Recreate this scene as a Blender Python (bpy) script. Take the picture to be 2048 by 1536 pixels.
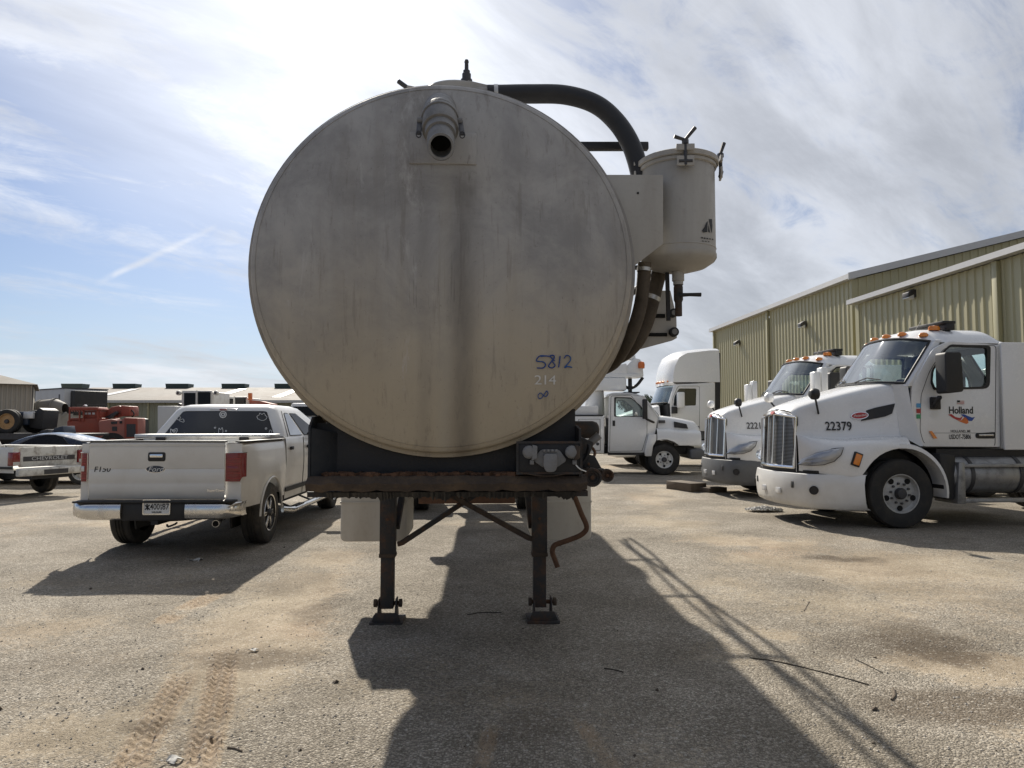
import bpy, bmesh, math, random
import numpy as np
from mathutils import Vector, Matrix

for o in list(bpy.data.objects):
    bpy.data.objects.remove(o, do_unlink=True)
scene = bpy.context.scene
COL = scene.collection
random.seed(7)
RAD = math.radians
PI = math.pi

# ------------------------------------------------------------------ camera
CAM_H = 1.55
F_PX = 1420.0                       # focal length in pixels of the 2048 px wide photograph
PITCH = math.atan(81.0 / F_PX)      # horizon at row 849
cam_d = bpy.data.cameras.new("camera")
cam_d.sensor_width = 36.0
cam_d.lens = F_PX / 2048.0 * 36.0
cam_d.clip_start = 0.05
cam_d.clip_end = 6000
cam = bpy.data.objects.new("camera", cam_d)
cam.location = (0, 0, CAM_H)
cam.rotation_euler = (PI / 2 + PITCH, 0, 0)
COL.objects.link(cam)
scene.camera = cam
scene.render.resolution_x = 1024
scene.render.resolution_y = 768

# ------------------------------------------------------------------ sky, sun, exposure
SUN = Vector((-0.40, 1.28, 1.0)).normalized()       # towards the sun
SUN_EL = math.asin(SUN.z)
SUN_AZ = math.atan2(SUN.x, SUN.y)
world = bpy.data.worlds.new("World")
scene.world = world
world.use_nodes = True
wt = world.node_tree
for n in list(wt.nodes):
    wt.nodes.remove(n)


class NT:
    """small helper to write node trees"""
    def __init__(self, tree):
        self.t = tree

    def node(self, typ, ins=None, **props):
        n = self.t.nodes.new(typ)
        for k, v in props.items():
            setattr(n, k, v)
        for k, v in (ins or {}).items():
            s = n.inputs[k]
            if isinstance(v, bpy.types.NodeSocket):
                self.t.links.new(v, s)
            elif v is not None:
                if isinstance(v, tuple) and len(v) == 3 and s.type == 'RGBA':
                    v = v + (1.0,)
                s.default_value = v
        return n

    def math(self, op, a, b=None, c=None, clamp=False):
        n = self.node('ShaderNodeMath', {0: a}, operation=op, use_clamp=clamp)
        for i, v in ((1, b), (2, c)):
            if v is None:
                continue
            if isinstance(v, bpy.types.NodeSocket):
                self.t.links.new(v, n.inputs[i])
            else:
                n.inputs[i].default_value = v
        return n.outputs[0]

    def vmath(self, op, a, b=None):
        n = self.node('ShaderNodeVectorMath', {0: a}, operation=op)
        if b is not None:
            if isinstance(b, bpy.types.NodeSocket):
                self.t.links.new(b, n.inputs[1])
            else:
                n.inputs[1].default_value = b
        return n

    def noise(self, vec, scale, detail=4.0, rough=0.55, dist=0.0):
        n = self.node('ShaderNodeTexNoise', {'Vector': vec, 'Scale': scale, 'Detail': detail,
                                             'Roughness': rough, 'Distortion': dist})
        return n.outputs[0]

    def ss(self, x, lo, hi, a=0.0, b=1.0):
        n = self.node('ShaderNodeMapRange', {'Value': x, 'From Min': lo, 'From Max': hi, 'To Min': a, 'To Max': b},
                      interpolation_type='SMOOTHSTEP')
        return n.outputs[0]

    def mix(self, f, a, b, blend='MIX'):
        n = self.node('ShaderNodeMix', data_type='RGBA', blend_type=blend)
        for i, v in ((0, f), (6, a), (7, b)):
            if isinstance(v, bpy.types.NodeSocket):
                self.t.links.new(v, n.inputs[i])
            elif i == 0:
                n.inputs[0].default_value = v
            else:
                n.inputs[i].default_value = v + (1.0,) if len(v) == 3 else v
        return n.outputs[2]

    def map(self, vec, scale=(1, 1, 1), rot=(0, 0, 0), loc=(0, 0, 0)):
        n = self.node('ShaderNodeMapping', {'Vector': vec, 'Scale': scale, 'Rotation': rot, 'Location': loc})
        return n.outputs[0]


W = NT(wt)
SKX, SKY = 12.5, 9.3
sky = W.node('ShaderNodeTexSky', sky_type='NISHITA', sun_disc=False, sun_elevation=SUN_EL,
             sun_rotation=SUN_AZ, air_density=1.0, dust_density=1.0, ozone_density=1.5)
tc = W.node('ShaderNodeTexCoord')
dirn = W.vmath('NORMALIZE', tc.outputs['Generated']).outputs[0]
sep = W.node('ShaderNodeSeparateXYZ', {0: dirn})
zz = W.math('ADD', W.math('MAXIMUM', sep.outputs[2], 0.0), 0.28)
plane = W.node('ShaderNodeCombineXYZ', {0: W.math('DIVIDE', sep.outputs[0], zz), 1: W.math('DIVIDE', sep.outputs[1], zz), 2: 0.0}).outputs[0]
# high streaked cloud, seen in perspective on a flat layer
streak = W.map(W.map(plane, (1, 1, 1), (0, 0, -0.75)), (0.75, 1.9, 1.0), (0, 0, 0), (SKX, SKY, 0))
n_big = W.noise(streak, 0.9, 2.0, 0.5, 0.6)
n_mid = W.noise(streak, 2.3, 9.0, 0.64, 0.8)
n_fine = W.noise(W.map(W.map(plane, (1, 1, 1), (0, 0, -0.6)), (1.0, 1.8, 1.0), (0, 0, 0), (5.0, 2.0, 0)), 5.0, 8.0, 0.7, 0.8)
dens = W.math('ADD', W.math('MULTIPLY', n_big, 0.55), W.math('ADD', W.math('MULTIPLY', n_mid, 0.55), W.math('MULTIPLY', n_fine, 0.30)))
# the cloud sheet thickens towards the east (right)
side = W.math('MULTIPLY', W.ss(sep.outputs[0], -0.45, 0.20), 0.19)
dens = W.math('ADD', dens, side)
cover = W.ss(dens, 0.61, 0.88)
sund = W.vmath('DOT_PRODUCT', dirn, tuple(SUN)).outputs['Value']
sundot = W.math('MAXIMUM', sund, 0.0)
phase = W.ss(sund, -1.0, 1.0, 0.46, 1.0)                 # thin cloud scatters forward
glow = W.math('ADD', W.math('MULTIPLY', W.math('POWER', sundot, 9.0), 0.48), W.math('MULTIPLY', W.math('POWER', sundot, 45.0), 0.45))
shade = W.ss(dens, 0.80, 1.05, 1.0, 0.86)               # thicker cloud is greyer underneath
tone = W.ss(W.noise(W.map(streak, (1, 1, 1), (0, 0, 0), (0.25, 0.18, 0)), 1.7, 8.0, 0.6, 0.5), 0.32, 0.66, 0.76, 1.10)
cl_b = W.math('MULTIPLY', W.math('MULTIPLY', W.math('ADD', phase, glow), shade), tone)
cloud = W.vmath('SCALE', (6.0, 6.2, 6.6))
wt.links.new(cl_b, cloud.inputs['Scale'])
near_sun = W.ss(sundot, 0.88, 0.995)
cfac = W.math('MAXIMUM', W.math('MULTIPLY', cover, 0.86), W.math('MULTIPLY', near_sun, 0.7))
low = W.ss(sep.outputs[2], 0.0, 0.20, 0.62, 0.0)        # pale moist air over the horizon
hz_ = W.vmath('SCALE', (4.7, 5.8, 7.2))
wt.links.new(phase, hz_.inputs['Scale'])
skyc = W.mix(low, W.mix(1.0, sky.outputs[0], (0.45, 0.525, 0.66), 'MULTIPLY'), hz_.outputs[0])
final = W.mix(cfac, skyc, cloud.outputs[0])
# an old vapour trail low on the left
_c, _s = math.cos(PITCH), math.sin(PITCH)


def sky_dir(px, py):
    u, v = (px - 1024.0) / F_PX, (768.0 - py) / F_PX
    return Vector((u, _c - _s * v, _s + _c * v)).normalized()


t_a, t_b = sky_dir(185, 568), sky_dir(440, 450)
t_n = t_a.cross(t_b).normalized()
t_m = (t_a + t_b).normalized()
wob = W.math('MULTIPLY', W.math('SUBTRACT', W.noise(dirn, 14.0, 4.0, 0.6), 0.5), 0.010)
t_d = W.math('ABSOLUTE', W.math('ADD', W.vmath('DOT_PRODUCT', dirn, tuple(t_n)).outputs['Value'], wob))
t_l = W.ss(W.vmath('DOT_PRODUCT', dirn, tuple(t_m)).outputs['Value'], t_a.dot(t_m), 1.0 - (1.0 - t_a.dot(t_m)) * 0.5)
trail = W.math('MULTIPLY', W.math('MULTIPLY', W.ss(t_d, 0.0, 0.006, 1.0, 0.0), t_l), W.ss(W.noise(dirn, 22.0, 3.0), 0.35, 0.6, 0.15, 0.6))
final = W.mix(trail, final, cloud.outputs[0])
bg = W.node('ShaderNodeBackground', {'Color': final, 'Strength': 0.092})
wo = W.node('ShaderNodeOutputWorld', {'Surface': bg.outputs[0]})

sun_d = bpy.data.lights.new("sun", 'SUN')
sun_d.energy = 5.0
sun_d.angle = RAD(0.9)
sun_d.color = (1.0, 0.93, 0.82)
sun = bpy.data.objects.new("sun", sun_d)
sun.rotation_euler = (-SUN).to_track_quat('-Z', 'Y').to_euler()
sun.location = (-10, 30, 25)
COL.objects.link(sun)

scene.view_settings.view_transform = 'Standard'
scene.view_settings.look = 'None'
scene.view_settings.gamma = 1.0
scene.view_settings.use_curve_mapping = False
scene.view_settings.exposure = 0.42

# ------------------------------------------------------------------ pixels to places
def ray(px, py):
    u = (px - 1024.0) / F_PX
    v = (768.0 - py) / F_PX
    c, s = math.cos(PITCH), math.sin(PITCH)
    return Vector((u, c - s * v, s + c * v))


EYE = Vector((0, 0, CAM_H))


def at(px, py, Y):
    r = ray(px, py)
    return EYE + r * (Y / r.y)


def G(px, py, z=0.0):
    r = ray(px, py)
    return EYE + r * ((z - CAM_H) / r.z)


class Frame:
    """a thing's own coordinates"""
    def __init__(self, loc, rz):
        self.loc = Vector(loc)
        self.rz = rz
        self.m = Matrix.Translation(self.loc) @ Matrix.Rotation(rz, 4, 'Z')
        self.i = self.m.inverted()

    def on(self, px, py, axis, val):
        """where the sight line of a pixel meets the local plane axis = val"""
        k = 'xyz'.index(axis)
        e = self.i @ EYE
        d = self.i.to_3x3() @ ray(px, py)
        return e + d * ((val - e[k]) / d[k])


# ------------------------------------------------------------------ mesh building
class MB:
    def __init__(self):
        self.v = []
        self.f = []

    def add(self, vs, fs):
        b = len(self.v)
        self.v += [Vector(p) for p in vs]
        self.f += [tuple(i + b for i in f) for f in fs]
        return self

    def box(self, c, s, rot=None):
        hx, hy, hz = s[0] / 2, s[1] / 2, s[2] / 2
        vs = [Vector((x, y, z)) for x in (-hx, hx) for y in (-hy, hy) for z in (-hz, hz)]
        if rot is not None:
            R = rot if isinstance(rot, Matrix) else Matrix.Rotation(rot, 3, 'Z')
            vs = [R @ p for p in vs]
        c = Vector(c)
        return self.add([p + c for p in vs], [(0, 1, 3, 2), (4, 6, 7, 5), (0, 4, 5, 1), (2, 3, 7, 6), (0, 2, 6, 4), (1, 5, 7, 3)])

    def bx(self, x0, x1, y0, y1, z0, z1):
        return self.box(((x0 + x1) / 2, (y0 + y1) / 2, (z0 + z1) / 2), (abs(x1 - x0), abs(y1 - y0), abs(z1 - z0)))

    def bar(self, p0, p1, w, h, up=(0, 0, 1)):
        p0, p1 = Vector(p0), Vector(p1)
        d = (p1 - p0).normalized()
        up = Vector(up)
        if abs(d.dot(up)) > 0.98:
            up = Vector((0, 1, 0))
        s = d.cross(up).normalized()
        u = s.cross(d).normalized()
        vs = []
        for p in (p0, p1):
            for a, b in ((-1, -1), (1, -1), (1, 1), (-1, 1)):
                vs.append(p + s * (a * w / 2) + u * (b * h / 2))
        return self.add(vs, [(0, 1, 2, 3), (7, 6, 5, 4), (0, 4, 5, 1), (1, 5, 6, 2), (2, 6, 7, 3), (3, 7, 4, 0)])

    def tube(self, path, r, n=10, cap=True):
        path = [Vector(p) for p in path]
        rs = r if isinstance(r, (list, tuple)) else [r] * len(path)
        rings = []
        u = None
        for i, p in enumerate(path):
            a = path[max(i - 1, 0)]
            b = path[min(i + 1, len(path) - 1)]
            d = (b - a).normalized()
            if u is None:
                u = d.orthogonal().normalized()
            else:
                u = (u - d * u.dot(d))
                u = u.normalized() if u.length > 1e-6 else d.orthogonal().normalized()
            w = d.cross(u)
            rings.append([p + (u * math.cos(2 * PI * k / n) + w * math.sin(2 * PI * k / n)) * rs[i] for k in range(n)])
        return self.loft(rings, True, cap)

    def loft(self, rings, closed=True, cap=True):
        n = len(rings[0])
        vs = [p for rg in rings for p in rg]
        fs = []
        for i in range(len(rings) - 1):
            for k in range(n if closed else n - 1):
                a = i * n + k
                b = i * n + (k + 1) % n
                fs.append((a, b, b + n, a + n))
        if cap:
            fs.append(tuple(range(n - 1, -1, -1)))
            fs.append(tuple((len(rings) - 1) * n + k for k in range(n)))
        return self.add(vs, fs)

    def cyl(self, p0, p1, r0, r1=None, n=20):
        return self.tube([p0, p1], [r0, r0 if r1 is None else r1], n)

    def lathe(self, prof, c, axis='z', n=32, a0=0.0, a1=2 * PI):
        """prof: (radius, height) pairs, turned about an axis through c"""
        c = Vector(c)
        full = abs(a1 - a0 - 2 * PI) < 1e-6
        m = n if full else n + 1
        rings = []
        for r, h in prof:
            rg = []
            for k in range(m):
                a = a0 + (a1 - a0) * k / n
                ca, sa = math.cos(a) * r, math.sin(a) * r
                rg.append(c + Vector({'z': (ca, sa, h), 'y': (ca, h, sa), 'x': (h, ca, sa)}[axis]))
            rings.append(rg)
        return self.loft(rings, full, False)

    def prism(self, poly, axis, a, b):
        """poly in the other two axes (in xyz order), extruded from a to b"""
        k = 'xyz'.index(axis)
        n = len(poly)

        def mk(p, t):
            q = list(p)
            q.insert(k, t)
            return Vector(q)
        vs = [mk(p, a) for p in poly] + [mk(p, b) for p in poly]
        fs = [tuple(range(n - 1, -1, -1)), tuple(range(n, 2 * n))]
        fs += [(i, (i + 1) % n, n + (i + 1) % n, n + i) for i in range(n)]
        return self.add(vs, fs)

    def ringpanel(self, outer, inner, axis, a, b):
        """a plate with an opening; outer and inner loops of equal length"""
        k = 'xyz'.index(axis)
        n = len(outer)

        def mk(p, t):
            q = list(p)
            q.insert(k, t)
            return Vector(q)
        vs = [mk(p, a) for p in outer] + [mk(p, a) for p in inner] + [mk(p, b) for p in outer] + [mk(p, b) for p in inner]
        fs = []
        for i in range(n):
            j = (i + 1) % n
            fs += [(i, j, n + j, n + i), (2 * n + i, 3 * n + i, 3 * n + j, 2 * n + j),
                   (i, 2 * n + i, 2 * n + j, j), (n + i, n + j, 3 * n + j, 3 * n + i)]
        return self.add(vs, fs)

    def grid(self, fn, us, vs_, thick=None):
        """surface fn(u, v) -> point"""
        nu, nv = len(us), len(vs_)
        pts = [Vector(fn(u, v)) for u in us for v in vs_]
        fs = [(i * nv + j, i * nv + j + 1, (i + 1) * nv + j + 1, (i + 1) * nv + j) for i in range(nu - 1) for j in range(nv - 1)]
        return self.add(pts, fs)

    def build(self, name, mat, parent=None, bevel=0.0, seg=2, ang=35, solid=0.0, merge=True):
        bm = bmesh.new()
        vv = [bm.verts.new(p) for p in self.v]
        for f in self.f:
            if len(set(f)) < 3:
                continue
            try:
                bm.faces.new([vv[i] for i in f])
            except ValueError:
                pass
        if merge:
            bmesh.ops.remove_doubles(bm, verts=bm.verts, dist=1e-5)
        bmesh.ops.recalc_face_normals(bm, faces=bm.faces)
        if solid:
            bmesh.ops.solidify(bm, geom=list(bm.faces), thickness=solid)
        if bevel > 0:
            es = [e for e in bm.edges if len(e.link_faces) == 2 and e.calc_face_angle(0) > RAD(30)]
            bmesh.ops.bevel(bm, geom=es, offset=bevel, segments=seg, profile=0.5, affect='EDGES', clamp_overlap=True)
        for f in bm.faces:
            f.smooth = True
        lim = RAD(ang)
        for e in bm.edges:
            if len(e.link_faces) == 2 and e.calc_face_angle(0) > lim:
                e.smooth = False
        me = bpy.data.meshes.new(name)
        bm.to_mesh(me)
        bm.free()
        return link(name, me, mat, parent)


def link(name, me, mat, parent=None):
    o = bpy.data.objects.new(name, me)
    if mat is not None:
        me.materials.clear()
        me.materials.append(MATS[mat] if isinstance(mat, str) else mat)
    COL.objects.link(o)
    if parent is not None:
        o.parent = parent
    return o


def tag(o, label, cat, group=None):
    o['label'] = label
    o['category'] = cat
    if group:
        o['group'] = group
    return o


def thing(name, label, cat, loc=(0, 0, 0), rz=0.0, group=None):
    o = bpy.data.objects.new(name, None)
    o.empty_display_size = 0.2
    o.location = loc
    o.rotation_euler = (0, 0, rz)
    COL.objects.link(o)
    return tag(o, label, cat, group)


def copy_tree(o, parent=None):
    c = o.copy()
    COL.objects.link(c)
    c.parent = parent
    for ch in list(o.children):
        copy_tree(ch, c)
    return c


def rpoly(pts, r, seg=4):
    """round the corners of a 2D polygon (same corner count -> same point count)"""
    out = []
    n = len(pts)
    rs = r if isinstance(r, (list, tuple)) else [r] * n
    for i in range(n):
        p, a, b = Vector(pts[i][:2]), Vector(pts[i - 1][:2]), Vector(pts[(i + 1) % n][:2])
        da, db = (a - p), (b - p)
        q = min(rs[i], da.length * 0.45, db.length * 0.45)
        s, e = p + da.normalized() * q, p + db.normalized() * q
        for k in range(seg + 1):
            t = k / seg
            out.append(tuple(s * (1 - t) ** 2 + p * 2 * t * (1 - t) + e * t * t))
    return out


def smooth_path(pts, n=8):
    """Catmull-Rom through points"""
    P = [Vector(p) for p in pts]
    P = [P[0] * 2 - P[1]] + P + [P[-1] * 2 - P[-2]]
    out = []
    for i in range(1, len(P) - 2):
        a, b, c, d = P[i - 1], P[i], P[i + 1], P[i + 2]
        for k in range(n):
            t = k / n
            out.append(0.5 * ((2 * b) + (c - a) * t + (2 * a - 5 * b + 4 * c - d) * t * t + (3 * b - 3 * c + d - a) * t ** 3))
    out.append(P[-2])
    return out


def text_mesh(body, size, bold=0.0, shear=0.0, sx=1.0, spacing=1.0):
    cu = bpy.data.curves.new("lettering", 'FONT')
    cu.body = body
    cu.size = size
    cu.align_x = 'CENTER'
    cu.align_y = 'CENTER'
    cu.offset = bold
    cu.shear = shear
    cu.space_character = spacing
    cu.resolution_u = 3
    ob = bpy.data.objects.new("lettering", cu)
    COL.objects.link(ob)
    dg = bpy.context.evaluated_depsgraph_get()
    me = bpy.data.meshes.new_from_object(ob.evaluated_get(dg))
    bpy.data.objects.remove(ob, do_unlink=True)
    for v in me.vertices:
        v.co.x *= sx
    return me


def lettering(body, size, mat, parent, c, xdir, zdir, bold=0.0, shear=0.0, sx=1.0, name='lettering', fn=None, spacing=1.0):
    """flat letters standing at c, reading along xdir with zdir up; fn may drape a vertex"""
    me = text_mesh(body, size, bold, shear, sx, spacing)
    X, Z, c = Vector(xdir).normalized(), Vector(zdir).normalized(), Vector(c)
    for v in me.vertices:
        p = c + X * v.co.x + Z * v.co.y
        v.co = fn(p) if fn else p
    return link(name, me, mat, parent)
# ------------------------------------------------------------------ materials
MATS = {}


def new_mat(name):
    m = bpy.data.materials.new(name)
    m.use_nodes = True
    t = m.node_tree
    for n in list(t.nodes):
        t.nodes.remove(n)
    MATS[name] = m
    return NT(t)


def out(N, bsdf):
    N.node('ShaderNodeOutputMaterial', {'Surface': bsdf})


def surf(name, col, rough=0.5, metal=0.0, dirt=0.25, dcol=(0.16, 0.13, 0.09), scale=3.0, bump=0.0, bscale=60.0,
         coat=0.0, low=0.0, spec=0.5, streak=False):
    """paint / metal / rubber with dirt, uneven gloss and fine relief; low: dust up to that height"""
    N = new_mat(name)
    tc_ = N.node('ShaderNodeTexCoord').outputs['Object']
    vec = N.map(tc_, (1, 1, 0.15)) if streak else tc_
    n1 = N.noise(vec, scale, 6.0, 0.65, 0.2)
    n2 = N.noise(tc_, scale * 9, 4.0, 0.6)
    f = N.math('MULTIPLY', N.ss(n1, 0.42, 0.78), dirt)
    f = N.math('ADD', f, N.math('MULTIPLY', N.ss(n2, 0.5, 0.8), dirt * 0.4), clamp=True)
    if low > 0:
        z = N.node('ShaderNodeSeparateXYZ', {0: tc_}).outputs[2]
        lo = N.math('MULTIPLY', N.ss(z, 0.1, low, 1.0, 0.0), N.ss(n1, 0.25, 0.6, 0.35, 0.9))
        f = N.math('ADD', f, N.math('MULTIPLY', lo, 0.55), clamp=True)
    c = N.mix(f, col, dcol)
    r = N.math('ADD', rough, N.math('MULTIPLY', f, 0.9 - rough), clamp=True)
    r = N.math('ADD', r, N.math('MULTIPLY', N.math('SUBTRACT', n2, 0.5), 0.12), clamp=True)
    ins = {'Base Color': c, 'Roughness': r, 'Metallic': metal, 'Specular IOR Level': spec, 'Coat Weight': coat, 'Coat Roughness': 0.08}
    if bump > 0:
        b = N.noise(tc_, bscale, 5.0, 0.6)
        bn = N.node('ShaderNodeBump', {'Height': b, 'Strength': bump, 'Distance': 0.01})
        ins['Normal'] = bn.outputs[0]
    out(N, N.node('ShaderNodeBsdfPrincipled', ins).outputs[0])


def glass(name, tint, refl=0.10, rough=0.02, solid=0.0, scol=(0.02, 0.025, 0.025), gain=1.4):
    """thin window pane: sees through with a tint, mirrors the sky; solid mixes a dark film"""
    N = new_mat(name)
    tr = N.node('ShaderNodeBsdfTransparent', {'Color': tint})
    gl = N.node('ShaderNodeBsdfGlossy', {'Color': (0.95, 0.97, 1.0), 'Roughness': rough})
    lw = N.node('ShaderNodeFresnel', {'IOR': 1.5})
    fac = N.math('ADD', N.math('MULTIPLY', lw.outputs[0], gain), refl - 0.05, clamp=True)
    base = tr.outputs[0]
    if solid > 0:
        df = N.node('ShaderNodeBsdfDiffuse', {'Color': scol})
        base = N.node('ShaderNodeMixShader', {0: solid, 1: tr.outputs[0], 2: df.outputs[0]}).outputs[0]
    out(N, N.node('ShaderNodeMixShader', {0: fac, 1: base, 2: gl.outputs[0]}).outputs[0])


surf('truck_white', (0.76, 0.76, 0.75), 0.24, 0, 0.16, (0.45, 0.42, 0.36), 2.0, coat=0.5, low=1.1)
surf('old_white', (0.70, 0.69, 0.65), 0.45, 0, 0.35, (0.22, 0.16, 0.10), 4.0)
surf('pickup_white', (0.70, 0.69, 0.66), 0.30, 0, 0.22, (0.42, 0.36, 0.28), 1.8, coat=0.4, low=1.05)
surf('black_paint', (0.012, 0.014, 0.018), 0.45, 0, 0.35, (0.07, 0.06, 0.05), 5.0, bump=0.15)
surf('frame_black', (0.010, 0.011, 0.014), 0.55, 0, 0.40, (0.07, 0.055, 0.04), 4.0, bump=0.25)
surf('plate_blue', (0.013, 0.017, 0.023), 0.5, 0, 0.35, (0.06, 0.055, 0.05), 6.0, bump=0.2)
surf('rust', (0.12, 0.06, 0.032), 0.85, 0, 0.75, (0.05, 0.028, 0.018), 14.0, bump=0.6, bscale=90)
surf('rust_paint', (0.028, 0.028, 0.028), 0.65, 0, 0.85, (0.13, 0.065, 0.032), 9.0, bump=0.5, bscale=80)
surf('rust_ledge', (0.05, 0.036, 0.027), 0.8, 0, 0.8, (0.13, 0.088, 0.052), 7.0, bump=0.5, bscale=70)
surf('grease', (0.012, 0.011, 0.010), 0.35, 0, 0.5, (0.05, 0.04, 0.03), 12.0, bump=0.6)
surf('hose_black', (0.012, 0.013, 0.017), 0.5, 0, 0.3, (0.05, 0.05, 0.05), 6.0, bump=0.15)
surf('hose_tan', (0.085, 0.068, 0.05), 0.75, 0, 0.6, (0.035, 0.027, 0.02), 9.0, bump=0.4)
surf('zinc', (0.55, 0.55, 0.54), 0.42, 0.9, 0.35, (0.20, 0.16, 0.12), 9.0)
surf('alu', (0.62, 0.62, 0.61), 0.38, 0.85, 0.30, (0.25, 0.22, 0.18), 8.0, bump=0.1)
surf('chrome', (0.80, 0.80, 0.80), 0.10, 1.0, 0.12, (0.35, 0.30, 0.25), 5.0)
surf('chrome_dusty', (0.72, 0.71, 0.69), 0.18, 1.0, 0.30, (0.38, 0.32, 0.25), 4.0)
surf('cast_grey', (0.22, 0.22, 0.22), 0.6, 0.2, 0.4, (0.12, 0.10, 0.08), 12.0, bump=0.3)
surf('cast_dark', (0.20, 0.195, 0.19), 0.6, 0.1, 0.45, (0.10, 0.09, 0.075), 12.0, bump=0.3)
surf('rubber', (0.018, 0.018, 0.018), 0.75, 0, 0.40, (0.09, 0.075, 0.055), 6.0, bump=0.25, bscale=120)
surf('rubber_dusty', (0.035, 0.033, 0.030), 0.85, 0, 0.65, (0.14, 0.115, 0.085), 5.0, bump=0.3, bscale=120)
surf('plastic_black', (0.016, 0.016, 0.017), 0.55, 0, 0.25, (0.08, 0.07, 0.06), 6.0)
surf('bumper_grey', (0.11, 0.115, 0.12), 0.5, 0, 0.3, (0.07, 0.06, 0.05), 4.0)
surf('rim_grey', (0.42, 0.42, 0.41), 0.5, 0.3, 0.45, (0.18, 0.15, 0.12), 7.0)
surf('rim_white', (0.66, 0.66, 0.64), 0.5, 0, 0.4, (0.30, 0.26, 0.2), 7.0)
surf('rim_tan', (0.42, 0.26, 0.12), 0.6, 0, 0.4, (0.2, 0.12, 0.06), 7.0)
surf('poly_white', (0.60, 0.57, 0.50), 0.55, 0, 0.45, (0.33, 0.27, 0.19), 2.5, streak=True)
surf('interior', (0.025, 0.026, 0.028), 0.8, 0, 0.2)
surf('interior_grey', (0.14, 0.14, 0.14), 0.8, 0, 0.2)
surf('ink_black', (0.012, 0.012, 0.013), 0.5, 0, 0.05)
surf('ink_red', (0.42, 0.03, 0.03), 0.4, 0, 0.1)
surf('ink_blue', (0.02, 0.07, 0.32), 0.5, 0, 0.2, (0.03, 0.10, 0.30))
surf('ink_orange', (0.65, 0.17, 0.04), 0.5, 0, 0.05)
surf('ink_skyblue', (0.10, 0.35, 0.62), 0.5, 0, 0.05)
surf('ink_green', (0.05, 0.30, 0.13), 0.5, 0, 0.05)
surf('ink_white', (0.72, 0.72, 0.70), 0.5, 0, 0.1)
surf('ink_stencil', (0.66, 0.65, 0.62), 0.6, 0, 0.35, (0.33, 0.31, 0.28), 30)
surf('marker_blue', (0.015, 0.055, 0.24), 0.5, 0, 0.5, (0.04, 0.20, 0.42), 6)
surf('lamp_red', (0.20, 0.010, 0.014), 0.15, 0, 0.1, coat=0.6)
surf('lamp_clear', (0.60, 0.60, 0.60), 0.12, 0.3, 0.1, coat=0.6)
surf('lamp_amber', (0.75, 0.24, 0.03), 0.18, 0, 0.1, coat=0.6)
surf('lens_grey', (0.60, 0.61, 0.62), 0.2, 0.1, 0.15, coat=0.6)
surf('dark_gap', (0.004, 0.004, 0.004), 0.9, 0, 0.0)
surf('wood', (0.13, 0.10, 0.07), 0.85, 0, 0.6, (0.05, 0.04, 0.03), 7.0, bump=0.5, streak=True)
surf('cloth', (0.50, 0.49, 0.46), 0.9, 0, 0.5, (0.2, 0.19, 0.18), 14.0, bump=0.5)
surf('twig', (0.035, 0.028, 0.022), 0.9, 0, 0.4, bump=0.3)
surf('siding', (0.40, 0.37, 0.225), 0.42, 0.0, 0.20, (0.28, 0.25, 0.15), 0.8, streak=True)
surf('siding_trim', (0.36, 0.335, 0.20), 0.42, 0.0, 0.2, (0.24, 0.21, 0.13), 0.8, streak=True)
surf('siding_far', (0.27, 0.27, 0.20), 0.6, 0.0, 0.25, (0.18, 0.17, 0.12), 0.3, streak=True)
surf('siding_grey', (0.33, 0.31, 0.27), 0.6, 0.0, 0.3, (0.2, 0.18, 0.15), 0.4, streak=True)
surf('gutter', (0.46, 0.46, 0.46), 0.4, 0, 0.25, (0.35, 0.34, 0.32), 1.2)
surf('roof_metal', (0.33, 0.33, 0.32), 0.6, 0.0, 0.35, (0.30, 0.26, 0.22), 0.25)
surf('roof_far', (0.115, 0.104, 0.09), 0.8, 0.0, 0.4, (0.27, 0.22, 0.18), 0.12)
surf('vent_green', (0.055, 0.085, 0.085), 0.6, 0, 0.2)
surf('tele_red', (0.29, 0.058, 0.034), 0.55, 0, 0.45, (0.20, 0.10, 0.07), 2.5)
surf('tele_pink', (0.36, 0.13, 0.10), 0.65, 0, 0.5, (0.22, 0.13, 0.10), 2.5)
surf('drum_grey', (0.20, 0.19, 0.17), 0.7, 0, 0.5, (0.11, 0.10, 0.085), 1.5, bump=0.2, bscale=8)
surf('drum_white', (0.66, 0.65, 0.61), 0.6, 0, 0.4, (0.45, 0.42, 0.36), 1.5)
surf('reefer_white', (0.50, 0.51, 0.52), 0.5, 0, 0.3, (0.36, 0.35, 0.33), 0.8, streak=True)
surf('truck_navy', (0.015, 0.028, 0.055), 0.4, 0, 0.3)
surf('car_black', (0.022, 0.023, 0.026), 0.16, 0.35, 0.30, (0.13, 0.12, 0.10), 3.0, coat=0.8)
surf('steel_dark', (0.07, 0.07, 0.075), 0.5, 0.5, 0.4, (0.05, 0.04, 0.03), 5.0)
surf('step_alu', (0.33, 0.33, 0.33), 0.45, 0.7, 0.5, (0.08, 0.07, 0.06), 6.0, bump=0.2)
surf('stone_mix', (0.46, 0.42, 0.36), 0.9, 0, 0.8, (0.20, 0.17, 0.135), 1.6, bump=0.4, bscale=200)
surf('clod', (0.085, 0.065, 0.048), 0.95, 0, 0.6, (0.10, 0.075, 0.05), 3.0, bump=0.6, bscale=150)
surf('bark', (0.05, 0.04, 0.03), 0.95, 0, 0.4)
surf('leaf', (0.050, 0.075, 0.028), 0.7, 0, 0.6, (0.028, 0.045, 0.018), 0.5)
glass('glass_cab', (0.80, 0.90, 0.86), 0.14)
glass('glass_tint', (0.05, 0.06, 0.075), 0.05, 0.03, 0.6, (0.008, 0.009, 0.013), 0.45)
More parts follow.
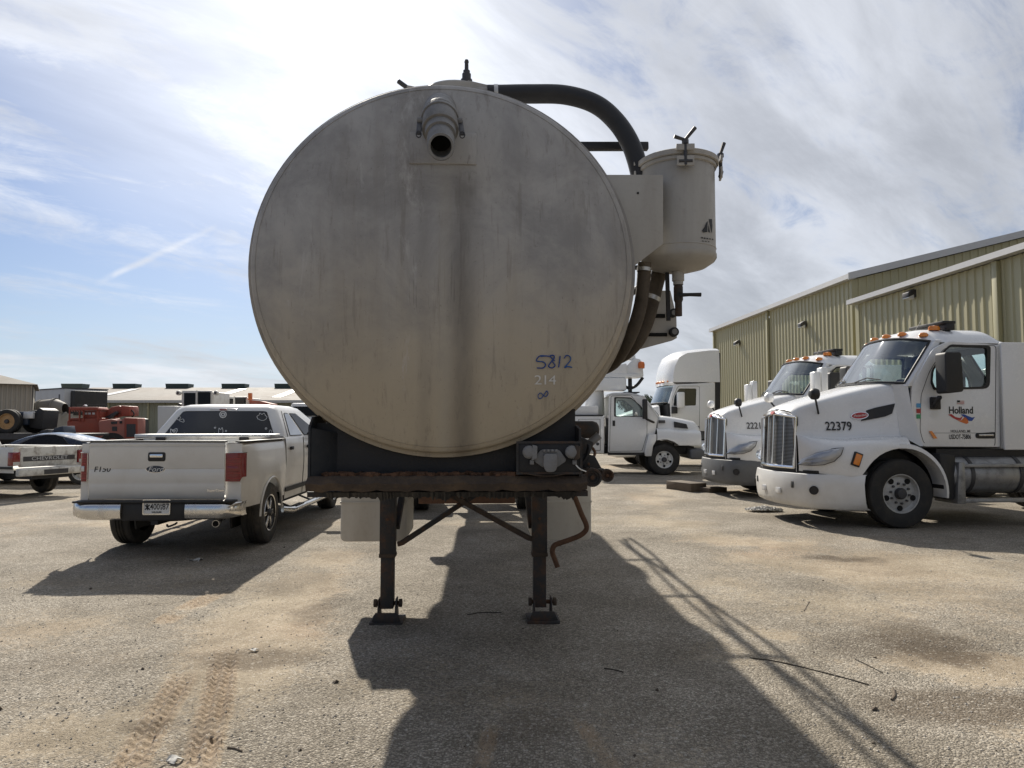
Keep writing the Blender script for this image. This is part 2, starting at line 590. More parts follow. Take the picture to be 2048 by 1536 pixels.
glass('glass_side', (0.20, 0.23, 0.25), 0.06, 0.03, 0.3, (0.012, 0.014, 0.016))
glass('glass_far', (0.5, 0.6, 0.58), 0.12, 0.03, 0.45, (0.10, 0.15, 0.15))
glass('glass_lens', (0.92, 0.92, 0.92), 0.10)

# fine mesh of the radiator grilles
N = new_mat('grille_mesh')
tc_ = N.node('ShaderNodeTexCoord').outputs['Object']
sx_ = N.node('ShaderNodeSeparateXYZ', {0: tc_})
w1 = N.math('SINE', N.math('MULTIPLY', sx_.outputs[2], 2 * PI / 0.022))
c_ = N.mix(N.ss(w1, -0.3, 0.5), (0.03, 0.03, 0.03), (0.34, 0.34, 0.34))
out(N, N.node('ShaderNodeBsdfPrincipled', {'Base Color': c_, 'Metallic': 0.7, 'Roughness': 0.38}).outputs[0])

# weathered, streaked tank paint (object coordinates are the trailer's own: x right, z up)
N = new_mat('tank_paint')
tc_ = N.node('ShaderNodeTexCoord').outputs['Object']
sx_ = N.node('ShaderNodeSeparateXYZ', {0: tc_})
X_, Z_ = sx_.outputs[0], sx_.outputs[2]
warp = N.math('MULTIPLY', N.math('SUBTRACT', N.noise(N.map(tc_, (1, 1, 0.5)), 3.0, 5.0, 0.6), 0.5), 0.09)
xw = N.math('ADD', X_, warp)
v_st = N.noise(N.map(tc_, (1, 1, 0.07)), 26.0, 6.0, 0.7)
v_st2 = N.noise(N.map(tc_, (1, 1, 0.10)), 5.0, 5.0, 0.6, 0.2)
blot = N.noise(tc_, 2.2, 8.0, 0.68, 0.4)
spk = N.noise(tc_, 70.0, 4.0, 0.6)
col = N.mix(N.ss(blot, 0.36, 0.66), (0.41, 0.40, 0.388), (0.28, 0.275, 0.272))
col = N.mix(N.math('MULTIPLY', N.ss(v_st2, 0.42, 0.72), 0.50), col, (0.23, 0.21, 0.185))
# road film on the lower half
film = N.math('MULTIPLY', N.ss(N.math('ADD', Z_, N.math('MULTIPLY', blot, 0.9)), 2.0, 3.05, 1.0, 0.0), 0.85)
col = N.mix(film, col, (0.45, 0.375, 0.26))
col = N.mix(N.math('MULTIPLY', N.ss(v_st, 0.55, 0.66), 0.30), col, (0.16, 0.14, 0.12))
drip = N.math('MULTIPLY', N.ss(N.noise(N.map(tc_, (1, 1, 0.025)), 60.0, 4.0, 0.75), 0.62, 0.68), N.ss(N.noise(tc_, 1.6, 4.0), 0.42, 0.62))
col = N.mix(N.math('MULTIPLY', drip, 0.45), col, (0.13, 0.11, 0.095))
# two dark runs under the outlet and a washed one between
under = N.ss(Z_, 2.84, 2.70, 0.0, 1.0)
frag = N.ss(N.noise(N.map(tc_, (1, 1, 0.22)), 7.0, 6.0, 0.65), 0.28, 0.62, 0.45, 1.0)


def run(c, w):
    d = N.math('ABSOLUTE', N.math('SUBTRACT', xw, c))
    return N.math('MULTIPLY', N.math('MULTIPLY', N.ss(d, 0.0, w, 1.0, 0.0), under), frag)


col = N.mix(N.math('MULTIPLY', run(0.108, 0.115), 0.55), col, (0.085, 0.075, 0.065))
col = N.mix(N.math('MULTIPLY', run(-0.085, 0.055), 0.22), col, (0.12, 0.11, 0.10))
col = N.mix(N.math('MULTIPLY', run(0.015, 0.06), 0.35), col, (0.38, 0.35, 0.29))
# pale scuffs
scf = N.math('MULTIPLY', N.ss(N.noise(N.map(tc_, (1, 1, 0.35), loc=(4, 0, 2)), 4.5, 9.0, 0.75, 0.5), 0.57, 0.72), 0.65)
col = N.mix(scf, col, (0.55, 0.54, 0.53))
col = N.mix(N.math('MULTIPLY', N.ss(spk, 0.62, 0.75), 0.35), col, (0.11, 0.095, 0.08))
bn = N.node('ShaderNodeBump', {'Height': N.math('ADD', N.math('MULTIPLY', N.noise(tc_, 3.0, 2.0), 2.0), N.math('MULTIPLY', spk, 0.12)), 'Strength': 0.25, 'Distance': 0.01})
rg = N.ss(blot, 0.3, 0.7, 0.50, 0.68)
out(N, N.node('ShaderNodeBsdfPrincipled', {'Base Color': col, 'Roughness': rg, 'Specular IOR Level': 0.35, 'Normal': bn.outputs[0]}).outputs[0])

# the same paint without the runs, for the pot and brackets
surf('pot_paint', (0.40, 0.385, 0.355), 0.5, 0, 0.40, (0.21, 0.19, 0.165), 3.0, bump=0.08, streak=True)

# gravel and dirt lot; dirt / stain / red are measured patches stored on the sheet
N = new_mat('gravel_lot')
tc_ = N.node('ShaderNodeTexCoord').outputs['Object']
a_d = N.node('ShaderNodeAttribute', attribute_name='dirt').outputs['Fac']
a_s = N.node('ShaderNodeAttribute', attribute_name='stain').outputs['Fac']
a_r = N.node('ShaderNodeAttribute', attribute_name='red').outputs['Fac']
wv = N.vmath('ADD', tc_, N.node('ShaderNodeTexNoise', {'Vector': tc_, 'Scale': 40.0, 'Detail': 2.0}).outputs['Color']).outputs[0]
v1 = N.node('ShaderNodeTexVoronoi', {'Vector': tc_, 'Scale': 84.0, 'Randomness': 1.0})
v2 = N.node('ShaderNodeTexVoronoi', {'Vector': tc_, 'Scale': 170.0, 'Randomness': 1.0})
cell = N.node('ShaderNodeSeparateColor', {0: v1.outputs['Color']}).outputs[0]
cell2 = N.node('ShaderNodeSeparateColor', {0: v2.outputs['Color']}).outputs[1]
big = N.noise(tc_, 0.35, 6.0, 0.6)
mid = N.noise(tc_, 2.6, 6.0, 0.65)
fin = N.noise(tc_, 26.0, 6.0, 0.7)
st = N.mix(N.ss(cell, 0.05, 0.95), (0.12, 0.11, 0.09), (0.58, 0.53, 0.45))
st = N.mix(0.4, st, N.mix(cell2, (0.22, 0.20, 0.165), (0.46, 0.42, 0.355)))
st = N.mix(N.math('MULTIPLY', N.ss(big, 0.35, 0.7), 0.35), st, (0.30, 0.26, 0.20))
soil = N.mix(N.ss(mid, 0.3, 0.7), (0.40, 0.335, 0.24), (0.29, 0.24, 0.17))
soil = N.mix(N.ss(fin, 0.35, 0.75), soil, (0.46, 0.395, 0.30))
soil = N.mix(N.math('MULTIPLY', a_r, 0.75), soil, (0.50, 0.345, 0.23))
edge = N.math('ADD', a_d, N.math('ADD', N.math('MULTIPLY', N.math('SUBTRACT', mid, 0.5), 0.9), N.math('MULTIPLY', N.math('SUBTRACT', fin, 0.5), 1.3)))
dm = N.ss(edge, 0.30, 0.72)
c_ = N.mix(N.math('MULTIPLY', dm, 0.85), st, soil)
gapd = N.ss(v1.outputs['Distance'], 0.35, 0.75)
c_ = N.mix(N.math('MULTIPLY', gapd, N.math('MULTIPLY', N.math('SUBTRACT', 1.0, N.math('MULTIPLY', dm, 0.7)), 0.55)), c_, (0.12, 0.10, 0.08))
sm = N.math('MULTIPLY', a_s, N.ss(fin, 0.25, 0.7, 0.7, 1.0))
c_ = N.mix(N.math('MULTIPLY', sm, 0.92), c_, (0.085, 0.062, 0.040))
gr_ = N.noise(tc_, 150.0, 3.0, 0.6)
c_ = N.mix(N.ss(gr_, 0.40, 0.62, 0.30, 0.0), c_, (0.13, 0.11, 0.085))
pit = N.math('MULTIPLY', N.ss(cell2, 0.86, 0.93), N.ss(mid, 0.35, 0.65, 0.25, 0.8))
c_ = N.mix(pit, c_, (0.075, 0.06, 0.048))
lite = N.math('MULTIPLY', N.ss(cell, 0.90, 0.95), 0.35)
c_ = N.mix(lite, c_, (0.60, 0.565, 0.50))
c_ = N.mix(1.0, c_, N.mix(N.ss(N.noise(tc_, 0.9, 7.0, 0.65, 0.3), 0.34, 0.66), (1.20, 1.19, 1.17), (0.82, 0.80, 0.76)), 'MULTIPLY')
hgt = N.math('ADD', N.math('MULTIPLY', N.math('SUBTRACT', 1.0, v1.outputs['Distance']), N.math('SUBTRACT', 1.0, N.math('MULTIPLY', dm, 0.75))),
             N.math('ADD', N.math('ADD', N.math('MULTIPLY', fin, 0.9), N.math('MULTIPLY', gr_, 0.35)), N.math('MULTIPLY', N.math('SUBTRACT', 1.0, v2.outputs['Distance']), 0.35)))
bn = N.node('ShaderNodeBump', {'Height': hgt, 'Strength': 0.8, 'Distance': 0.012})
out(N, N.node('ShaderNodeBsdfPrincipled', {'Base Color': c_, 'Roughness': 0.92, 'Specular IOR Level': 0.25, 'Normal': bn.outputs[0]}).outputs[0])
# ------------------------------------------------------------------ ground: one sheet to the horizon
def _hash(ix, iy, seed):
    h = (ix.astype(np.int64) * 374761393 + iy.astype(np.int64) * 668265263 + seed * 1442695041) & 0x7fffffff
    h = ((h ^ (h >> 13)) * 1274126177) & 0x7fffffff
    return ((h ^ (h >> 16)) & 0xffff) / 65535.0


def vnoise(x, y, s, seed=0):
    x = x / s
    y = y / s
    ix, iy = np.floor(x), np.floor(y)
    fx, fy = x - ix, y - iy
    fx = fx * fx * (3 - 2 * fx)
    fy = fy * fy * (3 - 2 * fy)
    a, b = _hash(ix, iy, seed), _hash(ix + 1, iy, seed)
    c, d = _hash(ix, iy + 1, seed), _hash(ix + 1, iy + 1, seed)
    return (a * (1 - fx) + b * fx) * (1 - fy) + (c * (1 - fx) + d * fx) * fy - 0.5


def seg_dist(x, y, p, q):
    dx, dy = q.x - p.x, q.y - p.y
    L = math.hypot(dx, dy)
    t = ((x - p.x) * dx + (y - p.y) * dy) / (L * L)
    s = ((x - p.x) * dy - (y - p.y) * dx) / L
    return t, s, L


def ground_fields(x, y):
    near = np.clip((30 - np.hypot(x * 0.9, y)) / 12, 0, 1)
    h = 0.020 * vnoise(x, y, 1.7, 1) + 0.012 * vnoise(x, y, 0.6, 2) + 0.008 * vnoise(x, y, 0.22, 3) + 0.005 * vnoise(x, y, 0.085, 4)
    dirt = 0.30 + 0.75 * vnoise(x, y, 1.9, 5) + 0.5 * vnoise(x, y, 0.7, 6)
    stain = np.zeros_like(x)
    red = np.clip(0.1 + 0.5 * vnoise(x, y, 1.3, 7), 0, 1)

    def blob(px, py, rx, ry, w=1.0):
        c = G(px, py)
        d = np.hypot((x - c.x) / rx, (y - c.y) / ry) + 0.7 * vnoise(x, y, 0.3, 9) + 0.35 * vnoise(x, y, 0.09, 10)
        return w * np.clip((1.1 - d) / 0.6, 0, 1)
    # worn dirt lane between the pickup and the trailer, running to the lower left
    for (a, b, w, amt) in (((700, 1080), (560, 1230), 0.55, 0.65), ((560, 1230), (300, 1536), 0.42, 0.60), ((640, 1150), (520, 1400), 0.6, 0.30),
                           ((1250, 1000), (1600, 1160), 0.7, 0.25), ((0, 1420), (180, 1536), 0.5, 0.5), ((1500, 1180), (2048, 1300), 0.6, 0.25)):
        t, s, L = seg_dist(x, y, G(*a), G(*b))
        dirt += amt * np.clip(1.3 - np.abs(s) / w, 0, 1) * np.clip(1.15 - np.abs(t - 0.5) * 2 * 0.95, 0, 1)
    # shade of gravel swept clear near the trailer's foot
    # tyre marks pressed into the dirt
    for (a, b, w, nr) in (((460, 1290), (400, 1536), 0.10, 3), ((370, 1350), (255, 1536), 0.10, 3), ((440, 1180), (330, 1240), 0.12, 3),
                          ((985, 1440), (960, 1536), 0.06, 2), ((1150, 1430), (1230, 1536), 0.06, 2)):
        t, s, L = seg_dist(x, y, G(*a), G(*b))
        m = np.clip((w - np.abs(s + 0.02 * vnoise(x, y, 0.3, 21))) / 0.03, 0, 1) * np.clip(np.minimum(t, 1.15 - t) * 4 + 0.05 + 0.6 * vnoise(x, y, 0.2, 25), 0, 1) * ((t > -0.02) & (t < 1.1))
        m *= np.clip(0.9 + 1.3 * vnoise(x, y, 0.25, 23), 0, 1)
        rib = np.cos(s / w * PI * nr) + 0.45 * np.cos(t * L / 0.075 * 2 * PI + np.abs(s) * 30)
        h += m * (0.013 * rib - 0.004)
        red += 0.55 * m
        dirt += 0.5 * m
    stain += blob(1690, 1119, 0.46, 0.30, 1.0) + blob(1610, 1300, 0.45, 0.25, 0.0)
    stain += blob(1865, 1285, 0.40, 0.50, 0.85) + blob(1780, 1300, 0.5, 0.35, 0.5) + blob(1930, 1410, 0.6, 0.28, 0.85)
    stain += blob(640, 1220, 0.20, 0.55, 0.65) + blob(520, 1320, 0.40, 0.28, 0.7) + blob(300, 1455, 0.22, 0.10, 0.6) + blob(390, 1480, 0.10, 0.25, 0.5) + blob(590, 1165, 0.3, 0.5, 0.4) + blob(120, 1330, 0.5, 0.25, 0.3)
    stain += blob(1060, 1440, 0.25, 0.25, 0.35) + blob(1360, 1290, 0.2, 0.3, 0.3) + blob(770, 1100, 0.5, 0.4, 0.25)
    dirt += blob(1900, 1330, 0.7, 0.35, 0.6) + blob(1560, 1270, 0.25, 0.25, 0.5) + blob(1490, 1085, 0.9, 0.4, 0.35)
    red += blob(1560, 1105, 0.7, 0.3, 0.3) + blob(640, 1260, 0.4, 0.3, 0.4)
    return h * near, np.clip(dirt, 0, 1.3) , np.clip(stain, 0, 1), np.clip(red, 0, 1)


def axis_vals(parts):
    vals = []
    for a, b, s in parts:
        n = max(1, int(round((b - a) / s)))
        vals += list(np.linspace(a, b, n, endpoint=False))
    vals.append(parts[-1][1])
    return np.array(vals)


gx = axis_vals([(-2500, -300, 550), (-300, -60, 40), (-60, -14, 4), (-14, -5, 0.15), (-5, -2.5, 0.028), (-2.5, -0.9, 0.012), (-0.9, 5, 0.028), (5, 14, 0.15), (14, 60, 4), (60, 300, 40), (300, 2500, 550)])
gy = axis_vals([(-2500, -100, 600), (-100, -10, 15), (-10, 2.6, 0.6), (2.6, 5.0, 0.014), (5.0, 7.5, 0.025), (7.5, 12, 0.06), (12, 26, 0.2), (26, 70, 4), (70, 400, 40), (400, 3500, 600)])
XX, YY = np.meshgrid(gx, gy)
hh, dd, ss_, rr = ground_fields(XX.ravel(), YY.ravel())
nx, ny = len(gx), len(gy)
co = np.stack([XX.ravel(), YY.ravel(), hh], 1).astype(np.float32)
idx = np.arange(nx * ny).reshape(ny, nx)
quads = np.stack([idx[:-1, :-1].ravel(), idx[:-1, 1:].ravel(), idx[1:, 1:].ravel(), idx[1:, :-1].ravel()], 1).astype(np.int32)
me = bpy.data.meshes.new('ground')
me.vertices.add(len(co))
me.vertices.foreach_set('co', co.ravel())
me.loops.add(quads.size)
me.loops.foreach_set('vertex_index', quads.ravel())
me.polygons.add(len(quads))
me.polygons.foreach_set('loop_start', np.arange(0, quads.size, 4, dtype=np.int32))
me.polygons.foreach_set('loop_total', np.full(len(quads), 4, dtype=np.int32))
me.polygons.foreach_set('use_smooth', np.ones(len(quads), dtype=bool))
me.update(calc_edges=True)
for nm, arr in (('dirt', dd), ('stain', ss_), ('red', rr)):
    at_ = me.attributes.new(nm, 'FLOAT', 'POINT')
    at_.data.foreach_set('value', arr.astype(np.float32))
ground = link('ground', me, 'gravel_lot')
ground['kind'] = 'structure'


def ground_z(x, y):
    return float(ground_fields(np.array([x]), np.array([y]))[0][0])


# loose stones: nobody could count them
def stones(name, n, mat, ymax, smin, smax, pw, seed):
    rnd = np.random.RandomState(seed)
    base = np.array([(1, 0, 0), (-1, 0, 0), (0, 1, 0), (0, -1, 0), (0, 0, 1), (0, 0, -1)], float)
    tri = np.array([(0, 2, 4), (2, 1, 4), (1, 3, 4), (3, 0, 4), (2, 0, 5), (1, 2, 5), (3, 1, 5), (0, 3, 5)])
    d = 2.7 + (ymax - 2.7) * rnd.rand(n) ** 1.8
    x = (rnd.rand(n) * 2 - 1) * d * 0.80
    z = ground_fields(x, d)[0]
    s = smin + (smax - smin) * rnd.rand(n) ** pw
    a = rnd.rand(n) * 2 * PI
    V = base[None] * (0.6 + 0.8 * rnd.rand(n, 6, 1)) * s[:, None, None] * np.array([1.0, 0.85, 0.6])[None, None]
    ca, sa = np.cos(a)[:, None], np.sin(a)[:, None]
    V = np.stack([V[..., 0] * ca - V[..., 1] * sa + 0.35 * V[..., 2], V[..., 0] * sa + V[..., 1] * ca, V[..., 2]], 2)
    V += np.stack([x, d, z + s * 0.25], 1)[:, None]
    F = (tri[None] + (np.arange(n) * 6)[:, None, None]).reshape(-1, 3)
    m_ = bpy.data.meshes.new(name)
    m_.from_pydata(V.reshape(-1, 3).tolist(), [], F.tolist())
    o = link(name, m_, mat)
    o['kind'] = 'stuff'
    return o


g1 = stones('loose_gravel', 14000, 'stone_mix', 10, 0.0025, 0.0095, 4.0, 3)
tag(g1, 'pale loose gravel stones scattered over the lot', 'gravel')
g2 = stones('dirt_clods', 120, 'clod', 12, 0.005, 0.024, 5.0, 5)
tag(g2, 'small dark clods of dirt scattered over the gravel', 'dirt')


# ------------------------------------------------------------------ buildings
def corrugated(mb, y0, y1, z0, ztop, x=0.0, pitch=0.305, depth=0.035, out_=-1):
    """ribbed sheet in the local plane x, running along y; ztop is a number or a function of y"""
    prof = []
    n = max(1, int(round((y1 - y0) / pitch)))
    p = (y1 - y0) / n
    for k in range(n):
        a = y0 + k * p
        for t, d in ((0.0, 0), (0.58, 0), (0.68, 1), (0.90, 1), (1.0, 0)):
            if t == 1.0 and k < n - 1:
                continue
            prof.append((a + t * p, x + out_ * depth * d))
    zt = ztop if callable(ztop) else (lambda y: ztop)
    mb.loft([[Vector((xx, yy, z0)) for yy, xx in prof], [Vector((xx, yy, zt(yy))) for yy, xx in prof]], False, False)
    return mb


def wall_light(parent, x, y, z):
    m = MB().prism([(y - 0.14, z - 0.10), (y + 0.14, z - 0.10), (y + 0.14, z + 0.13), (y - 0.14, z + 0.13)], 'x', x - 0.001, x - 0.07)
    m.prism([(x - 0.07, z - 0.02), (x - 0.26, z - 0.10), (x - 0.26, z + 0.04), (x - 0.07, z + 0.15)], 'y', y - 0.16, y + 0.16)
    l = m.build('wall_light', 'steel_dark', parent, 0.008)
    MB().prism([(x - 0.075, z - 0.16), (x - 0.25, z - 0.125), (x - 0.25, z - 0.104), (x - 0.075, z - 0.025)], 'y', y - 0.14, y + 0.14).build('lens', 'lens_grey', l)


FB = Frame((13.1, 13.0, 0), 0.06)
y_far = FB.on(1431, 700, 'x', 0.0).y
y_b1 = FB.on(1540, 700, 'x', 0.0).y
y_mid = FB.on(1706, 620, 'x', 0.0).y
h_far = FB.on(1431, 657, 'x', 0.0).z
rake_p = FB.on(2048, 474, 'y', y_mid)
slope = 0.25
bw = 26.0
b1 = thing('metal_building', 'tall ribbed olive metal building, the farther of the two right, behind sleeper tractor', 'building', FB.loc, FB.rz, 'ribbed metal sheds on the right')
for a, b in ((y_b1, y_far), (y_mid, y_b1)):
    corrugated(MB(), a + 0.06, b - 0.06, 0, h_far - 0.16).build('wall_panel', 'siding', b1, ang=20, solid=0.004)
# end wall towards the camera, rising with the roof
end = MB()
prof = []
n_ = int(bw / 0.305)
for k in range(n_):
    for t, d in ((0, 0), (0.6, 0), (0.7, 1), (0.9, 1)):
        xx = 0.02 + (k + t) * 0.305
        prof.append((xx, y_mid - 0.035 * d))
rings = [[Vector((x_, y_, 0)) for x_, y_ in prof], [Vector((x_, y_, h_far - 0.16 + slope * min(x_, bw - x_))) for x_, y_ in prof]]
end.loft(rings, False, False).build('end_wall', 'siding', b1, ang=20, solid=0.004)
MB().loft([[Vector((x_, y_far + 0.02, 0)) for x_ in (0.02, bw / 2, bw)], [Vector((x_, y_far + 0.02, h_far - 0.16 + slope * min(x_, bw - x_))) for x_ in (0.02, bw / 2, bw)]], False, False).build('end_wall', 'siding', b1, solid=0.004)
MB().bx(bw, bw + 0.05, y_mid, y_far, 0, h_far - 0.2).build('back_wall', 'siding', b1)
rf = MB()
for sgn in (0, 1):
    xa, xb = (-0.22, bw / 2) if sgn == 0 else (bw / 2, bw + 0.25)
    za, zb = (h_far - 0.02, h_far + slope * bw / 2) if sgn == 0 else (h_far + slope * bw / 2, h_far - 0.02)
    rf.add([(xa, y_mid - 0.25, za), (xb, y_mid - 0.25, zb), (xb, y_far + 0.25, zb), (xa, y_far + 0.25, za),
            (xa, y_mid - 0.25, za - 0.06), (xb, y_mid - 0.25, zb - 0.06), (xb, y_far + 0.25, zb - 0.06), (xa, y_far + 0.25, za - 0.06)],
           [(0, 1, 2, 3), (7, 6, 5, 4), (0, 4, 5, 1), (1, 5, 6, 2), (2, 6, 7, 3), (3, 7, 4, 0)])
rf.build('roof', 'roof_metal', b1)
MB().prism([(-0.28, h_far - 0.17), (-0.26, h_far + 0.02), (-0.02, h_far + 0.03), (-0.02, h_far - 0.17)], 'y', y_mid - 0.28, y_far + 0.28).build('gutter', 'gutter', b1)
rk = MB()
rk.add([(-0.3, y_mid - 0.30, h_far - 0.22), (bw / 2, y_mid - 0.30, h_far + slope * bw / 2 - 0.16), (bw / 2, y_mid - 0.30, h_far + slope * bw / 2 + 0.09), (-0.3, y_mid - 0.30, h_far + 0.03),
        (-0.3, y_mid - 0.255, h_far - 0.22), (bw / 2, y_mid - 0.255, h_far + slope * bw / 2 - 0.16), (bw / 2, y_mid - 0.255, h_far + slope * bw / 2 + 0.09), (-0.3, y_mid - 0.255, h_far + 0.03)],
       [(0, 1, 2, 3), (7, 6, 5, 4), (0, 4, 5, 1), (1, 5, 6, 2), (2, 6, 7, 3), (3, 7, 4, 0)])
rk.build('rake_trim', 'gutter', b1)
for yy in (y_far - 0.05, y_b1):
    MB().bx(-0.15, -0.04, yy - 0.07, yy + 0.07, 0, h_far - 0.171).build('downspout', 'siding_trim', b1, 0.01)
MB().bx(-0.06, 0.12, y_mid - 0.05, y_mid + 0.09, 0, h_far - 0.172).build('corner_trim', 'siding_trim', b1)
for px, py in ((1478, 686), (1610, 649)):
    p = FB.on(px, py, 'x', -0.05)
    wall_light(b1, -0.036, p.y, p.z)

x2 = -0.35
y2a = FB.on(1709, 620, 'x', x2).y
y2b = FB.on(2000, 560, 'x', x2).y
h2 = FB.on(1702, 600, 'x', x2 - 0.25).z
b2 = thing('metal_building', 'lower ribbed olive metal building with white gutter behind the nearest parked tractor', 'building', FB.loc, FB.rz, 'ribbed metal sheds on the right')
y2e = y2b - 12
for a, b in ((y2b, y2a - 0.3), (y2e, y2b)):
    corrugated(MB(), a + 0.06, b - 0.02, 0, h2 - 0.15, x2).build('wall_panel', 'siding', b2, ang=20, solid=0.004)
MB().bx(x2 + 0.01, 20, y2a - 0.2, y2a - 0.15, 0, h2 - 0.16).build('end_wall', 'siding', b2)
MB().bx(x2 + 0.01, 20, y2e - 0.05, y2e, 0, h2 - 0.16).build('end_wall', 'siding', b2)
MB().bx(20, 20.05, y2e, y2a - 0.2, 0, h2 + 0.6).build('back_wall', 'siding', b2)
s2 = 0.05
MB().add([(x2 - 0.25, y2e - 0.3, h2), (20.2, y2e - 0.3, h2 + s2 * 20), (20.2, y2a - 0.14, h2 + s2 * 20), (x2 - 0.25, y2a - 0.14, h2),
          (x2 - 0.25, y2e - 0.3, h2 - 0.06), (20.2, y2e - 0.3, h2 + s2 * 20 - 0.06), (20.2, y2a - 0.14, h2 + s2 * 20 - 0.06), (x2 - 0.25, y2a - 0.14, h2 - 0.06)],
         [(0, 1, 2, 3), (7, 6, 5, 4), (0, 4, 5, 1), (1, 5, 6, 2), (2, 6, 7, 3), (3, 7, 4, 0)]).build('roof', 'roof_metal', b2)
MB().prism([(x2 - 0.31, h2 - 0.14), (x2 - 0.30, h2 + 0.02), (x2 - 0.27, h2 + 0.03), (x2 - 0.05, h2 - 0.03), (x2 - 0.05, h2 - 0.14)], 'y', y2e - 0.35, y2a - 0.02).build('gutter', 'gutter', b2)
MB().bx(x2 - 0.16, x2 - 0.04, y2b - 0.09, y2b + 0.09, 0, h2 - 0.171).build('downspout', 'siding_trim', b2, 0.01)
MB().bx(x2 - 0.06, x2 + 0.1, y2a - 0.36, y2a - 0.14, 0, h2 - 0.172).build('corner_trim', 'siding_trim', b2)
p = FB.on(1826, 589, 'x', x2 - 0.05)
wall_light(b2, x2 - 0.036, p.y, p.z)

# the long low shed across the far left
YL = 82.0
pl = at(60, 800, YL)
pr = at(1010, 800, YL)
ze = at(400, 801, YL).z
zr = at(400, 775, YL + 13).z
b3 = thing('long_shed', 'long low far shed with pale roof and five dark ridge vents', 'building', (pl.x, YL, 0), 0.0)
Lw = pr.x - pl.x
nb = 12
for k in range(nb):
    a, b = k * Lw / nb, (k + 1) * Lw / nb
    m = MB()
    prof = []
    c = int((b - a) / 0.6)
    for q in range(c):
        for t, d in ((0, 0), (0.7, 0), (0.78, 1), (0.94, 1)):
            prof.append((a + 0.1 + (q + t) / c * (b - a - 0.2), -0.06 * d))
    m.loft([[Vector((x_, y_, 0)) for x_, y_ in prof], [Vector((x_, y_, ze - 0.25)) for x_, y_ in prof]], False, False)
    m.build('wall_panel', 'siding_far', b3, ang=20)
    MB().bx(a - 0.1, a + 0.1, -0.12, 0.0, 0, ze - 0.26).build('downspout', 'siding_trim', b3)
MB().bx(0, Lw, 26, 26.1, 0, ze - 0.3).build('back_wall', 'siding_far', b3)
for xx in (0.0, Lw):
    MB().prism([(0.05, 0), (25.9, 0), (25.9, ze - 0.3), (13, zr - 0.3), (0.05, ze - 0.3)], 'x', xx, xx + 0.1).build('end_wall', 'siding_far', b3)
MB().add([(-0.5, -0.6, ze), (Lw + 0.5, -0.6, ze), (Lw + 0.5, 13, zr), (-0.5, 13, zr), (-0.5, 26.6, ze), (Lw + 0.5, 26.6, ze)],
         [(0, 1, 2, 3), (3, 2, 5, 4)]).build('roof', 'roof_far', b3, solid=0.05)
MB().bx(-0.5, Lw + 0.5, -0.75, -0.61, ze - 0.28, ze + 0.02).build('gutter', 'gutter', b3)
for a, b in ((130, 172), (232, 277), (337, 382), (448, 494), (553, 598), (660, 705)):
    pa, pb = at(a, 775, YL + 13), at(b, 768, YL + 13)
    MB().prism([(12.3, zr - 0.2), (13.7, zr - 0.2), (13.9, pb.z), (12.1, pb.z)], 'x', pa.x - pl.x, pb.x - pl.x).build('ridge_vent', 'vent_green', b3)
for a in (210, 440, 560):
    pa = at(a, 790, YL + 5)
    f_ = 5.0
    zf = ze + (zr - ze) * 0.36
    MB().add([(pa.x - pl.x, 2.0, ze + (zr - ze) * 2.6 / 13.6 + 0.06), (pa.x - pl.x + 1.1, 2.0, ze + (zr - ze) * 2.6 / 13.6 + 0.06),
              (pa.x - pl.x + 1.1, 11.0, ze + (zr - ze) * 11.6 / 13.6 + 0.06), (pa.x - pl.x, 11.0, ze + (zr - ze) * 11.6 / 13.6 + 0.06)], [(0, 1, 2, 3)]).build('roof_light', 'gutter', b3, solid=0.03)

# open-fronted shed at the left edge
YS = 36.0
c = at(66, 770, YS)
zb_ = at(66, 823, YS).z
b4 = thing('open_shed', 'ribbed grey shed with open lower front at the left edge', 'building', (c.x, YS, 0), RAD(33))
m = MB()
prof = []
for q in range(60):
    for t, d in ((0, 0), (0.5, 0), (0.6, 1), (0.9, 1)):
        prof.append((-12 + (q + t) * 0.2, -0.04 * d))
m.loft([[Vector((x_, y_, zb_)) for x_, y_ in prof], [Vector((x_, y_, c.z)) for x_, y_ in prof]], False, False)
m.build('wall_panel', 'siding_grey', b4, ang=20, solid=0.01)
MB().add([(-12.3, -0.3, c.z + 0.02), (0.2, -0.3, c.z + 0.02), (-5.6, 3.5, c.z + 1.75), (-12.3, 3.5, c.z + 1.75), (0.2, 7, c.z + 0.02), (-12.3, 7, c.z + 0.02)],
         [(0, 1, 2, 3), (1, 4, 2), (2, 4, 5, 3)]).build('roof', 'roof_far', b4, solid=0.05)
for xx in (-12, -8, -4, -0.1):
    for yy in (0.25, 6.3):
        MB().bx(xx - 0.12, xx + 0.12, yy - 0.12, yy + 0.12, 0, c.z).build('post', 'steel_dark', b4)
MB().bx(-12, 0, 6.5, 6.6, 0, c.z).build('back_wall', 'siding_grey', b4)
MB().bx(-0.1, 0.0, 0.4, 6.4, zb_, c.z).build('side_wall', 'siding_grey', b4)
# ------------------------------------------------------------------ the vacuum tank trailer (x right, y away, z up)
FT = Frame((-0.348, 3.56, 0), RAD(2.2))
T = thing('tank_trailer', 'weathered grey round vacuum tank trailer standing on its landing legs', 'trailer', FT.loc, FT.rz)
on = FT.on
xl, xr_ = on(498, 545, 'y', 0).x, on(1266, 545, 'y', 0).x
zt, zb = on(885, 168, 'y', 0).z, on(885, 907, 'y', 0).z
TX, TZ = (xl + xr_) / 2, (zt + zb) / 2
RX, RZ = (xr_ - xl) / 2, (zt - zb) / 2
print('tank', TX, TZ, RX, RZ)
BULGE = 0.11


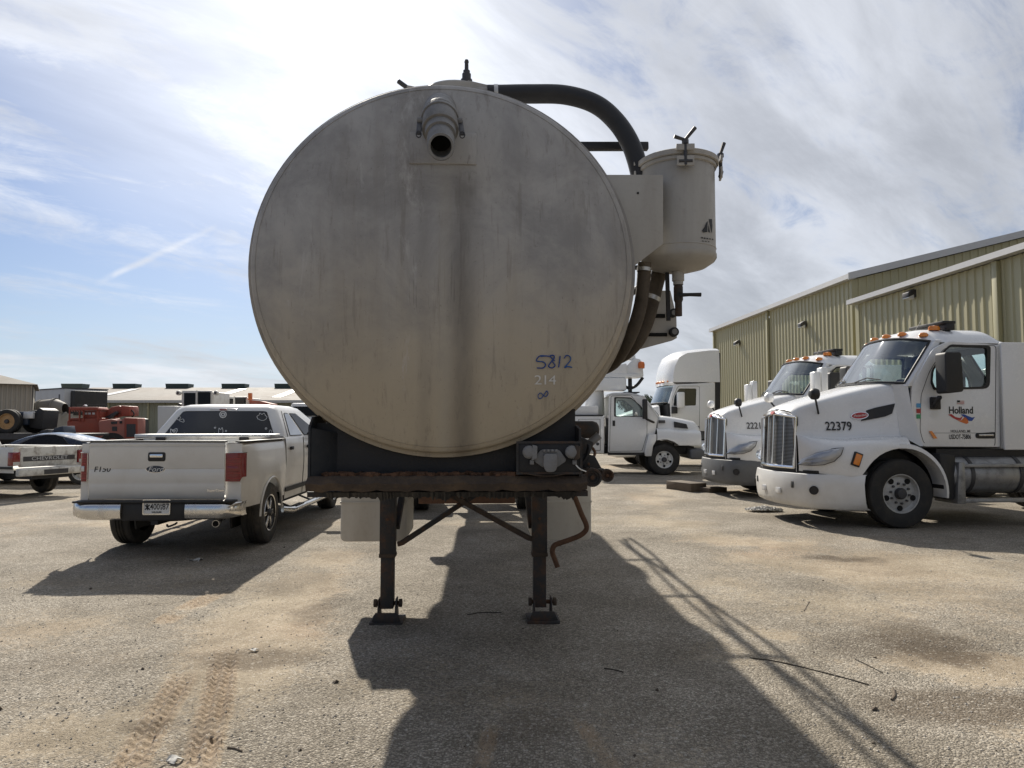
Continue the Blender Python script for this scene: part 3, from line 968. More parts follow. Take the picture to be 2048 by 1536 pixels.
def head_y(x, z):
    q = min(1.0, ((x - TX) / RX) ** 2 + ((z - TZ) / RZ) ** 2)
    return -BULGE * (1 - q) - 0.012 * math.sin(math.pi * min(1, q))


def ell(prof, n=128):
    m = MB().lathe(prof, (0, 0, 0), 'y', n)
    m.v = [Vector((TX + v.x * RX, v.y, TZ + v.z * RZ)) for v in m.v]
    return m


prof = [(0.0005, -BULGE)]
for k in range(1, 25):
    t = k / 24 * 0.985
    prof.append((t, head_y(TX + t * RX, TZ)))
prof += [(0.994, 0.004), (0.9985, 0.02), (1.0, 0.045)]
ell(prof).build('tank_head', 'tank_paint', T, ang=50)
ell([(0.990, 0.052), (1.022, 0.052), (1.024, 0.056), (1.024, 0.098), (1.022, 0.102), (0.99, 0.102)]).build('head_flange', 'tank_paint', T)
ell([(0.985, 0.104), (0.985, 9.7), (0.7, 9.85), (0.001, 9.9)], 96).build('tank_shell', 'tank_paint', T)
for yy in (0.24, 2.6, 5.0, 7.4):
    ell([(0.984, yy), (1.058, yy), (1.058, yy + 0.07), (0.984, yy + 0.07)], 96).build('stiffener_ring', 'tank_paint', T)
# seam bead just inside the rim
bead = MB().lathe([(0.965, head_y(TX + 0.965 * RX, TZ) + 0.002), (0.967, head_y(TX + 0.967 * RX, TZ) - 0.003), (0.972, head_y(TX + 0.972 * RX, TZ) + 0.002)], (0, 0, 0), 'y', 128)
bead.v = [Vector((TX + v.x * RX, v.y, TZ + v.z * RZ)) for v in bead.v]
bead.build('weld_seam', 'tank_paint', T)

# numbers on the head
def drape(p):
    return Vector((p.x, head_y(p.x, p.z) - 0.004, p.z))


def headpt(px, py):
    p = on(px, py, 'y', -0.06)
    for _ in range(3):
        p = on(px, py, 'y', head_y(p.x, p.z))
    return p


def pen(strokes, name, mat, w=0.003):
    m = MB()
    for st_ in strokes:
        pts = [drape(headpt(*q)) for q in st_]
        m.tube(smooth_path(pts, 6), w, 6)
    return m.build(name, mat, T)


pen([[(1100, 713), (1080, 712), (1073, 722), (1086, 724), (1091, 730), (1086, 736), (1074, 736)], [(1081, 713), (1094, 712)]], 'pen_digit', 'marker_blue')
pen([[(1109, 722), (1103, 716), (1100, 712), (1107, 711), (1108, 717), (1100, 727), (1097, 733), (1104, 736), (1110, 731), (1103, 721)]], 'pen_digit', 'marker_blue')
pen([[(1120, 712), (1119, 723), (1117, 735)]], 'pen_digit', 'marker_blue')
pen([[(1128, 717), (1133, 711), (1140, 714), (1140, 722), (1129, 735), (1136, 733), (1144, 735), (1131, 732)]], 'pen_digit', 'marker_blue')
pen([[(1086, 791), (1081, 786), (1076, 791), (1078, 797), (1083, 796), (1089, 788), (1093, 782), (1096, 787), (1092, 793), (1086, 791)]], 'pen_mark', 'marker_blue', 0.0022)
p = headpt(1090, 761)
for k, ch in enumerate('214'):
    lettering(ch, 0.066, 'ink_stencil', T, headpt(1076 + 14.5 * k, 761), (1, 0, 0), (0, 0, 1), sx=1.25, fn=drape, name='stencil_digit')

# outlet: camlock coupling looking down, on a doubler plate
pa, pb = headpt(820, 265), headpt(953, 330)
m = MB()
us = [pa.x + (pb.x - pa.x) * k / 8 for k in range(9)]
vs = [pb.z + (pa.z - pb.z) * k / 5 for k in range(6)]
m.grid(lambda u, v: (u, head_y(u, v) - 0.010, v), us, vs)
m.build('doubler_plate', 'tank_paint', T, solid=0.012, bevel=0.003)
HP = headpt(880, 222)
e_loc = FT.i @ EYE
path_o = [HP + Vector((0, 0.10, 0.05)), HP, on(880, 240, 'y', head_y(HP.x, HP.z) - 0.16), on(881, 268, 'y', head_y(HP.x, HP.z) - 0.25), on(882, 293, 'y', head_y(HP.x, HP.z) - 0.34)]
path_o.append(path_o[-1] + (e_loc - path_o[-1]).normalized() * 0.05)
PO = smooth_path(path_o, 12)
cum = [0.0]
for a, b in zip(PO, PO[1:]):
    cum.append(cum[-1] + (b - a).length)


def along(t):
    """point at a fraction of the outlet's length"""
    L = max(0.0, min(1.0, t)) * cum[-1]
    for k in range(len(PO) - 1):
        if cum[k + 1] >= L:
            return PO[k].lerp(PO[k + 1], (L - cum[k]) / max(1e-9, cum[k + 1] - cum[k]))
    return PO[-1]


def coll(r0, t0, r1, t1, name, mat='cast_dark', n=28, par=T, bevel=0.003):
    ts = np.linspace(t0, t1, 6)
    return MB().tube([along(t) for t in ts], [r0 + (r1 - r0) * (t - t0) / (t1 - t0) for t in ts], n).build(name, mat, par, bevel)


outl = coll(0.084, 0.0, 0.084, 0.46, 'outlet_pipe', 'cast_dark')
coll(0.090, 0.40, 0.090, 0.45, 'pipe_collar', 'cast_dark')
cpl = coll(0.086, 0.46, 0.083, 0.66, 'camlock_coupler')
coll(0.092, 0.47, 0.092, 0.51, 'coupler_rim', par=cpl)
coll(0.089, 0.62, 0.086, 0.66, 'coupler_rim', par=cpl)
sidev = Vector((1, 0, 0))
for s in (-1, 1):
    MB().bar(along(0.48) + sidev * s * 0.098, along(0.72) + sidev * s * 0.102, 0.010, 0.024, up=sidev).build('cam_lever', 'steel_dark', cpl, 0.003)
    MB().cyl(along(0.52) + sidev * s * 0.08, along(0.52) + sidev * s * 0.108, 0.018, n=12).build('cam_boss', 'cast_dark', cpl)
    MB().tube([along(0.72) + sidev * s * (0.102 + 0.012 * math.cos(a)) + Vector((0, 0, 0.016 * math.sin(a))) for a in np.linspace(0, 6.3, 10)], 0.003, 5).build('pull_ring', 'steel_dark', cpl)
nip = MB()
rads = [(0.66, 0.074), (0.74, 0.072), (0.745, 0.060), (0.80, 0.060), (0.805, 0.065), (0.84, 0.060), (0.845, 0.065), (0.88, 0.060), (0.885, 0.064), (0.92, 0.059), (0.925, 0.062), (1.0, 0.058)]
nip.tube([along(t) for t, r in rads], [r for t, r in rads], 32, False)
nip.tube([along(0.80), along(0.9), along(1.0)], [0.046, 0.047, 0.048], 32, False)
dd_ = (PO[-1] - PO[-2]).normalized()
uu_ = dd_.orthogonal().normalized()
vv_ = dd_.cross(uu_)
nip.loft([[PO[-1] + dd_ * 0.001 + (uu_ * math.cos(2 * PI * k / 32) + vv_ * math.sin(2 * PI * k / 32)) * r for k in range(32)] for r in (0.0585, 0.0475)], True, False)
nip.build('hose_nipple', 'cast_grey', T)
MB().cyl(along(0.82), along(0.84), 0.0465, n=32).build('bore', 'dark_gap', T)

# top hatch and its handles
hz = on(905, 160, 'y', 0.42).z
hx = on(912, 160, 'y', 0.55).x
hat = MB().lathe([(0.001, hz), (0.205, hz), (0.215, hz - 0.012), (0.215, hz - 0.04), (0.19, hz - 0.045), (0.185, TZ + RZ * 0.95)], (hx, 0.62, 0), 'z', 36).build('hatch', 'pot_paint', T)
q = on(933, 160, 'y', 0.46)
zt_ = on(933, 120, 'y', 0.46).z
MB().lathe([(0.034, q.z - 0.03), (0.034, q.z), (0.026, q.z + 0.004), (0.026, q.z + 0.035), (0.020, q.z + 0.04), (0.020, q.z + 0.055), (0.012, q.z + 0.06), (0.011, zt_ - 0.02), (0.014, zt_ - 0.012), (0.010, zt_), (0.001, zt_ + 0.003)],
           (q.x, 0.46, 0), 'z', 16).build('hatch_bolt', 'steel_dark', hat)
a, b = on(815, 176, 'y', 0.40), on(796, 162, 'y', 0.40)
MB().tube([a, b], 0.014, 10).build('wing_handle', 'steel_dark', hat, 0.004)
MB().prism([(a.x - 0.03, a.z - 0.12), (a.x + 0.05, a.z - 0.12), (a.x + 0.05, a.z), (a.x, a.z + 0.01)], 'y', 0.385, 0.415).build('clamp_ear', 'pot_paint', hat)
MB().prism([(on(935, 160, 'y', 0.44).x, hz + 0.005), (on(982, 172, 'y', 0.44).x, on(982, 173, 'y', 0.44).z), (on(982, 172, 'y', 0.44).x, hz - 0.2), (on(935, 160, 'y', 0.44).x, hz - 0.2)], 'y', 0.425, 0.455).build('hatch_hinge', 'pot_paint', hat, 0.004)

# vacuum hose over the top to the pot
hp = [on(px, py, 'y', yy) for px, py, yy in ((975, 189, 0.45), (1000, 189, 0.45), (1060, 188, 0.45), (1130, 190, 0.44), (1190, 208, 0.42), (1232, 243, 0.41), (1262, 290, 0.40), (1279, 345, 0.40), (1284, 385, 0.40))]
MB().tube(smooth_path(hp, 8), 0.054, 18).build('vacuum_hose', 'hose_black', T)
MB().tube([on(988, 189, 'y', 0.45), on(996, 189, 'y', 0.45)], 0.057, 18).build('hose_clamp', 'zinc', T)
MB().tube([on(930, 192, 'y', 0.45), on(975, 189, 'y', 0.45)], 0.044, 18).build('hose_stub', 'pot_paint', T)
MB().bar(on(1140, 293, 'y', 0.55), on(1296, 293, 'y', 0.55), 0.045, 0.046).build('cross_bar', 'hose_black', T, 0.006)

# bracket plate carrying the pot
pl_ = [on(px, py, 'y', 0.115) for px, py in ((1120, 350), (1326, 350), (1326, 488), (1271, 530), (1160, 620))]
MB().prism([(p.x, p.z) for p in pl_], 'y', 0.110, 0.122).build('pot_bracket', 'pot_paint', T, 0.002)
MB().prism([(pl_[0].x, pl_[1].z - 0.012), (pl_[1].x, pl_[1].z - 0.012), (pl_[1].x, pl_[1].z - 0.001), (pl_[0].x, pl_[1].z - 0.001)], 'y', 0.1225, 0.46).build('bracket_top', 'pot_paint', T)
q = on(1276, 386, 'y', 0.108)
MB().cyl((q.x, 0.107, q.z), (q.x, 0.1095, q.z), 0.006, n=12).build('bracket_hole', 'dark_gap', T)

# the pot itself
PY = 0.36
wl, wr = on(1283, 420, 'y', PY).x, on(1428, 420, 'y', PY).x
PX, PR = (wl + wr) / 2, (wr - wl) / 2 * 0.985
z_hi = on(1355, 305, 'y', PY - PR).z
z_lo = on(1355, 495, 'y', PY - PR).z
pot = MB()
pot.lathe([(PR * 0.97, z_hi), (PR, z_hi - 0.01), (PR, z_lo), (PR + 0.004, z_lo), (PR + 0.004, z_lo - 0.02), (PR * 0.97, z_lo - 0.035), (PR * 0.75, z_lo - 0.065), (PR * 0.4, z_lo - 0.085), (0.001, z_lo - 0.09)], (PX, PY, 0), 'z', 56)
pot.build('scrubber_pot', 'pot_paint', T, ang=45)
lid = MB().lathe([(PR + 0.012, z_hi - 0.012), (PR + 0.022, z_hi - 0.008), (PR + 0.022, z_hi + 0.018), (PR + 0.012, z_hi + 0.024), (PR * 0.6, z_hi + 0.05), (0.001, z_hi + 0.06)], (PX, PY, 0), 'z', 56).build('pot_lid', 'pot_paint', T, ang=40)
MB().lathe([(PR + 0.001, z_hi - 0.035), (PR + 0.010, z_hi - 0.03), (PR + 0.010, z_hi - 0.0135), (PR + 0.001, z_hi - 0.0125)], (PX, PY, 0), 'z', 56).build('pot_rim', 'pot_paint', T)
def ring_seam(zz):
    MB().lathe([(PR + 0.0005, zz - 0.004), (PR + 0.003, zz), (PR + 0.0005, zz + 0.004)], (PX, PY, 0), 'z', 56).build('weld_seam', 'pot_paint', T)
ring_seam(z_lo + 0.03)
for ang_ in (-95, -12, 30, 170, 100):
    a = RAD(ang_)
    d = Vector((math.cos(a), math.sin(a), 0))
    s = Vector((-d.y, d.x, 0))
    base = Vector((PX, PY, 0)) + d * (PR + 0.034)
    lug = MB()
    for k in (-1, 1):
        lug.bar(base + s * k * 0.024 + Vector((0, 0, z_hi - 0.085)), base + s * k * 0.024 + Vector((0, 0, z_hi - 0.03)), 0.012, 0.045, up=s)
        lug.bar(base + s * k * 0.024 + Vector((0, 0, z_hi + 0.00)), base + s * k * 0.024 + Vector((0, 0, z_hi + 0.035)), 0.014, 0.05, up=s)
    lo_ = lug.build('swing_bolt_lug', 'pot_paint', T, 0.003)
    MB().cyl(base + Vector((0, 0, z_hi - 0.08)), base + Vector((0, 0, z_hi + 0.06)), 0.010, n=10).build('swing_bolt', 'steel_dark', lo_)
    MB().cyl(base - s * 0.036 + Vector((0, 0, z_hi - 0.06)), base + s * 0.036 + Vector((0, 0, z_hi - 0.06)), 0.011, n=10).build('pin', 'steel_dark', lo_)
    nut = MB().cyl(base + Vector((0, 0, z_hi + 0.036)), base + Vector((0, 0, z_hi + 0.058)), 0.018, n=6)
    if ang_ == -95:
        nut.tube([base + Vector((0, 0, z_hi + 0.058)), base + s * -0.0 + Vector((0.055, 0, z_hi + 0.125))], [0.009, 0.011], 8)
        nut.tube([base + Vector((0, 0, z_hi + 0.056)), base + Vector((-0.06, 0, z_hi + 0.075))], [0.009, 0.011], 8)
    else:
        nut.tube([base + Vector((0, 0, z_hi + 0.058)), base + Vector((0.022, 0, z_hi + 0.12))], [0.009, 0.011], 8)
    nut.build('handle_nut', 'steel_dark', lo_)


def onpot(px, py):
    r_ = FT.i.to_3x3() @ ray(px, py)
    e_ = FT.i @ EYE
    ox, oy = e_.x - PX, e_.y - PY
    A = r_.x ** 2 + r_.y ** 2
    B = 2 * (ox * r_.x + oy * r_.y)
    C = ox * ox + oy * oy - (PR + 0.003) ** 2
    t = (-B - math.sqrt(max(0.0, B * B - 4 * A * C))) / (2 * A)
    return e_ + r_ * t


def pot_decal(polys, name, mat):
    m = MB()
    for poly in polys:
        P = [onpot(*q) for q in poly]
        m.add(P, [tuple(range(len(P)))])
    m.build(name, mat, T)


pot_decal([[(1404, 461), (1409, 454), (1413, 445), (1415.5, 442), (1414.5, 464), (1407, 465)], [(1417, 447), (1420.5, 466), (1417, 463)], [(1418, 438), (1424, 438), (1425, 452), (1424, 467), (1421.5, 456)]], 'pot_emblem', 'ink_black')
pot_decal([[(1402 + k * 5.5, 474 + k * 0.8), (1406 + k * 5.2, 474.5 + k * 0.8), (1406 + k * 5.2, 477 + k * 0.8), (1402 + k * 5.5, 476.5 + k * 0.8)] for k in range(5)] +
          [[(1404 + k * 6, 481 + k * 0.6), (1408 + k * 5.6, 481.5 + k * 0.6), (1408 + k * 5.6, 483 + k * 0.6), (1404 + k * 6, 482.5 + k * 0.6)] for k in range(3)], 'pot_fine_print', 'ink_black')

# drain valve below the pot
vx = on(1356, 540, 'y', PY).x
zz = lambda py: on(1356, py, 'y', PY).z
MB().lathe([(0.034, z_lo - 0.06), (0.034, zz(562)), (0.028, zz(563)), (0.028, zz(570))], (vx, PY, 0), 'z', 16).build('drain_fitting', 'pot_paint', T)
vl = MB().lathe([(0.022, zz(568)), (0.026, zz(575)), (0.026, zz(600)), (0.020, zz(605)), (0.020, zz(632)), (0.012, zz(632))], (vx, PY, 0), 'z', 16).build('drain_valve', 'rust_paint', T)
q = zz(592)
MB().tube([(vx, PY - 0.03, q), (vx + 0.05, PY - 0.045, q), (vx + 0.115, PY - 0.045, q)], [0.012, 0.010, 0.012], 10).build('valve_lever', 'plastic_black', vl)
MB().bar((vx - 0.055, PY + 0.03, zz(530)), (vx - 0.05, PY + 0.03, zz(640)), 0.02, 0.02).build('valve_stay', 'frame_black', T)

# suction hoses behind, with clamps
h1 = [on(px, py, 'y', yy) for px, py, yy in ((1289, 525, 0.26), (1287, 560, 0.27), (1281, 610, 0.3), (1266, 660, 0.34), (1245, 702, 0.42), (1222, 730, 0.6), (1185, 745, 0.95), (1140, 750, 1.3))]
MB().tube(smooth_path(h1, 6), 0.037, 14).build('suction_hose', 'hose_tan', T)
MB().tube([on(1288.5, 536, 'y', 0.26), on(1288, 543, 'y', 0.26)], 0.040, 14).build('hose_clamp', 'zinc', T)
h2_ = [on(px, py, 'y', yy) for px, py, yy in ((1325, 525, 0.5), (1313, 565, 0.5), (1302, 610, 0.5), (1290, 650, 0.52), (1268, 690, 0.57), (1235, 715, 0.75), (1180, 730, 1.1))]
MB().tube(smooth_path(h2_, 6), 0.044, 14).build('suction_hose', 'hose_tan', T)
MB().tube([on(1306, 592, 'y', 0.5), on(1303, 600, 'y', 0.5)], 0.048, 14).build('hose_clamp', 'zinc', T)
sl = [on(px, py, 'y', 0.62) for px, py in ((1316, 581), (1341, 581), (1353, 632), (1354, 676), (1345, 681), (1200, 720), (1200, 660), (1290, 640))]
MB().prism([(p.x, p.z) for p in sl], 'y', 0.62, 0.632).build('hose_bracket', 'pot_paint', T, 0.002)
for (x0, y0, x1, y1) in ((1310, 628, 1330, 636), (1296, 666, 1334, 673)):
    a, b = on(x0, y0, 'y', 0.618), on(x1, y1, 'y', 0.618)
    MB().bx(a.x, b.x, 0.612, 0.6185, b.z, a.z).build('bracket_slot', 'dark_gap', T)
for px, py, rr_ in ((1348, 664, 0.028), (1347, 626, 0.026)):
    p = on(px, py, 'y', 0.60)
    bo = MB().cyl((p.x, 0.585, p.z), (p.x, 0.640, p.z), rr_, n=20).build('bracket_bolt', 'frame_black', T, 0.004)
    MB().cyl((p.x, 0.580, p.z), (p.x, 0.584, p.z), rr_ * 0.6, n=16).build('bolt_face', 'cast_grey', bo)

# hoses and rails along the right flank (their shadows lie on the gravel)
def flank(ang_, off):
    a = RAD(ang_)
    return TX + (RX + off) * math.cos(a), TZ + (RZ + off) * math.sin(a)


for ang_, off, wob, r_, ph in ((24, 0.17, 0.02, 0.022, 0.0), (16, 0.25, 0.04, 0.028, 1.3), (10, 0.34, 0.03, 0.024, 3.0)):
    pts = []
    for k in range(28):
        yy = 0.9 + k * 0.32
        x_, z_ = flank(ang_ + 2.0 * math.sin(yy * 1.15 + ph), off + wob * math.sin(yy * 1.7 + ph * 2))
        pts.append((x_, yy, z_))
    MB().tube(smooth_path(pts, 3), r_, 10).build('side_hose', 'hose_black', T)
for yy in (1.2, 2.9, 4.6, 6.3, 8.0):
    a, b = flank(16, -0.02), flank(12, 0.36)
    MB().bar((a[0], yy, a[1]), (b[0], yy, b[1]), 0.06, 0.02).build('hose_hanger', 'frame_black', T)

# front cradle: dark plate cut to the tank, with end plates
YC = 0.13
lft, rgt = on(634, 900, 'y', YC).x, on(1150, 900, 'y', YC).x
ztl, ztr = on(640, 846, 'y', YC).z, on(1150, 818, 'y', YC).z
zc = on(885, 950, 'y', YC).z
arc = []
a0 = math.atan2((ztl - TZ) / RZ, (lft + 0.05 - TX) / RX)
xs = np.linspace(lft + 0.02, rgt - 0.015, 40)
poly = [(rgt, zc), (lft, zc), (lft, ztl)]
for x_ in xs:
    q = 1 - ((x_ - TX) / (RX * 0.972)) ** 2
    z_ = TZ - RZ * 0.972 * math.sqrt(max(0, q))
    poly.append((x_, min(z_, ztl if x_ < TX else ztr)))
poly.append((rgt, ztr))
cr = MB()
nP = len(poly)
top = poly[2:]
cr.loft([[Vector((x_, YC, zc)) for x_, z_ in top], [Vector((x_, YC, z_)) for x_, z_ in top]], False, False)
cr.build('cradle_plate', 'frame_black', T, solid=0.014)
MB().prism([(-0.01, zc), (0.34, zc), (0.34, ztl + 0.05), (0.06, ztl + 0.03), (-0.01, ztl - 0.02)], 'x', lft - 0.012, lft - 0.001).build('cradle_cheek', 'plate_blue', T)
MB().prism([(-0.02, zc + 0.001), (YC - 0.002, zc + 0.001), (YC - 0.002, ztl - 0.012), (-0.02, ztl - 0.03)], 'x', rgt + 0.001, rgt + 0.013).build('cradle_cheek', 'frame_black', T)
# the slanted bluish return at the left end
qa = on(676, 870, 'y', YC - 0.012).x
MB().add([(lft + 0.001, 0.0, zc + 0.002), (qa, YC - 0.012, zc + 0.002), (qa, YC - 0.012, ztl - 0.05), (lft + 0.001, 0.0, ztl - 0.025)], [(0, 1, 2, 3)]).build('corner_plate', 'plate_blue', T, solid=0.006)

# upper coupler plate: ledge, up-turned lip, ragged grease below
zl = on(885, 952, 'y', 0.0).z
wl_, wr_ = on(608, 985, 'y', -0.06).x, on(1176, 972, 'y', -0.06).x
lip = MB()
n_ = 36
rowa, rowb, rowc, rowd = [], [], [], []
for k in range(n_ + 1):
    t = k / n_
    x_t = (lft - 0.012) * (1 - t) + (rgt + 0.04) * t
    x_b = wl_ * (1 - t) + wr_ * t
    j = 0.004 * math.sin(k * 2.3) + 0.003 * math.sin(k * 5.1)
    rowa.append(Vector((x_t, 0.34, zl - 0.002)))
    rowb.append(Vector((x_t, -0.005, zl + j * 0.4)))
    rowc.append(Vector(((x_t * 0.35 + x_b * 0.65), -0.045, zl - 0.035 + j)))
    rowd.append(Vector((x_b, -0.03 + 0.05 * (1 if False else 0), zl - 0.072 + j)))
lip.loft([rowa, rowb, rowc, rowd], False, False)
lip.build('coupler_lip', 'rust_ledge', T, solid=0.012)
MB().bx(lft - 0.02, rgt + 0.05, 0.02, 1.7, zl - 0.105, zl - 0.078).build('coupler_plate', 'rust_paint', T)
rb = MB()
rnd = random.Random(4)
for k in range(150):
    x_ = lft + 0.05 + (rgt - lft - 0.35) * rnd.random() ** 0.8
    y_ = 0.005 + 0.09 * rnd.random()
    s_ = 0.006 + 0.013 * rnd.random()
    rb.box((x_, y_, zl + s_ * 0.4), (s_ * 2.2, s_ * 1.6, s_), Matrix.Rotation(rnd.random() * 3, 3, 'Z') @ Matrix.Rotation(rnd.random() * 0.6 - 0.3, 3, 'X'))
o = rb.build('rust_flakes', 'rust', T)
o['kind'] = 'stuff'
gr = MB()
up_, dn_ = [], []
for k in range(161):
    t = k / 160
    x_ = (wl_ + 0.1) * (1 - t) + (wr_ - 0.06) * t
    d = 0.012 + 0.010 * abs(math.sin(k * 0.19)) + 0.016 * rnd.random() ** 3 + (0.018 * rnd.random() if (k % 40) > 27 else 0)
    up_.append(Vector((x_, -0.012, zl - 0.074)))
    dn_.append(Vector((x_, 0.0 + 0.01 * rnd.random(), zl - 0.078 - d)))
gr.loft([up_, dn_], False, False)
gr.build('grease_fringe', 'grease', T, solid=0.008)

# electrical and air connection box
a, b = on(1034, 884, 'y', -0.03), on(1163, 947, 'y', -0.03)
MB().bx(a.x, b.x, -0.03, 0.11, b.z, a.z).build('connector_box', 'frame_black', T, 0.005)
MB().ringpanel([(a.x - 0.004, b.z - 0.004), (b.x + 0.004, b.z - 0.004), (b.x + 0.004, a.z + 0.004), (a.x - 0.004, a.z + 0.004)],
               [(a.x + 0.008, b.z + 0.008), (b.x - 0.008, b.z + 0.008), (b.x - 0.008, a.z - 0.008), (a.x + 0.008, a.z - 0.008)], 'y', -0.036, -0.0305).build('box_edge', 'rust_paint', T)
for px in (1061, 1146):
    c = on(px, 904, 'y', -0.05)
    gh = MB()
    gh.lathe([(0.001, -0.088), (0.022, -0.086), (0.031, -0.078), (0.033, -0.062), (0.026, -0.052), (0.018, -0.045), (0.018, -0.0365)], (c.x - 0.008, 0, c.z), 'y', 20)
    g_ = gh.build('gladhand', 'cast_grey', T)
    MB().prism([(c.x + 0.004, c.z - 0.042), (c.x + 0.030, c.z - 0.030), (c.x + 0.032, c.z + 0.030), (c.x + 0.008, c.z + 0.036)], 'y', -0.086, -0.040).build('gladhand_jaw', 'cast_grey' if px < 1100 else 'rust_ledge', g_, 0.004)
    MB().box((c.x + 0.006, -0.06, c.z - 0.050), (0.02, 0.02, 0.022)).build('gladhand_stop', 'cast_grey', g_, 0.003)
c = on(1100, 916, 'y', -0.05)
so = MB().prism(rpoly([(c.x - 0.085, c.z - 0.012), (c.x - 0.045, c.z + 0.042), (c.x + 0.045, c.z + 0.042), (c.x + 0.085, c.z - 0.012), (c.x + 0.03, c.z - 0.05), (c.x - 0.03, c.z - 0.05)], 0.015), 'y', -0.050, -0.0365).build('trailer_socket', 'cast_grey', T, 0.003)
MB().prism(rpoly([(c.x - 0.034, c.z + 0.022), (c.x + 0.034, c.z + 0.022), (c.x + 0.036, c.z - 0.035), (c.x + 0.022, c.z - 0.068), (c.x - 0.022, c.z - 0.068), (c.x - 0.036, c.z - 0.035)], 0.014), 'y', -0.082, -0.051).build('socket_cover', 'cast_grey', so, 0.005)
for k in range(4):
    MB().box((c.x - 0.03 + 0.02 * k, -0.062, c.z + 0.037), (0.012, 0.022, 0.012)).build('hinge_knuckle', 'cast_grey', so, 0.002)
MB().tube(smooth_path([on(1148, 915, 'y', -0.04), on(1151, 928, 'y', -0.06), on(1160, 938, 'y', -0.06), on(1172, 943, 'y', -0.02)], 6), 0.003, 6).build('wire', 'ink_white', T)
MB().tube(smooth_path([on(1040, 944, 'y', -0.035), on(1068, 950, 'y', -0.05), on(1100, 952, 'y', -0.05), on(1130, 948, 'y', -0.04)], 6), 0.003, 6).build('wire', 'rust_ledge', T)

# air tank, valves and two capped pipes at the right of the cradle
a = on(1176, 859, 'y', 0.55)
MB().lathe([(0.001, 0.40), (0.05, 0.405), (0.072, 0.425), (0.077, 0.46), (0.077, 1.1), (0.06, 1.13), (0.001, 1.14)], (a.x, 0, a.z), 'y', 24).v
at_ = MB()
zc1, zc2 = on(1176, 842, 'y', 0.55).z, on(1176, 877, 'y', 0.55).z
x1_, x2_ = on(1152, 860, 'y', 0.55).x, on(1199, 860, 'y', 0.55).x
at_.tube([(x1_ - 0.35, 0.58, (zc1 + zc2) / 2), (x2_ - 0.035, 0.58, (zc1 + zc2) / 2), (x2_ - 0.012, 0.58, (zc1 + zc2) / 2), (x2_, 0.58, (zc1 + zc2) / 2)], [(zc1 - zc2) / 2] * 2 + [(zc1 - zc2) / 2 * 0.85, (zc1 - zc2) / 2 * 0.5], 24)
at_.build('air_tank', 'rust_paint', T, ang=50)
p = on(1165, 895, 'y', 0.35)
MB().box(p, (0.09, 0.10, 0.10), Matrix.Rotation(0.4, 3, 'Y')).build('relay_valve', 'rust_paint', T, 0.012)
p = on(1180, 885, 'y', 0.35)
MB().cyl(p + Vector((-0.03, 0, -0.03)), p + Vector((0.05, 0, 0.04)), 0.022, n=12).build('valve_port', 'cast_grey', T)
MB().tube(smooth_path([on(1160, 880, 'y', 0.35), on(1178, 893, 'y', 0.3), on(1172, 915, 'y', 0.3), on(1158, 935, 'y', 0.3)], 6), 0.010, 8).build('air_line', 'hose_black', T)
MB().tube(smooth_path([on(1155, 870, 'y', 0.4), on(1172, 885, 'y', 0.35), on(1190, 905, 'y', 0.35), on(1176, 930, 'y', 0.3)], 6), 0.008, 8).build('air_line', 'rust', T)
MB().prism([(on(1160, 905, 'y', 0.3).x, on(1160, 938, 'y', 0.3).z), (on(1203, 930, 'y', 0.3).x, on(1203, 936, 'y', 0.3).z), (on(1190, 905, 'y', 0.3).x, on(1190, 912, 'y', 0.3).z), (on(1160, 905, 'y', 0.3).x, on(1160, 905, 'y', 0.3).z)], 'y', 0.30, 0.40).build('valve_guard', 'frame_black', T, 0.004)
for px, py, rr_, yy in ((1185, 955, 0.049, 0.08), (1215, 951, 0.036, 0.35)):
    c = on(px, py, 'y', yy)
    cp = MB().lathe([(0.001, yy + 0.012), (rr_ * 0.45, yy + 0.012), (rr_ * 0.5, yy + 0.004), (rr_ * 0.7, yy + 0.004), (rr_ * 0.75, yy - 0.006), (rr_ * 0.97, yy - 0.006), (rr_, yy), (rr_, yy + 0.035), (rr_ * 0.8, yy + 0.045), (rr_ * 0.8, yy + 0.6)], (c.x, 0, c.z), 'y', 28)
    cp = cp.build('capped_pipe', 'rust_paint', T, ang=30)
    MB().cyl((c.x, yy - 0.002, c.z), (c.x, yy + 0.0115, c.z), rr_ * 0.22, n=12).build('cap_nut', 'rust', cp)

# chassis rails and crossmembers under the tank
for s in (-1, 1):
    xx = TX + s * 0.46
    rail = MB().bx(xx - 0.075, xx + 0.075, 0.36, 11.2, zl - 0.03, zl - 0.01).bx(xx - 0.012, xx + 0.012, 0.36, 11.2, zl - 0.01, zl + 0.20).bx(xx - 0.075, xx + 0.075, 0.36, 11.2, zl + 0.20, zl + 0.22)
    rail.build('chassis_rail', 'frame_black', T)
for yy in (1.2, 2.6, 4.2, 5.8, 7.4, 8.8):
    MB().bx(TX - 0.44, TX + 0.44, yy - 0.04, yy + 0.04, zl + 0.0, zl + 0.16).build('crossmember', 'frame_black', T)

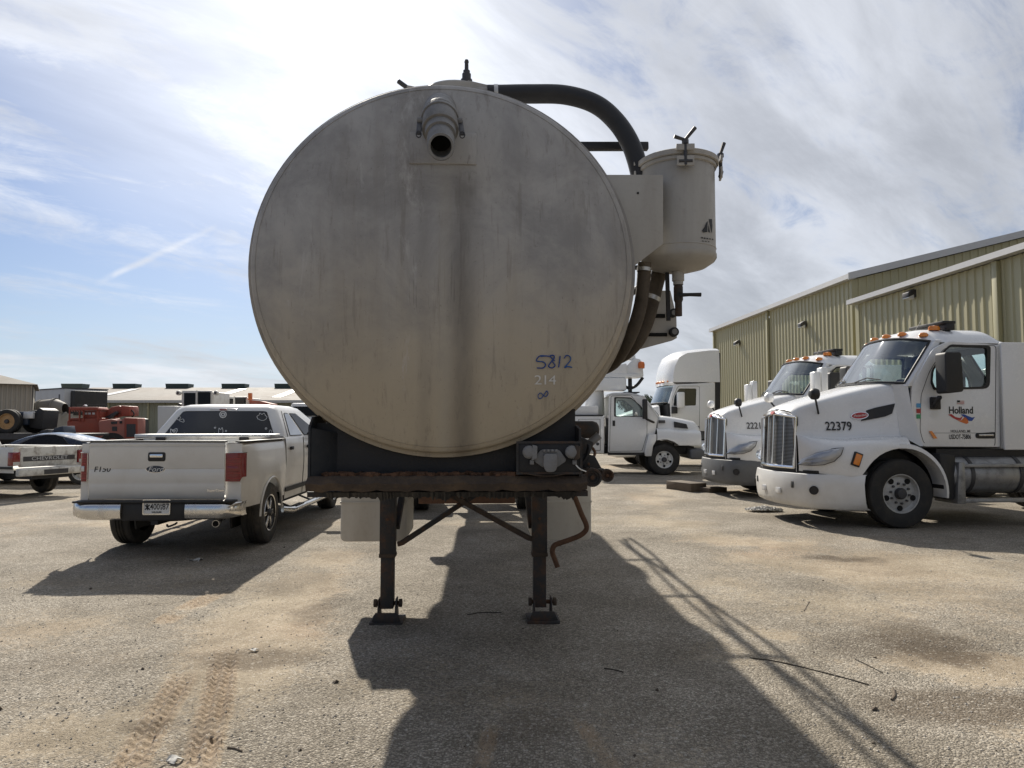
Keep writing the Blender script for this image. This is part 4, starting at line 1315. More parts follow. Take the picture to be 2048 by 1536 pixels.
# landing legs
YG = 2.19
for side_, (xa, xb, xfa, xfb, fy) in (('l', (763, 790, 741, 805, 1240)), ('r', (1063, 1094, 1056, 1117, 1229))):
    a, b = on(xa, 1000, 'y', YG).x, on(xb, 1110, 'y', YG).x
    cx_ = (a + b) / 2
    w_ = 0.120
    leg = MB().bx(cx_ - w_ / 2, cx_ + w_ / 2, YG - w_ / 2, YG + w_ / 2, 0.50, zl - 0.105).build('leg', 'rust_paint', T, 0.006)
    MB().bx(cx_ - 0.064, cx_ + 0.064, YG - 0.064, YG + 0.064, 0.50, 0.53).build('leg_collar', 'rust_ledge', leg, 0.004)
    MB().bx(cx_ - 0.051, cx_ + 0.051, YG - 0.051, YG + 0.051, 0.10, 0.515).build('leg_ram', 'rust_paint', leg, 0.005)
    MB().cyl((cx_, YG - 0.066, 0.80), (cx_, YG - 0.05, 0.80), 0.012, n=10).build('leg_bolt', 'rust', leg)
    fa, fb = on(xfa, fy, 'y', YG - 0.08).x, on(xfb, fy, 'y', YG - 0.08).x
    fc = (fa + fb) / 2
    foot = MB().bx(fc - 0.128, fc + 0.128, YG - 0.13, YG + 0.13, -0.008, 0.016)
    foot.build('foot_plate', 'rust_paint', leg, 0.003)
    ch = MB()
    for s in (-1, 1):
        ch.prism([(YG - 0.10, 0.0165), (YG + 0.10, 0.0165), (YG + 0.045, 0.175), (YG - 0.045, 0.175)], 'x', fc + s * 0.062, fc + s * 0.074)
    ch.prism([(fc - 0.115, 0.017), (fc + 0.115, 0.017), (fc + 0.085, 0.085), (fc - 0.085, 0.085)], 'y', YG - 0.115, YG - 0.10)
    ch.build('foot_cheek', 'rust_paint', leg, 0.003)
    MB().cyl((fc - 0.105, YG, 0.135), (fc + 0.105, YG, 0.135), 0.016, n=12).build('foot_pin', 'rust', leg)
    for s in (-1, 1):
        MB().cyl((fc + s * 0.085, YG, 0.135), (fc + s * 0.112, YG, 0.135), 0.032, n=16).build('pin_washer', 'rust_ledge', leg, 0.003)
    # stay running up and back
    s = 1 if side_ == 'l' else -1
    MB().bar((cx_ + s * 0.06, YG + 0.05, 0.72), (cx_ + s * 0.10, YG + 0.55, zl - 0.04), 0.045, 0.045).build('leg_stay', 'rust_paint', leg)
q1, q2 = on(795, 1088, 'y', YG - 0.02), on(965, 980, 'y', YG + 0.45)
MB().tube([q1, q1 + Vector((0.03, 0, 0.006)), q2], 0.026, 4).build('cross_brace', 'rust_paint', T)
q1, q2 = on(1066, 1078, 'y', YG - 0.02), on(880, 978, 'y', YG + 0.40)
MB().tube([q1, q1 + Vector((-0.03, 0, 0.006)), q2], 0.026, 4).build('cross_brace', 'rust_ledge', T)
cp_ = [on(px, py, 'y', YG - 0.1) for px, py in ((1138, 968), (1150, 995), (1163, 1028), (1172, 1048), (1172, 1060), (1160, 1071), (1135, 1081), (1112, 1089), (1106, 1096), (1105, 1106), (1110, 1120), (1115, 1134))]
MB().tube(smooth_path(cp_, 5), 0.021, 10).build('crank_handle', 'rust', T)
MB().bar(on(1138, 968, 'y', YG - 0.1), on(1085, 985, 'y', YG), 0.04, 0.04).build('crank_shaft', 'rust_paint', T)

# pale side boxes behind the legs
YB = 2.45
for x0, x1, y0, y1 in ((682, 813, 960, 1083), (1062, 1183, 955, 1080)):
    a, b = on(x0, y0, 'y', YB), on(x1, y1, 'y', YB)
    bx_ = MB().prism(rpoly([(a.x, b.z), (b.x, b.z), (b.x, a.z + 0.15), (a.x, a.z + 0.15)], 0.05), 'y', YB, YB + 0.58).build('side_box', 'poly_white', T, 0.012)
    zz_ = on(700, 1005, 'y', YB).z
    MB().bx(a.x - 0.004, b.x + 0.004, YB - 0.006, YB + 0.556, zz_ - 0.008, zz_ + 0.008).build('strap', 'poly_white', bx_)
    MB().bx(a.x + 0.05, b.x - 0.05, YB + 0.05, YB + 0.5, a.z + 0.151, zl + 0.1).build('box_hanger', 'frame_black', T)

# tandem at the far end
def wheel(parent, c, r, w, rim_r, side, tmat='rubber', rmat='rim_white', holes=8, axis='y', bolts=10, hub=0.12, dual=False, name='wheel'):
    """axis: lathe axis; side: +1/-1 outward direction along the axis"""
    c = Vector(c)
    wv_ = side * w / 2
    prof = [(rim_r * 0.98, -wv_), (r * 0.86, -wv_ * 1.02), (r * 0.965, -wv_ * 0.93), (r, -wv_ * 0.72)]
    for k in range(5):
        t = -0.72 + 1.44 * (k + 0.5) / 5
        prof += [(r, wv_ * (t - 0.11)), (r - 0.012, wv_ * (t - 0.09)), (r - 0.012, wv_ * (t + 0.09)) , (r, wv_ * (t + 0.11))] if 0 < k < 4 else [(r, wv_ * t)]
    prof += [(r, wv_ * 0.72), (r * 0.965, wv_ * 0.93), (r * 0.86, wv_ * 1.02), (rim_r * 1.06, wv_ * 0.98), (rim_r * 0.98, wv_ * 0.9)]
    ty = MB().lathe(prof, c, axis, 48).build(name, tmat, parent, ang=28)
    ax_ = {'y': Vector((0, 1, 0)), 'x': Vector((1, 0, 0))}[axis]
    s = 1
    dish = -0.25 if dual else 0.45
    rm = MB().lathe([(rim_r * 0.99, wv_ * 0.9), (rim_r * 0.93, wv_ * 0.88), (rim_r * 0.88, wv_ * 0.55), (rim_r * 0.82, wv_ * dish), (rim_r * 0.55, wv_ * (dish + 0.12)), (rim_r * 0.30, wv_ * (dish + 0.12)), (0.001, wv_ * (dish + 0.12))], c, axis, 40).build('rim', rmat, ty)
    h_ = MB().lathe([(hub, wv_ * (dish + 0.12)), (hub, wv_ * (dish + 0.12) + side * 0.05), (hub * 0.8, wv_ * (dish + 0.12) + side * 0.075), (0.001, wv_ * (dish + 0.12) + side * 0.08)], c, axis, 20).build('hub', 'steel_dark', ty)
    o1 = Vector((0, 0, 1))
    o2 = ax_.cross(o1)
    if holes and bolts:
        R0 = 0.017 * rim_r / 0.28
        nut0 = None
        for k in range(bolts):
            a = 2 * PI * k / bolts + 0.15
            q = c + (o1 * math.cos(a) + o2 * math.sin(a)) * rim_r * 0.50 + ax_ * (wv_ * (dish + 0.12))
            if nut0 is None:
                nut0 = MB().cyl((0, 0, 0), ax_ * side * 0.028, R0, n=6).build('lug_nut', 'steel_dark', ty)
                nut0.location = q
            else:
                nk = nut0.copy()
                COL.objects.link(nk)
                nk.parent = ty
                nk.location = q
    if holes:
        for k in range(holes):
            a = 2 * PI * (k + 0.5) / holes
            q = c + (o1 * math.cos(a) + o2 * math.sin(a)) * rim_r * 0.735 + ax_ * (wv_ * (dish + 0.045))
            MB().cyl(q, q + ax_ * side * 0.012, 0.040 * rim_r / 0.28, n=14).build('hand_hole', 'dark_gap', ty)
    return ty


for yy in (9.6, 10.85):
    for s in (-1, 1):
        for xx in (0.93, 1.22):
            wheel(T, (TX + s * xx, yy, 0.505), 0.505, 0.26, 0.29, s, axis='x', holes=0, bolts=8, dual=True)
    MB().cyl((TX - 0.9, yy, 0.505), (TX + 0.9, yy, 0.505), 0.075, n=14).build('axle', 'rust_paint', T)
    MB().bx(TX - 0.46, TX + 0.46, yy - 0.05, yy + 0.05, 0.60, zl - 0.031).build('axle_hanger', 'frame_black', T)
MB().bx(TX - 0.62, TX + 0.60, 5.5, 5.62, 0.55, 0.84).build('cross_beam', 'rust', T, 0.01)
for s in (-1, 1):
    MB().lathe([(0.60, -0.32), (0.62, -0.32), (0.62, 0.32), (0.60, 0.32)], (TX + s * 1.07, 10.22, 0.62), 'x', 16, -0.1, PI + 0.1).build('fender', 'poly_white', T)
# ------------------------------------------------------------------ day-cab tractors (x forward, y left, z up; origin under the front axle)
FP = Frame((5.72, 11.85, 0), RAD(180 + 5.5))
GRP_T = 'white tractors parked nose out by the shed'
P = thing('day_cab_tractor', 'nearest white tractor with unit number 22379 and a white front bumper', 'truck', FP.loc, FP.rz, GRP_T)
pon = FP.on


def lerp_tab(tab, x):
    """piecewise smooth table lookup; tab rows (x, values...) with x falling"""
    if x >= tab[0][0]:
        return tab[0][1:]
    for a, b in zip(tab, tab[1:]):
        if x >= b[0]:
            t = (a[0] - x) / (a[0] - b[0])
            return [u * (1 - t) + v * t for u, v in zip(a[1:], b[1:])]
    return tab[-1][1:]


# x, half width top, z top, half width at fender junction, z junction, fender outer half width, z fender top, lower z
HT = [(1.36, 0.45, 1.74, 0.54, 1.40, 0.60, 1.22, 0.84),
      (1.26, 0.50, 1.82, 0.60, 1.36, 0.84, 1.18, 0.82),
      (1.08, 0.54, 1.885, 0.66, 1.34, 1.00, 1.19, 0.80),
      (0.80, 0.59, 1.97, 0.71, 1.32, 1.13, 1.22, 0.78),
      (0.50, 0.62, 2.05, 0.78, 1.34, 1.19, 1.26, 0.8),
      (0.15, 0.70, 2.14, 0.88, 1.36, 1.20, 1.27, 0.8),
      (-0.14, 0.78, 2.20, 0.96, 1.36, 1.20, 1.25, 0.8)]


def hood_ring(x):
    wt_, zt_, wj, zj, wf, zf, zl_ = lerp_tab(HT, x)
    rarch = 0.665
    zlow = zl_
    if abs(x) < rarch:
        zlow = max(zl_, 0.53 + math.sqrt(rarch ** 2 - x * x))
    zlow = min(zlow, zf - 0.015)
    half = [(0, zt_ + 0.035), (wt_ * 0.5, zt_ + 0.030), (wt_ * 0.85, zt_ + 0.008), (wt_ * 0.97, zt_ - 0.02), (wt_ + 0.02, zt_ - 0.07),
            (wt_ + (wj - wt_) * 0.35, zt_ - 0.2), (wt_ + (wj - wt_) * 0.75, (zt_ - 0.2) * 0.4 + zj * 0.6), (wj, zj + 0.03), (wj + 0.05, zj - 0.01)]
    for t in (0.3, 0.6, 0.85):
        half.append((wj + 0.05 + (wf - wj - 0.05) * t, (zj - 0.01) * (1 - t ** 2) + zf * t ** 2 + 0.03 * math.sin(PI * t)))
    half += [(wf, zf - 0.02 if zf - 0.02 > zlow else zlow + 0.008)]
    z5 = half[-1][1]
    half += [(wf + 0.012, z5 * 0.5 + zlow * 0.5), (wf + 0.008, zlow)]
    return half


hood = MB()
xs_ = [1.34, 1.30, 1.22, 1.13, 1.05, 0.95, 0.86, 0.78, 0.70, 0.66, 0.63, 0.58, 0.52, 0.45, 0.36, 0.26, 0.15, 0.05, -0.05, -0.14]
rings = []
for x in xs_:
    h = hood_ring(x)
    rings.append([Vector((x, -y, z)) for y, z in reversed(h[1:])] + [Vector((x, y, z)) for y, z in h])
hood.loft(rings, False, False)
hood.build('hood', 'truck_white', P, ang=55, solid=0.006)
# wheel-arch tails of the fenders
for s in (-1, 1):
    f = MB()
    rg = []
    for k in range(15):
        a = RAD(86 + k * 7.2)
        r_ = 0.665
        cx, cz = r_ * math.cos(a) - 0.02, 0.53 + r_ * math.sin(a)
        d = Vector((math.cos(a), 0, math.sin(a)))
        th = 0.08 - 0.035 * k / 14
        p0 = Vector((cx, 0, cz))
        wi = 0.78 + 0.13 * min(1, k / 6)
        rg.append([p0 + Vector((0, s * wi, 0)), p0 + d * th + Vector((0, s * wi, 0)), p0 + d * th + Vector((0, s * 1.17, 0)), p0 + d * th * 0.8 + Vector((0, s * 1.205, 0)), p0 + Vector((0, s * 1.21, 0))])
    f.loft(rg, True, True)
    f.build('fender_tail', 'truck_white', P, ang=50)
    MB().prism([(0.66 * math.cos(RAD(a)), 0.53 + 0.66 * math.sin(RAD(a))) for a in range(0, 181, 10)], 'y', s * 0.70, s * 0.72).build('wheel_well', 'plastic_black', P)
# bumper
FBm = MB()
sec = []
for y in np.linspace(-1.19, 1.19, 33):
    q = abs(y)
    x = 1.47 - 0.14 * (q / 0.85) ** 2 if q < 0.85 else 1.33 - 0.75 * ((q - 0.85) / 0.34) ** 1.7
    sec.append((x, y))
for z0, z1, dx0, dx1 in ():
    pass
prof_b = [(0.80, -0.02), (0.79, 0.0), (0.66, 0.025), (0.52, 0.02), (0.38, 0.005), (0.30, -0.02), (0.275, -0.07)]
FBm.loft([[Vector((x + dx, y * (1 + dx * 0.2), z)) for x, y in sec] for z, dx in prof_b], False, False)
bump = FBm.build('bumper', 'truck_white', P, ang=50, solid=0.01)
for y, z, w, h in ((-0.62, 0.62, 0.07, 0.10), (0.60, 0.62, 0.07, 0.10), (-0.25, 0.50, 0.16, 0.09), (0.25, 0.50, 0.16, 0.09)):
    x = 1.47 - 0.14 * (abs(y) / 0.85) ** 2 + 0.022
    MB().box((x + 0.004, y, z), (0.012, w, h), -0.33 * y / 0.85 if False else 0.0).build('tow_slot', 'lens_grey' if h < 0.1 else 'plastic_black', bump, 0.004)
for s in (-1, 1):
    MB().lathe([(0.001, 0.015), (0.055, 0.012), (0.06, 0.0), (0.06, -0.03)], (0, 0, 0), 'x', 18).v
    fl = MB().lathe([(0.001, 0.0), (0.055, 0.0), (0.065, 0.012), (0.065, -0.05)], (0, 0, 0), 'x', 20)
    R_ = Matrix.Rotation(s * 0.95, 3, 'Z')
    fl.v = [R_ @ v + Vector((1.275, s * 0.97, 0.56)) for v in fl.v]
    fl.build('fog_lamp', 'plastic_black', bump)
MB().loft([[Vector((x - 0.05, y * 0.97, z)) for x, y in sec] for z in (0.795, 0.85)], False, False).build('bumper_gap', 'plastic_black', P, solid=0.01)
# grille
gz0, gz1 = 0.88, 1.70


def gx_(y, z):
    return 1.46 - 0.10 * (abs(y) / 0.55) ** 1.2 - 0.05 * (z - gz0) / (gz1 - gz0)


def gtop(y):
    return gz1 + 0.03 - 0.06 * (abs(y) / 0.54)


gm = MB().grid(lambda u, v: (gx_(u, gz0 + v * (gtop(u) - gz0)) - 0.03, u, gz0 + v * (gtop(u) - gz0)), list(np.linspace(-0.54, 0.54, 17)), list(np.linspace(0, 1, 9)))
gm.build('grille', 'grille_mesh', P, solid=0.01)
for y in (-0.54, -0.27, 0.0, 0.27, 0.54):
    w_ = 0.045 if abs(y) in (0.54, 0.0) else 0.028
    pts = [(gx_(y, gz0 + t * (gtop(y) - gz0)), y, gz0 + t * (gtop(y) - gz0)) for t in np.linspace(-0.02, 1.01, 7)]
    MB().tube(pts, w_ / 2, 8).build('grille_bar', 'chrome', P)
for top_ in (0, 1):
    pts = [(gx_(y, gtop(y) if top_ else gz0) + 0.002, y, (gtop(y) if top_ else gz0)) for y in np.linspace(-0.55, 0.55, 13)]
    MB().tube(pts, 0.024 if top_ else 0.03, 8).build('grille_rim', 'chrome', P)
MB().grid(lambda u, v: (1.27 + 0.02 * v, u, 0.80 + v * 1.0), [-0.54, 0, 0.54], [0, 0.84]).build('radiator_shroud', 'plastic_black', P, solid=0.01)
# hood crown between grille and hood
MB().grid(lambda u, v: (gx_(u, gtop(u)) * (1 - v) + 1.355 * v + 0.01, u, (gtop(u) + 0.015) * (1 - v) + v * (1.775 - 0.05 * (abs(u) / 0.45) ** 3)), list(np.linspace(-0.51, 0.51, 13)), [0, 0.35, 0.7, 1.0]).build('hood_crown', 'truck_white', P, solid=0.008)
for s in (-1, 1):
    MB().grid(lambda u, v: ((gx_(0.54, 1.2) - 0.02) * (1 - v) + 1.355 * v, s * (0.55 + 0.05 * v), 0.84 + u * 0.84 - 0.03 * v), [0, 0.25, 0.5, 0.75, 1.0], [0, 0.5, 1.0]).build('nose_cheek', 'truck_white', P, solid=0.008)
bd = MB().tube([Vector((gx_(0, gtop(0)) + 0.015, 0.0, gtop(0) + 0.0)), Vector((gx_(0, gtop(0)) + 0.03, 0, gtop(0) + 0.004))], [0.05, 0.045], 20)
bd.v = [Vector((v.x, v.y * 1.25, gtop(0) + (v.z - gtop(0)) * 0.6 + 0.012)) for v in bd.v]
bd.build('nose_badge', 'ink_red', P)
MB().box((1.30, 0, 1.79), (0.16, 0.03, 0.03)).tube([(1.32, 0, 1.80), (1.26, 0.09, 1.815)], 0.010, 6).tube([(1.32, 0, 1.80), (1.26, -0.09, 1.815)], 0.010, 6).build('hood_ornament', 'chrome', P, 0.006)


def fender_pt(x, t, off=0.0):
    """a point on the hood/fender skin: t = 0 at the side crease .. 1 at the lip"""
    wt_, zt_, wj, zj, wf, zf, zl_ = lerp_tab(HT, x)
    return Vector((x, wj + 0.05 + (wf - wj - 0.05) * t, zj))


# headlamps: clear lens in a swept frame on the nose corner
for s in (-1, 1):
    hl = MB()
    lens, rim_ = [], []
    o0 = [Vector(q) for q in ((1.325, 0.62, 0.93), (1.285, 0.69, 1.03), (1.16, 0.86, 1.13), (0.98, 1.01, 1.185), (0.86, 1.115, 1.205), (0.90, 1.11, 1.10), (0.98, 1.06, 1.00), (1.10, 0.98, 0.945), (1.23, 0.84, 0.925))]
    pts = [Vector((x + 0.022, s * (y + 0.022), z)) for a_, b_ in zip(o0, o0[1:] + o0[:1]) for x, y, z in (a_, a_.lerp(b_, 0.5))]
    cen = sum(pts, Vector()) / len(pts) + Vector((0.045, s * 0.045, 0.0))
    n_ = len(pts)
    hl.add(pts + [(p * 0.55 + cen * 0.45) + Vector((0.02, s * 0.02, 0)) for p in pts] + [cen], [(i, (i + 1) % n_, n_ + (i + 1) % n_, n_ + i) for i in range(n_)] + [(n_ + i, n_ + (i + 1) % n_, 2 * n_) for i in range(n_)])
    h_ = hl.build('headlamp', 'lens_grey', P, ang=70)
    gl_ = MB()
    gl_.v = [v + Vector((0.055, s * 0.055, 0.0)) * (0.15 if k < n_ else 1.0) for k, v in enumerate(hl.v)]
    gl_.f = list(hl.f)
    gl_.build('lamp_glass', 'glass_lens', h_, ang=70)
    MB().tube(pts + [pts[0], pts[1]], 0.006, 6).build('lamp_rim', 'plastic_black', h_)
    for q, r_ in ((0.42, 0.055), (0.66, 0.06)):
        a = Vector((1.325, s * 0.56, 0.98)).lerp(Vector((0.95, s * 1.04, 1.09)), q) + Vector((0.05, s * 0.05, 0.01))
        MB().lathe([(0.001, 0.004), (r_ * 0.7, 0.01), (r_, 0.02), (r_, -0.01)], (0, 0, 0), 'x', 18).v
        lm = MB().lathe([(0.001, 0.0), (r_ * 0.75, 0.006), (r_, 0.024), (r_ * 1.05, 0.0)], (0, 0, 0), 'x', 18)
        Rm = Matrix.Rotation(s * 0.75, 3, 'Z')
        lm.v = [Rm @ v + a for v in lm.v]
        lm.build('lamp_unit', 'chrome', h_)
    mk_ = MB().box((0.70, s * 1.185, 1.03), (0.10, 0.035, 0.17), Matrix.Rotation(-0.35, 3, 'Y')).build('side_marker', 'lamp_amber', P, 0.012)
    MB().box((0.70, s * 1.17, 1.03), (0.13, 0.045, 0.21), Matrix.Rotation(-0.35, 3, 'Y')).build('marker_base', 'plastic_black', mk_, 0.01)


def hood_side(px, py):
    """hood flank point under a pixel (near side)"""
    y = 0.78
    for _ in range(8):
        p = pon(px, py, 'y', y)
        wt_, zt_, wj, zj, wf, zf, zl_ = lerp_tab(HT, p.x)
        prof_ = hood_ring(p.x)
        y = wj
        for (ya, za), (yb, zb2) in zip(prof_, prof_[1:]):
            if zb2 <= p.z <= za:
                t = (za - p.z) / max(1e-6, za - zb2)
                y = ya + (yb - ya) * t
                break
    return pon(px, py, 'y', y + 0.012)


# hood vent, name badge, number
vp = [hood_side(px, py) for px, py in ((1722, 842), (1735, 829), (1733, 821), (1752, 815), (1790, 807), (1784, 827), (1770, 833), (1745, 838))]
MB().add([p + Vector((0, 0.004, 0)) for p in vp] + [p - Vector((0, 0.03, 0)) for p in vp], [tuple(range(8)), tuple(range(15, 7, -1))] + [(i, (i + 1) % 8, 8 + (i + 1) % 8, 8 + i) for i in range(8)]).build('hood_vent', 'plastic_black', P)
bp = hood_side(1719, 831)


def hood_drape(off):
    def f(p):
        prof_ = hood_ring(p.x)
        for (ya, za), (yb, zb2) in zip(prof_, prof_[1:]):
            if zb2 <= p.z <= za:
                t = (za - p.z) / max(1e-6, za - zb2)
                return Vector((p.x, ya + (yb - ya) * t + off, p.z))
        return p
    return f


def oval(parent, c, a, b, mat, name, fn, tilt=0.0):
    pts = []
    for k in range(24):
        t = 2 * PI * k / 24
        u, v = a * math.cos(t), b * math.sin(t)
        pts.append(fn(c + Vector((u * math.cos(tilt) - v * math.sin(tilt), 0, u * math.sin(tilt) + v * math.cos(tilt)))))
    return MB().add(pts, [tuple(range(24))]).build(name, mat, parent)


oval(P, bp, 0.125, 0.058, 'chrome', 'badge_rim', hood_drape(0.020), -0.12)
oval(P, bp, 0.112, 0.046, 'ink_red', 'badge', hood_drape(0.024), -0.12)
lettering('Peterbilt', 0.055, 'ink_white', P, bp, (-1, 0, 0.12), (0, 0, 1), shear=0.4, fn=hood_drape(0.028), name='badge_lettering')
npnt = hood_side(1677, 853)


def plain(off):
    return lambda p: p + Vector((0, off, 0))


num_a = lettering('22379', 0.19, 'ink_black', P, npnt, (-1, 0, 0.0), (0, 0, 1), bold=0.003, sx=0.82, fn=hood_drape(0.018), name='unit_number')

# front wheels and axle
for s in (-1, 1):
    wheel(P, (0, s * 1.03, 0.515), 0.515, 0.27, 0.30, s, rmat='rim_grey', holes=5, bolts=10, hub=0.085)
MB().cyl((0, -0.95, 0.5), (0, 0.95, 0.5), 0.06, n=12).build('front_axle', 'steel_dark', P)

# cab: side walls with door windows, roof, glass
CY = 1.03
pp = lambda L: [(lambda q: (q.x, q.z))(pon(px, py, 'y', CY)) for px, py in L]
outer = pp([(1846, 893), (2000, 894), (1999, 690), (1897, 682), (1866, 697), (1824, 772), (1822, 812)])
inner = pp([(1868, 779), (1977, 776), (1979, 693), (1900, 690), (1884, 706), (1864, 742), (1862, 765)])
o_r = rpoly(outer, [0.06, 0.02, 0.05, 0.10, 0.10, 0.05, 0.1], 4)
i_r = rpoly(inner, [0.03, 0.10, 0.05, 0.05, 0.06, 0.05, 0.03], 4)
for s in (-1, 1):
    MB().ringpanel(o_r, i_r, 'y', s * CY, s * (CY - 0.05)).build('cab_side', 'truck_white', P, 0.006)
    ii = [((x - 0.0), z) for x, z in i_r]
    cen = Vector((sum(x for x, z in ii) / len(ii), sum(z for x, z in ii) / len(ii)))
    big_ = [tuple(cen + (Vector(q) - cen) * 1.03) for q in ii]
    sm_ = [tuple(cen + (Vector(q) - cen) * 0.93) for q in ii]
    MB().ringpanel(big_, sm_, 'y', s * (CY + 0.006), s * (CY - 0.01)).build('window_seal', 'plastic_black', P)
    MB().add([Vector((x, s * (CY - 0.02), z)) for x, z in ii], [tuple(range(len(ii)))]).build('door_glass', 'glass_cab', P)
    # door seam
    seam = pp([(1848, 888), (1840, 862), (1842, 790), (1858, 745), (1885, 700), (1905, 690), (1992, 691), (1990, 893)])
    MB().tube([Vector((x, s * (CY + 0.001), z)) for x, z in rpoly(seam, 0.06, 4)[2:-2]], 0.0045, 5).build('door_seam', 'dark_gap', P)
# belt crease and lower door line
q0, q1 = pon(1858, 866, 'y', CY), pon(1988, 866, 'y', CY)
MB().tube([Vector((q0.x, CY + 0.0005, q0.z)), Vector((q1.x, CY + 0.0005, q1.z))], 0.003, 5).build('door_crease', 'bumper_grey', P)
# windscreen surface between the two sides
fA = lambda L: [pon(px, py, 'y', CY) for px, py in L]
base_p, top_p = pon(1818, 768, 'y', CY), pon(1872, 681, 'y', CY - 0.06)


def ws(u, v):
    """u -1..1 across, v 0..1 up"""
    b = 1 - abs(u) ** 2.4
    x = (base_p.x + 0.30 * b) * (1 - v) + (top_p.x + 0.30 * b) * v
    z = (base_p.z + 0.05 * b) * (1 - v) + (top_p.z + 0.12 * b) * v
    y = u * ((CY - 0.015) * (1 - v) + (CY - 0.09) * v)
    return Vector((x, y, z))


us = list(np.linspace(-1, 1, 25))
MB().grid(lambda u, v: ws(u * 0.94, 0.03 + v * 0.93), us, list(np.linspace(0, 1, 7))).build('windscreen', 'glass_cab', P)
loop = [ws(u * 0.95, 0.015) for u in us] + [ws(0.95, v) for v in np.linspace(0.1, 0.9, 6)] + [ws(u * 0.95, 0.975) for u in reversed(us)] + [ws(-0.95, v) for v in np.linspace(0.9, 0.1, 6)]
MB().tube(loop + loop[:2], 0.022, 6).build('windscreen_seal', 'plastic_black', P)
for s in (-1, 1):
    pil = MB()
    rg = []
    for v in np.linspace(-0.05, 1.02, 8):
        a, b = ws(s * 0.95, v), ws(s * 1.0, v)
        rg.append([a, b + Vector((0, s * 0.012, 0)), b + Vector((-0.10, s * 0.012, 0)), a + Vector((-0.08, 0, 0))])
    pil.loft(rg, True, True).build('windscreen_pillar', 'truck_white', P, 0.004)
# roof
rz_side = outer[2][1]


def roof(u, v):
    """v 0 at the windscreen header .. 1 at the back"""
    a = ws(u, 0.985)
    x1 = outer[2][0] - 0.10
    x = a.x * (1 - v) + x1 * v
    b = 1 - abs(u) ** 5
    z0 = a.z
    zc = rz_side + 0.03 + 0.27 * b
    t = min(1, v / 0.25)
    t = t * t * (3 - 2 * t)
    z = z0 * (1 - t) + zc * t
    if v > 0.85:
        z -= 0.26 * ((v - 0.85) / 0.15) ** 2.2 * b
    y = u * ((CY - 0.075) * (1 - t) + (CY - 0.01) * t)
    return Vector((x, y, z))


MB().grid(roof, list(np.linspace(-1, 1, 33)), list(np.linspace(0, 0.25, 7)) + list(np.linspace(0.4, 0.85, 5)) + [0.9, 0.95, 1.0]).build('roof', 'truck_white', P, ang=60, solid=0.012)
for u in (-0.75, -0.38, 0.0, 0.38, 0.75):
    c = roof(u, 0.10) + Vector((0, 0, 0.012))
    ml = MB().lathe([(0.075, -0.02), (0.078, 0.005), (0.07, 0.03), (0.045, 0.055), (0.001, 0.066)], (0, 0, 0), 'z', 16)
    ml.v = [Vector((v.x * 1.05 + c.x, v.y * 0.62 + c.y, v.z * 0.85 + c.z)) for v in ml.v]
    ml.build('marker_lamp', 'lamp_amber', P)
la = roof(0.2, 0.48)
lb = MB().bx(la.x - 0.11, la.x + 0.11, -0.05, 0.78, la.z + 0.06, la.z + 0.11).build('roof_beacon_bar', 'plastic_black', P, 0.01)
MB().bx(la.x - 0.08, la.x + 0.06, 0.60, 0.80, la.z - 0.04, la.z + 0.0595).build('beacon_mount', 'plastic_black', lb, 0.01)
ml = MB().lathe([(0.07, -0.02), (0.075, 0.02), (0.06, 0.055), (0.001, 0.07)], (0, 0, 0), 'z', 14)
ml.v = [Vector((v.x * 1.3 + la.x + 0.20, v.y * 0.8 + 0.70, v.z * 0.9 + la.z - 0.02)) for v in ml.v]
ml.build('marker_lamp', 'lamp_amber', P)
q = roof(0.3, 0.3)
MB().tube([q, q + Vector((-0.13, 0, 0.20))], 0.004, 5).build('aerial', 'plastic_black', P)
# cowl and dash, interior
for s in (-1, 1):
    MB().add([ws(s * 1.0, 0) + Vector((0.02, s * 0.008, 0)), Vector((-0.135, s * 0.80, 2.17)), Vector((-0.135, s * 0.97, 1.38)), Vector((outer[0][0] + 0.05, s * 1.035, 1.22)), Vector((outer[0][0], s * 1.035, 1.22)), Vector((outer[6][0], s * 1.035, outer[6][1]))],
             [(0, 1, 2, 3, 4, 5)]).build('cowl_side', 'truck_white', P, solid=0.008)
MB().grid(lambda u, v: ws(u * 0.985, -0.01) * (1 - v) + Vector((-0.12, u * 0.80, 2.225 - 0.05 * abs(u) ** 3)) * v, us, [0, 1]).build('cowl', 'truck_white', P, solid=0.008)
MB().bx(-0.60, -0.24, -0.90, 0.90, 1.30, base_p.z - 0.08).build('dashboard', 'interior_grey', P, 0.05, 3)
bk_o = rpoly([(-0.975, 1.2), (0.975, 1.2), (0.975, rz_side), (-0.975, rz_side)], 0.02)
bk_i = rpoly([(-0.80, 2.02), (0.80, 2.02), (0.80, rz_side - 0.10), (-0.80, rz_side - 0.10)], 0.08)
MB().ringpanel(bk_o, bk_i, 'x', outer[2][0] + 0.02, outer[2][0] + 0.06).build('cab_back', 'interior_grey', P)
MB().add([Vector((outer[2][0] + 0.018, y, z)) for y, z in bk_i], [tuple(range(len(bk_i)))]).build('rear_glass', 'glass_cab', P)
MB().bx(outer[2][0] + 0.061, -0.3, -0.975, 0.975, 1.19, 1.23).build('cab_floor', 'interior', P)
MB().ringpanel(rpoly([(-1.02, 1.18), (1.02, 1.18), (1.02, rz_side + 0.05), (-1.02, rz_side + 0.05)], 0.02), bk_i, 'x', outer[2][0] - 0.03, outer[2][0] + 0.015).build('cab_rear_skin', 'truck_white', P, 0.006)
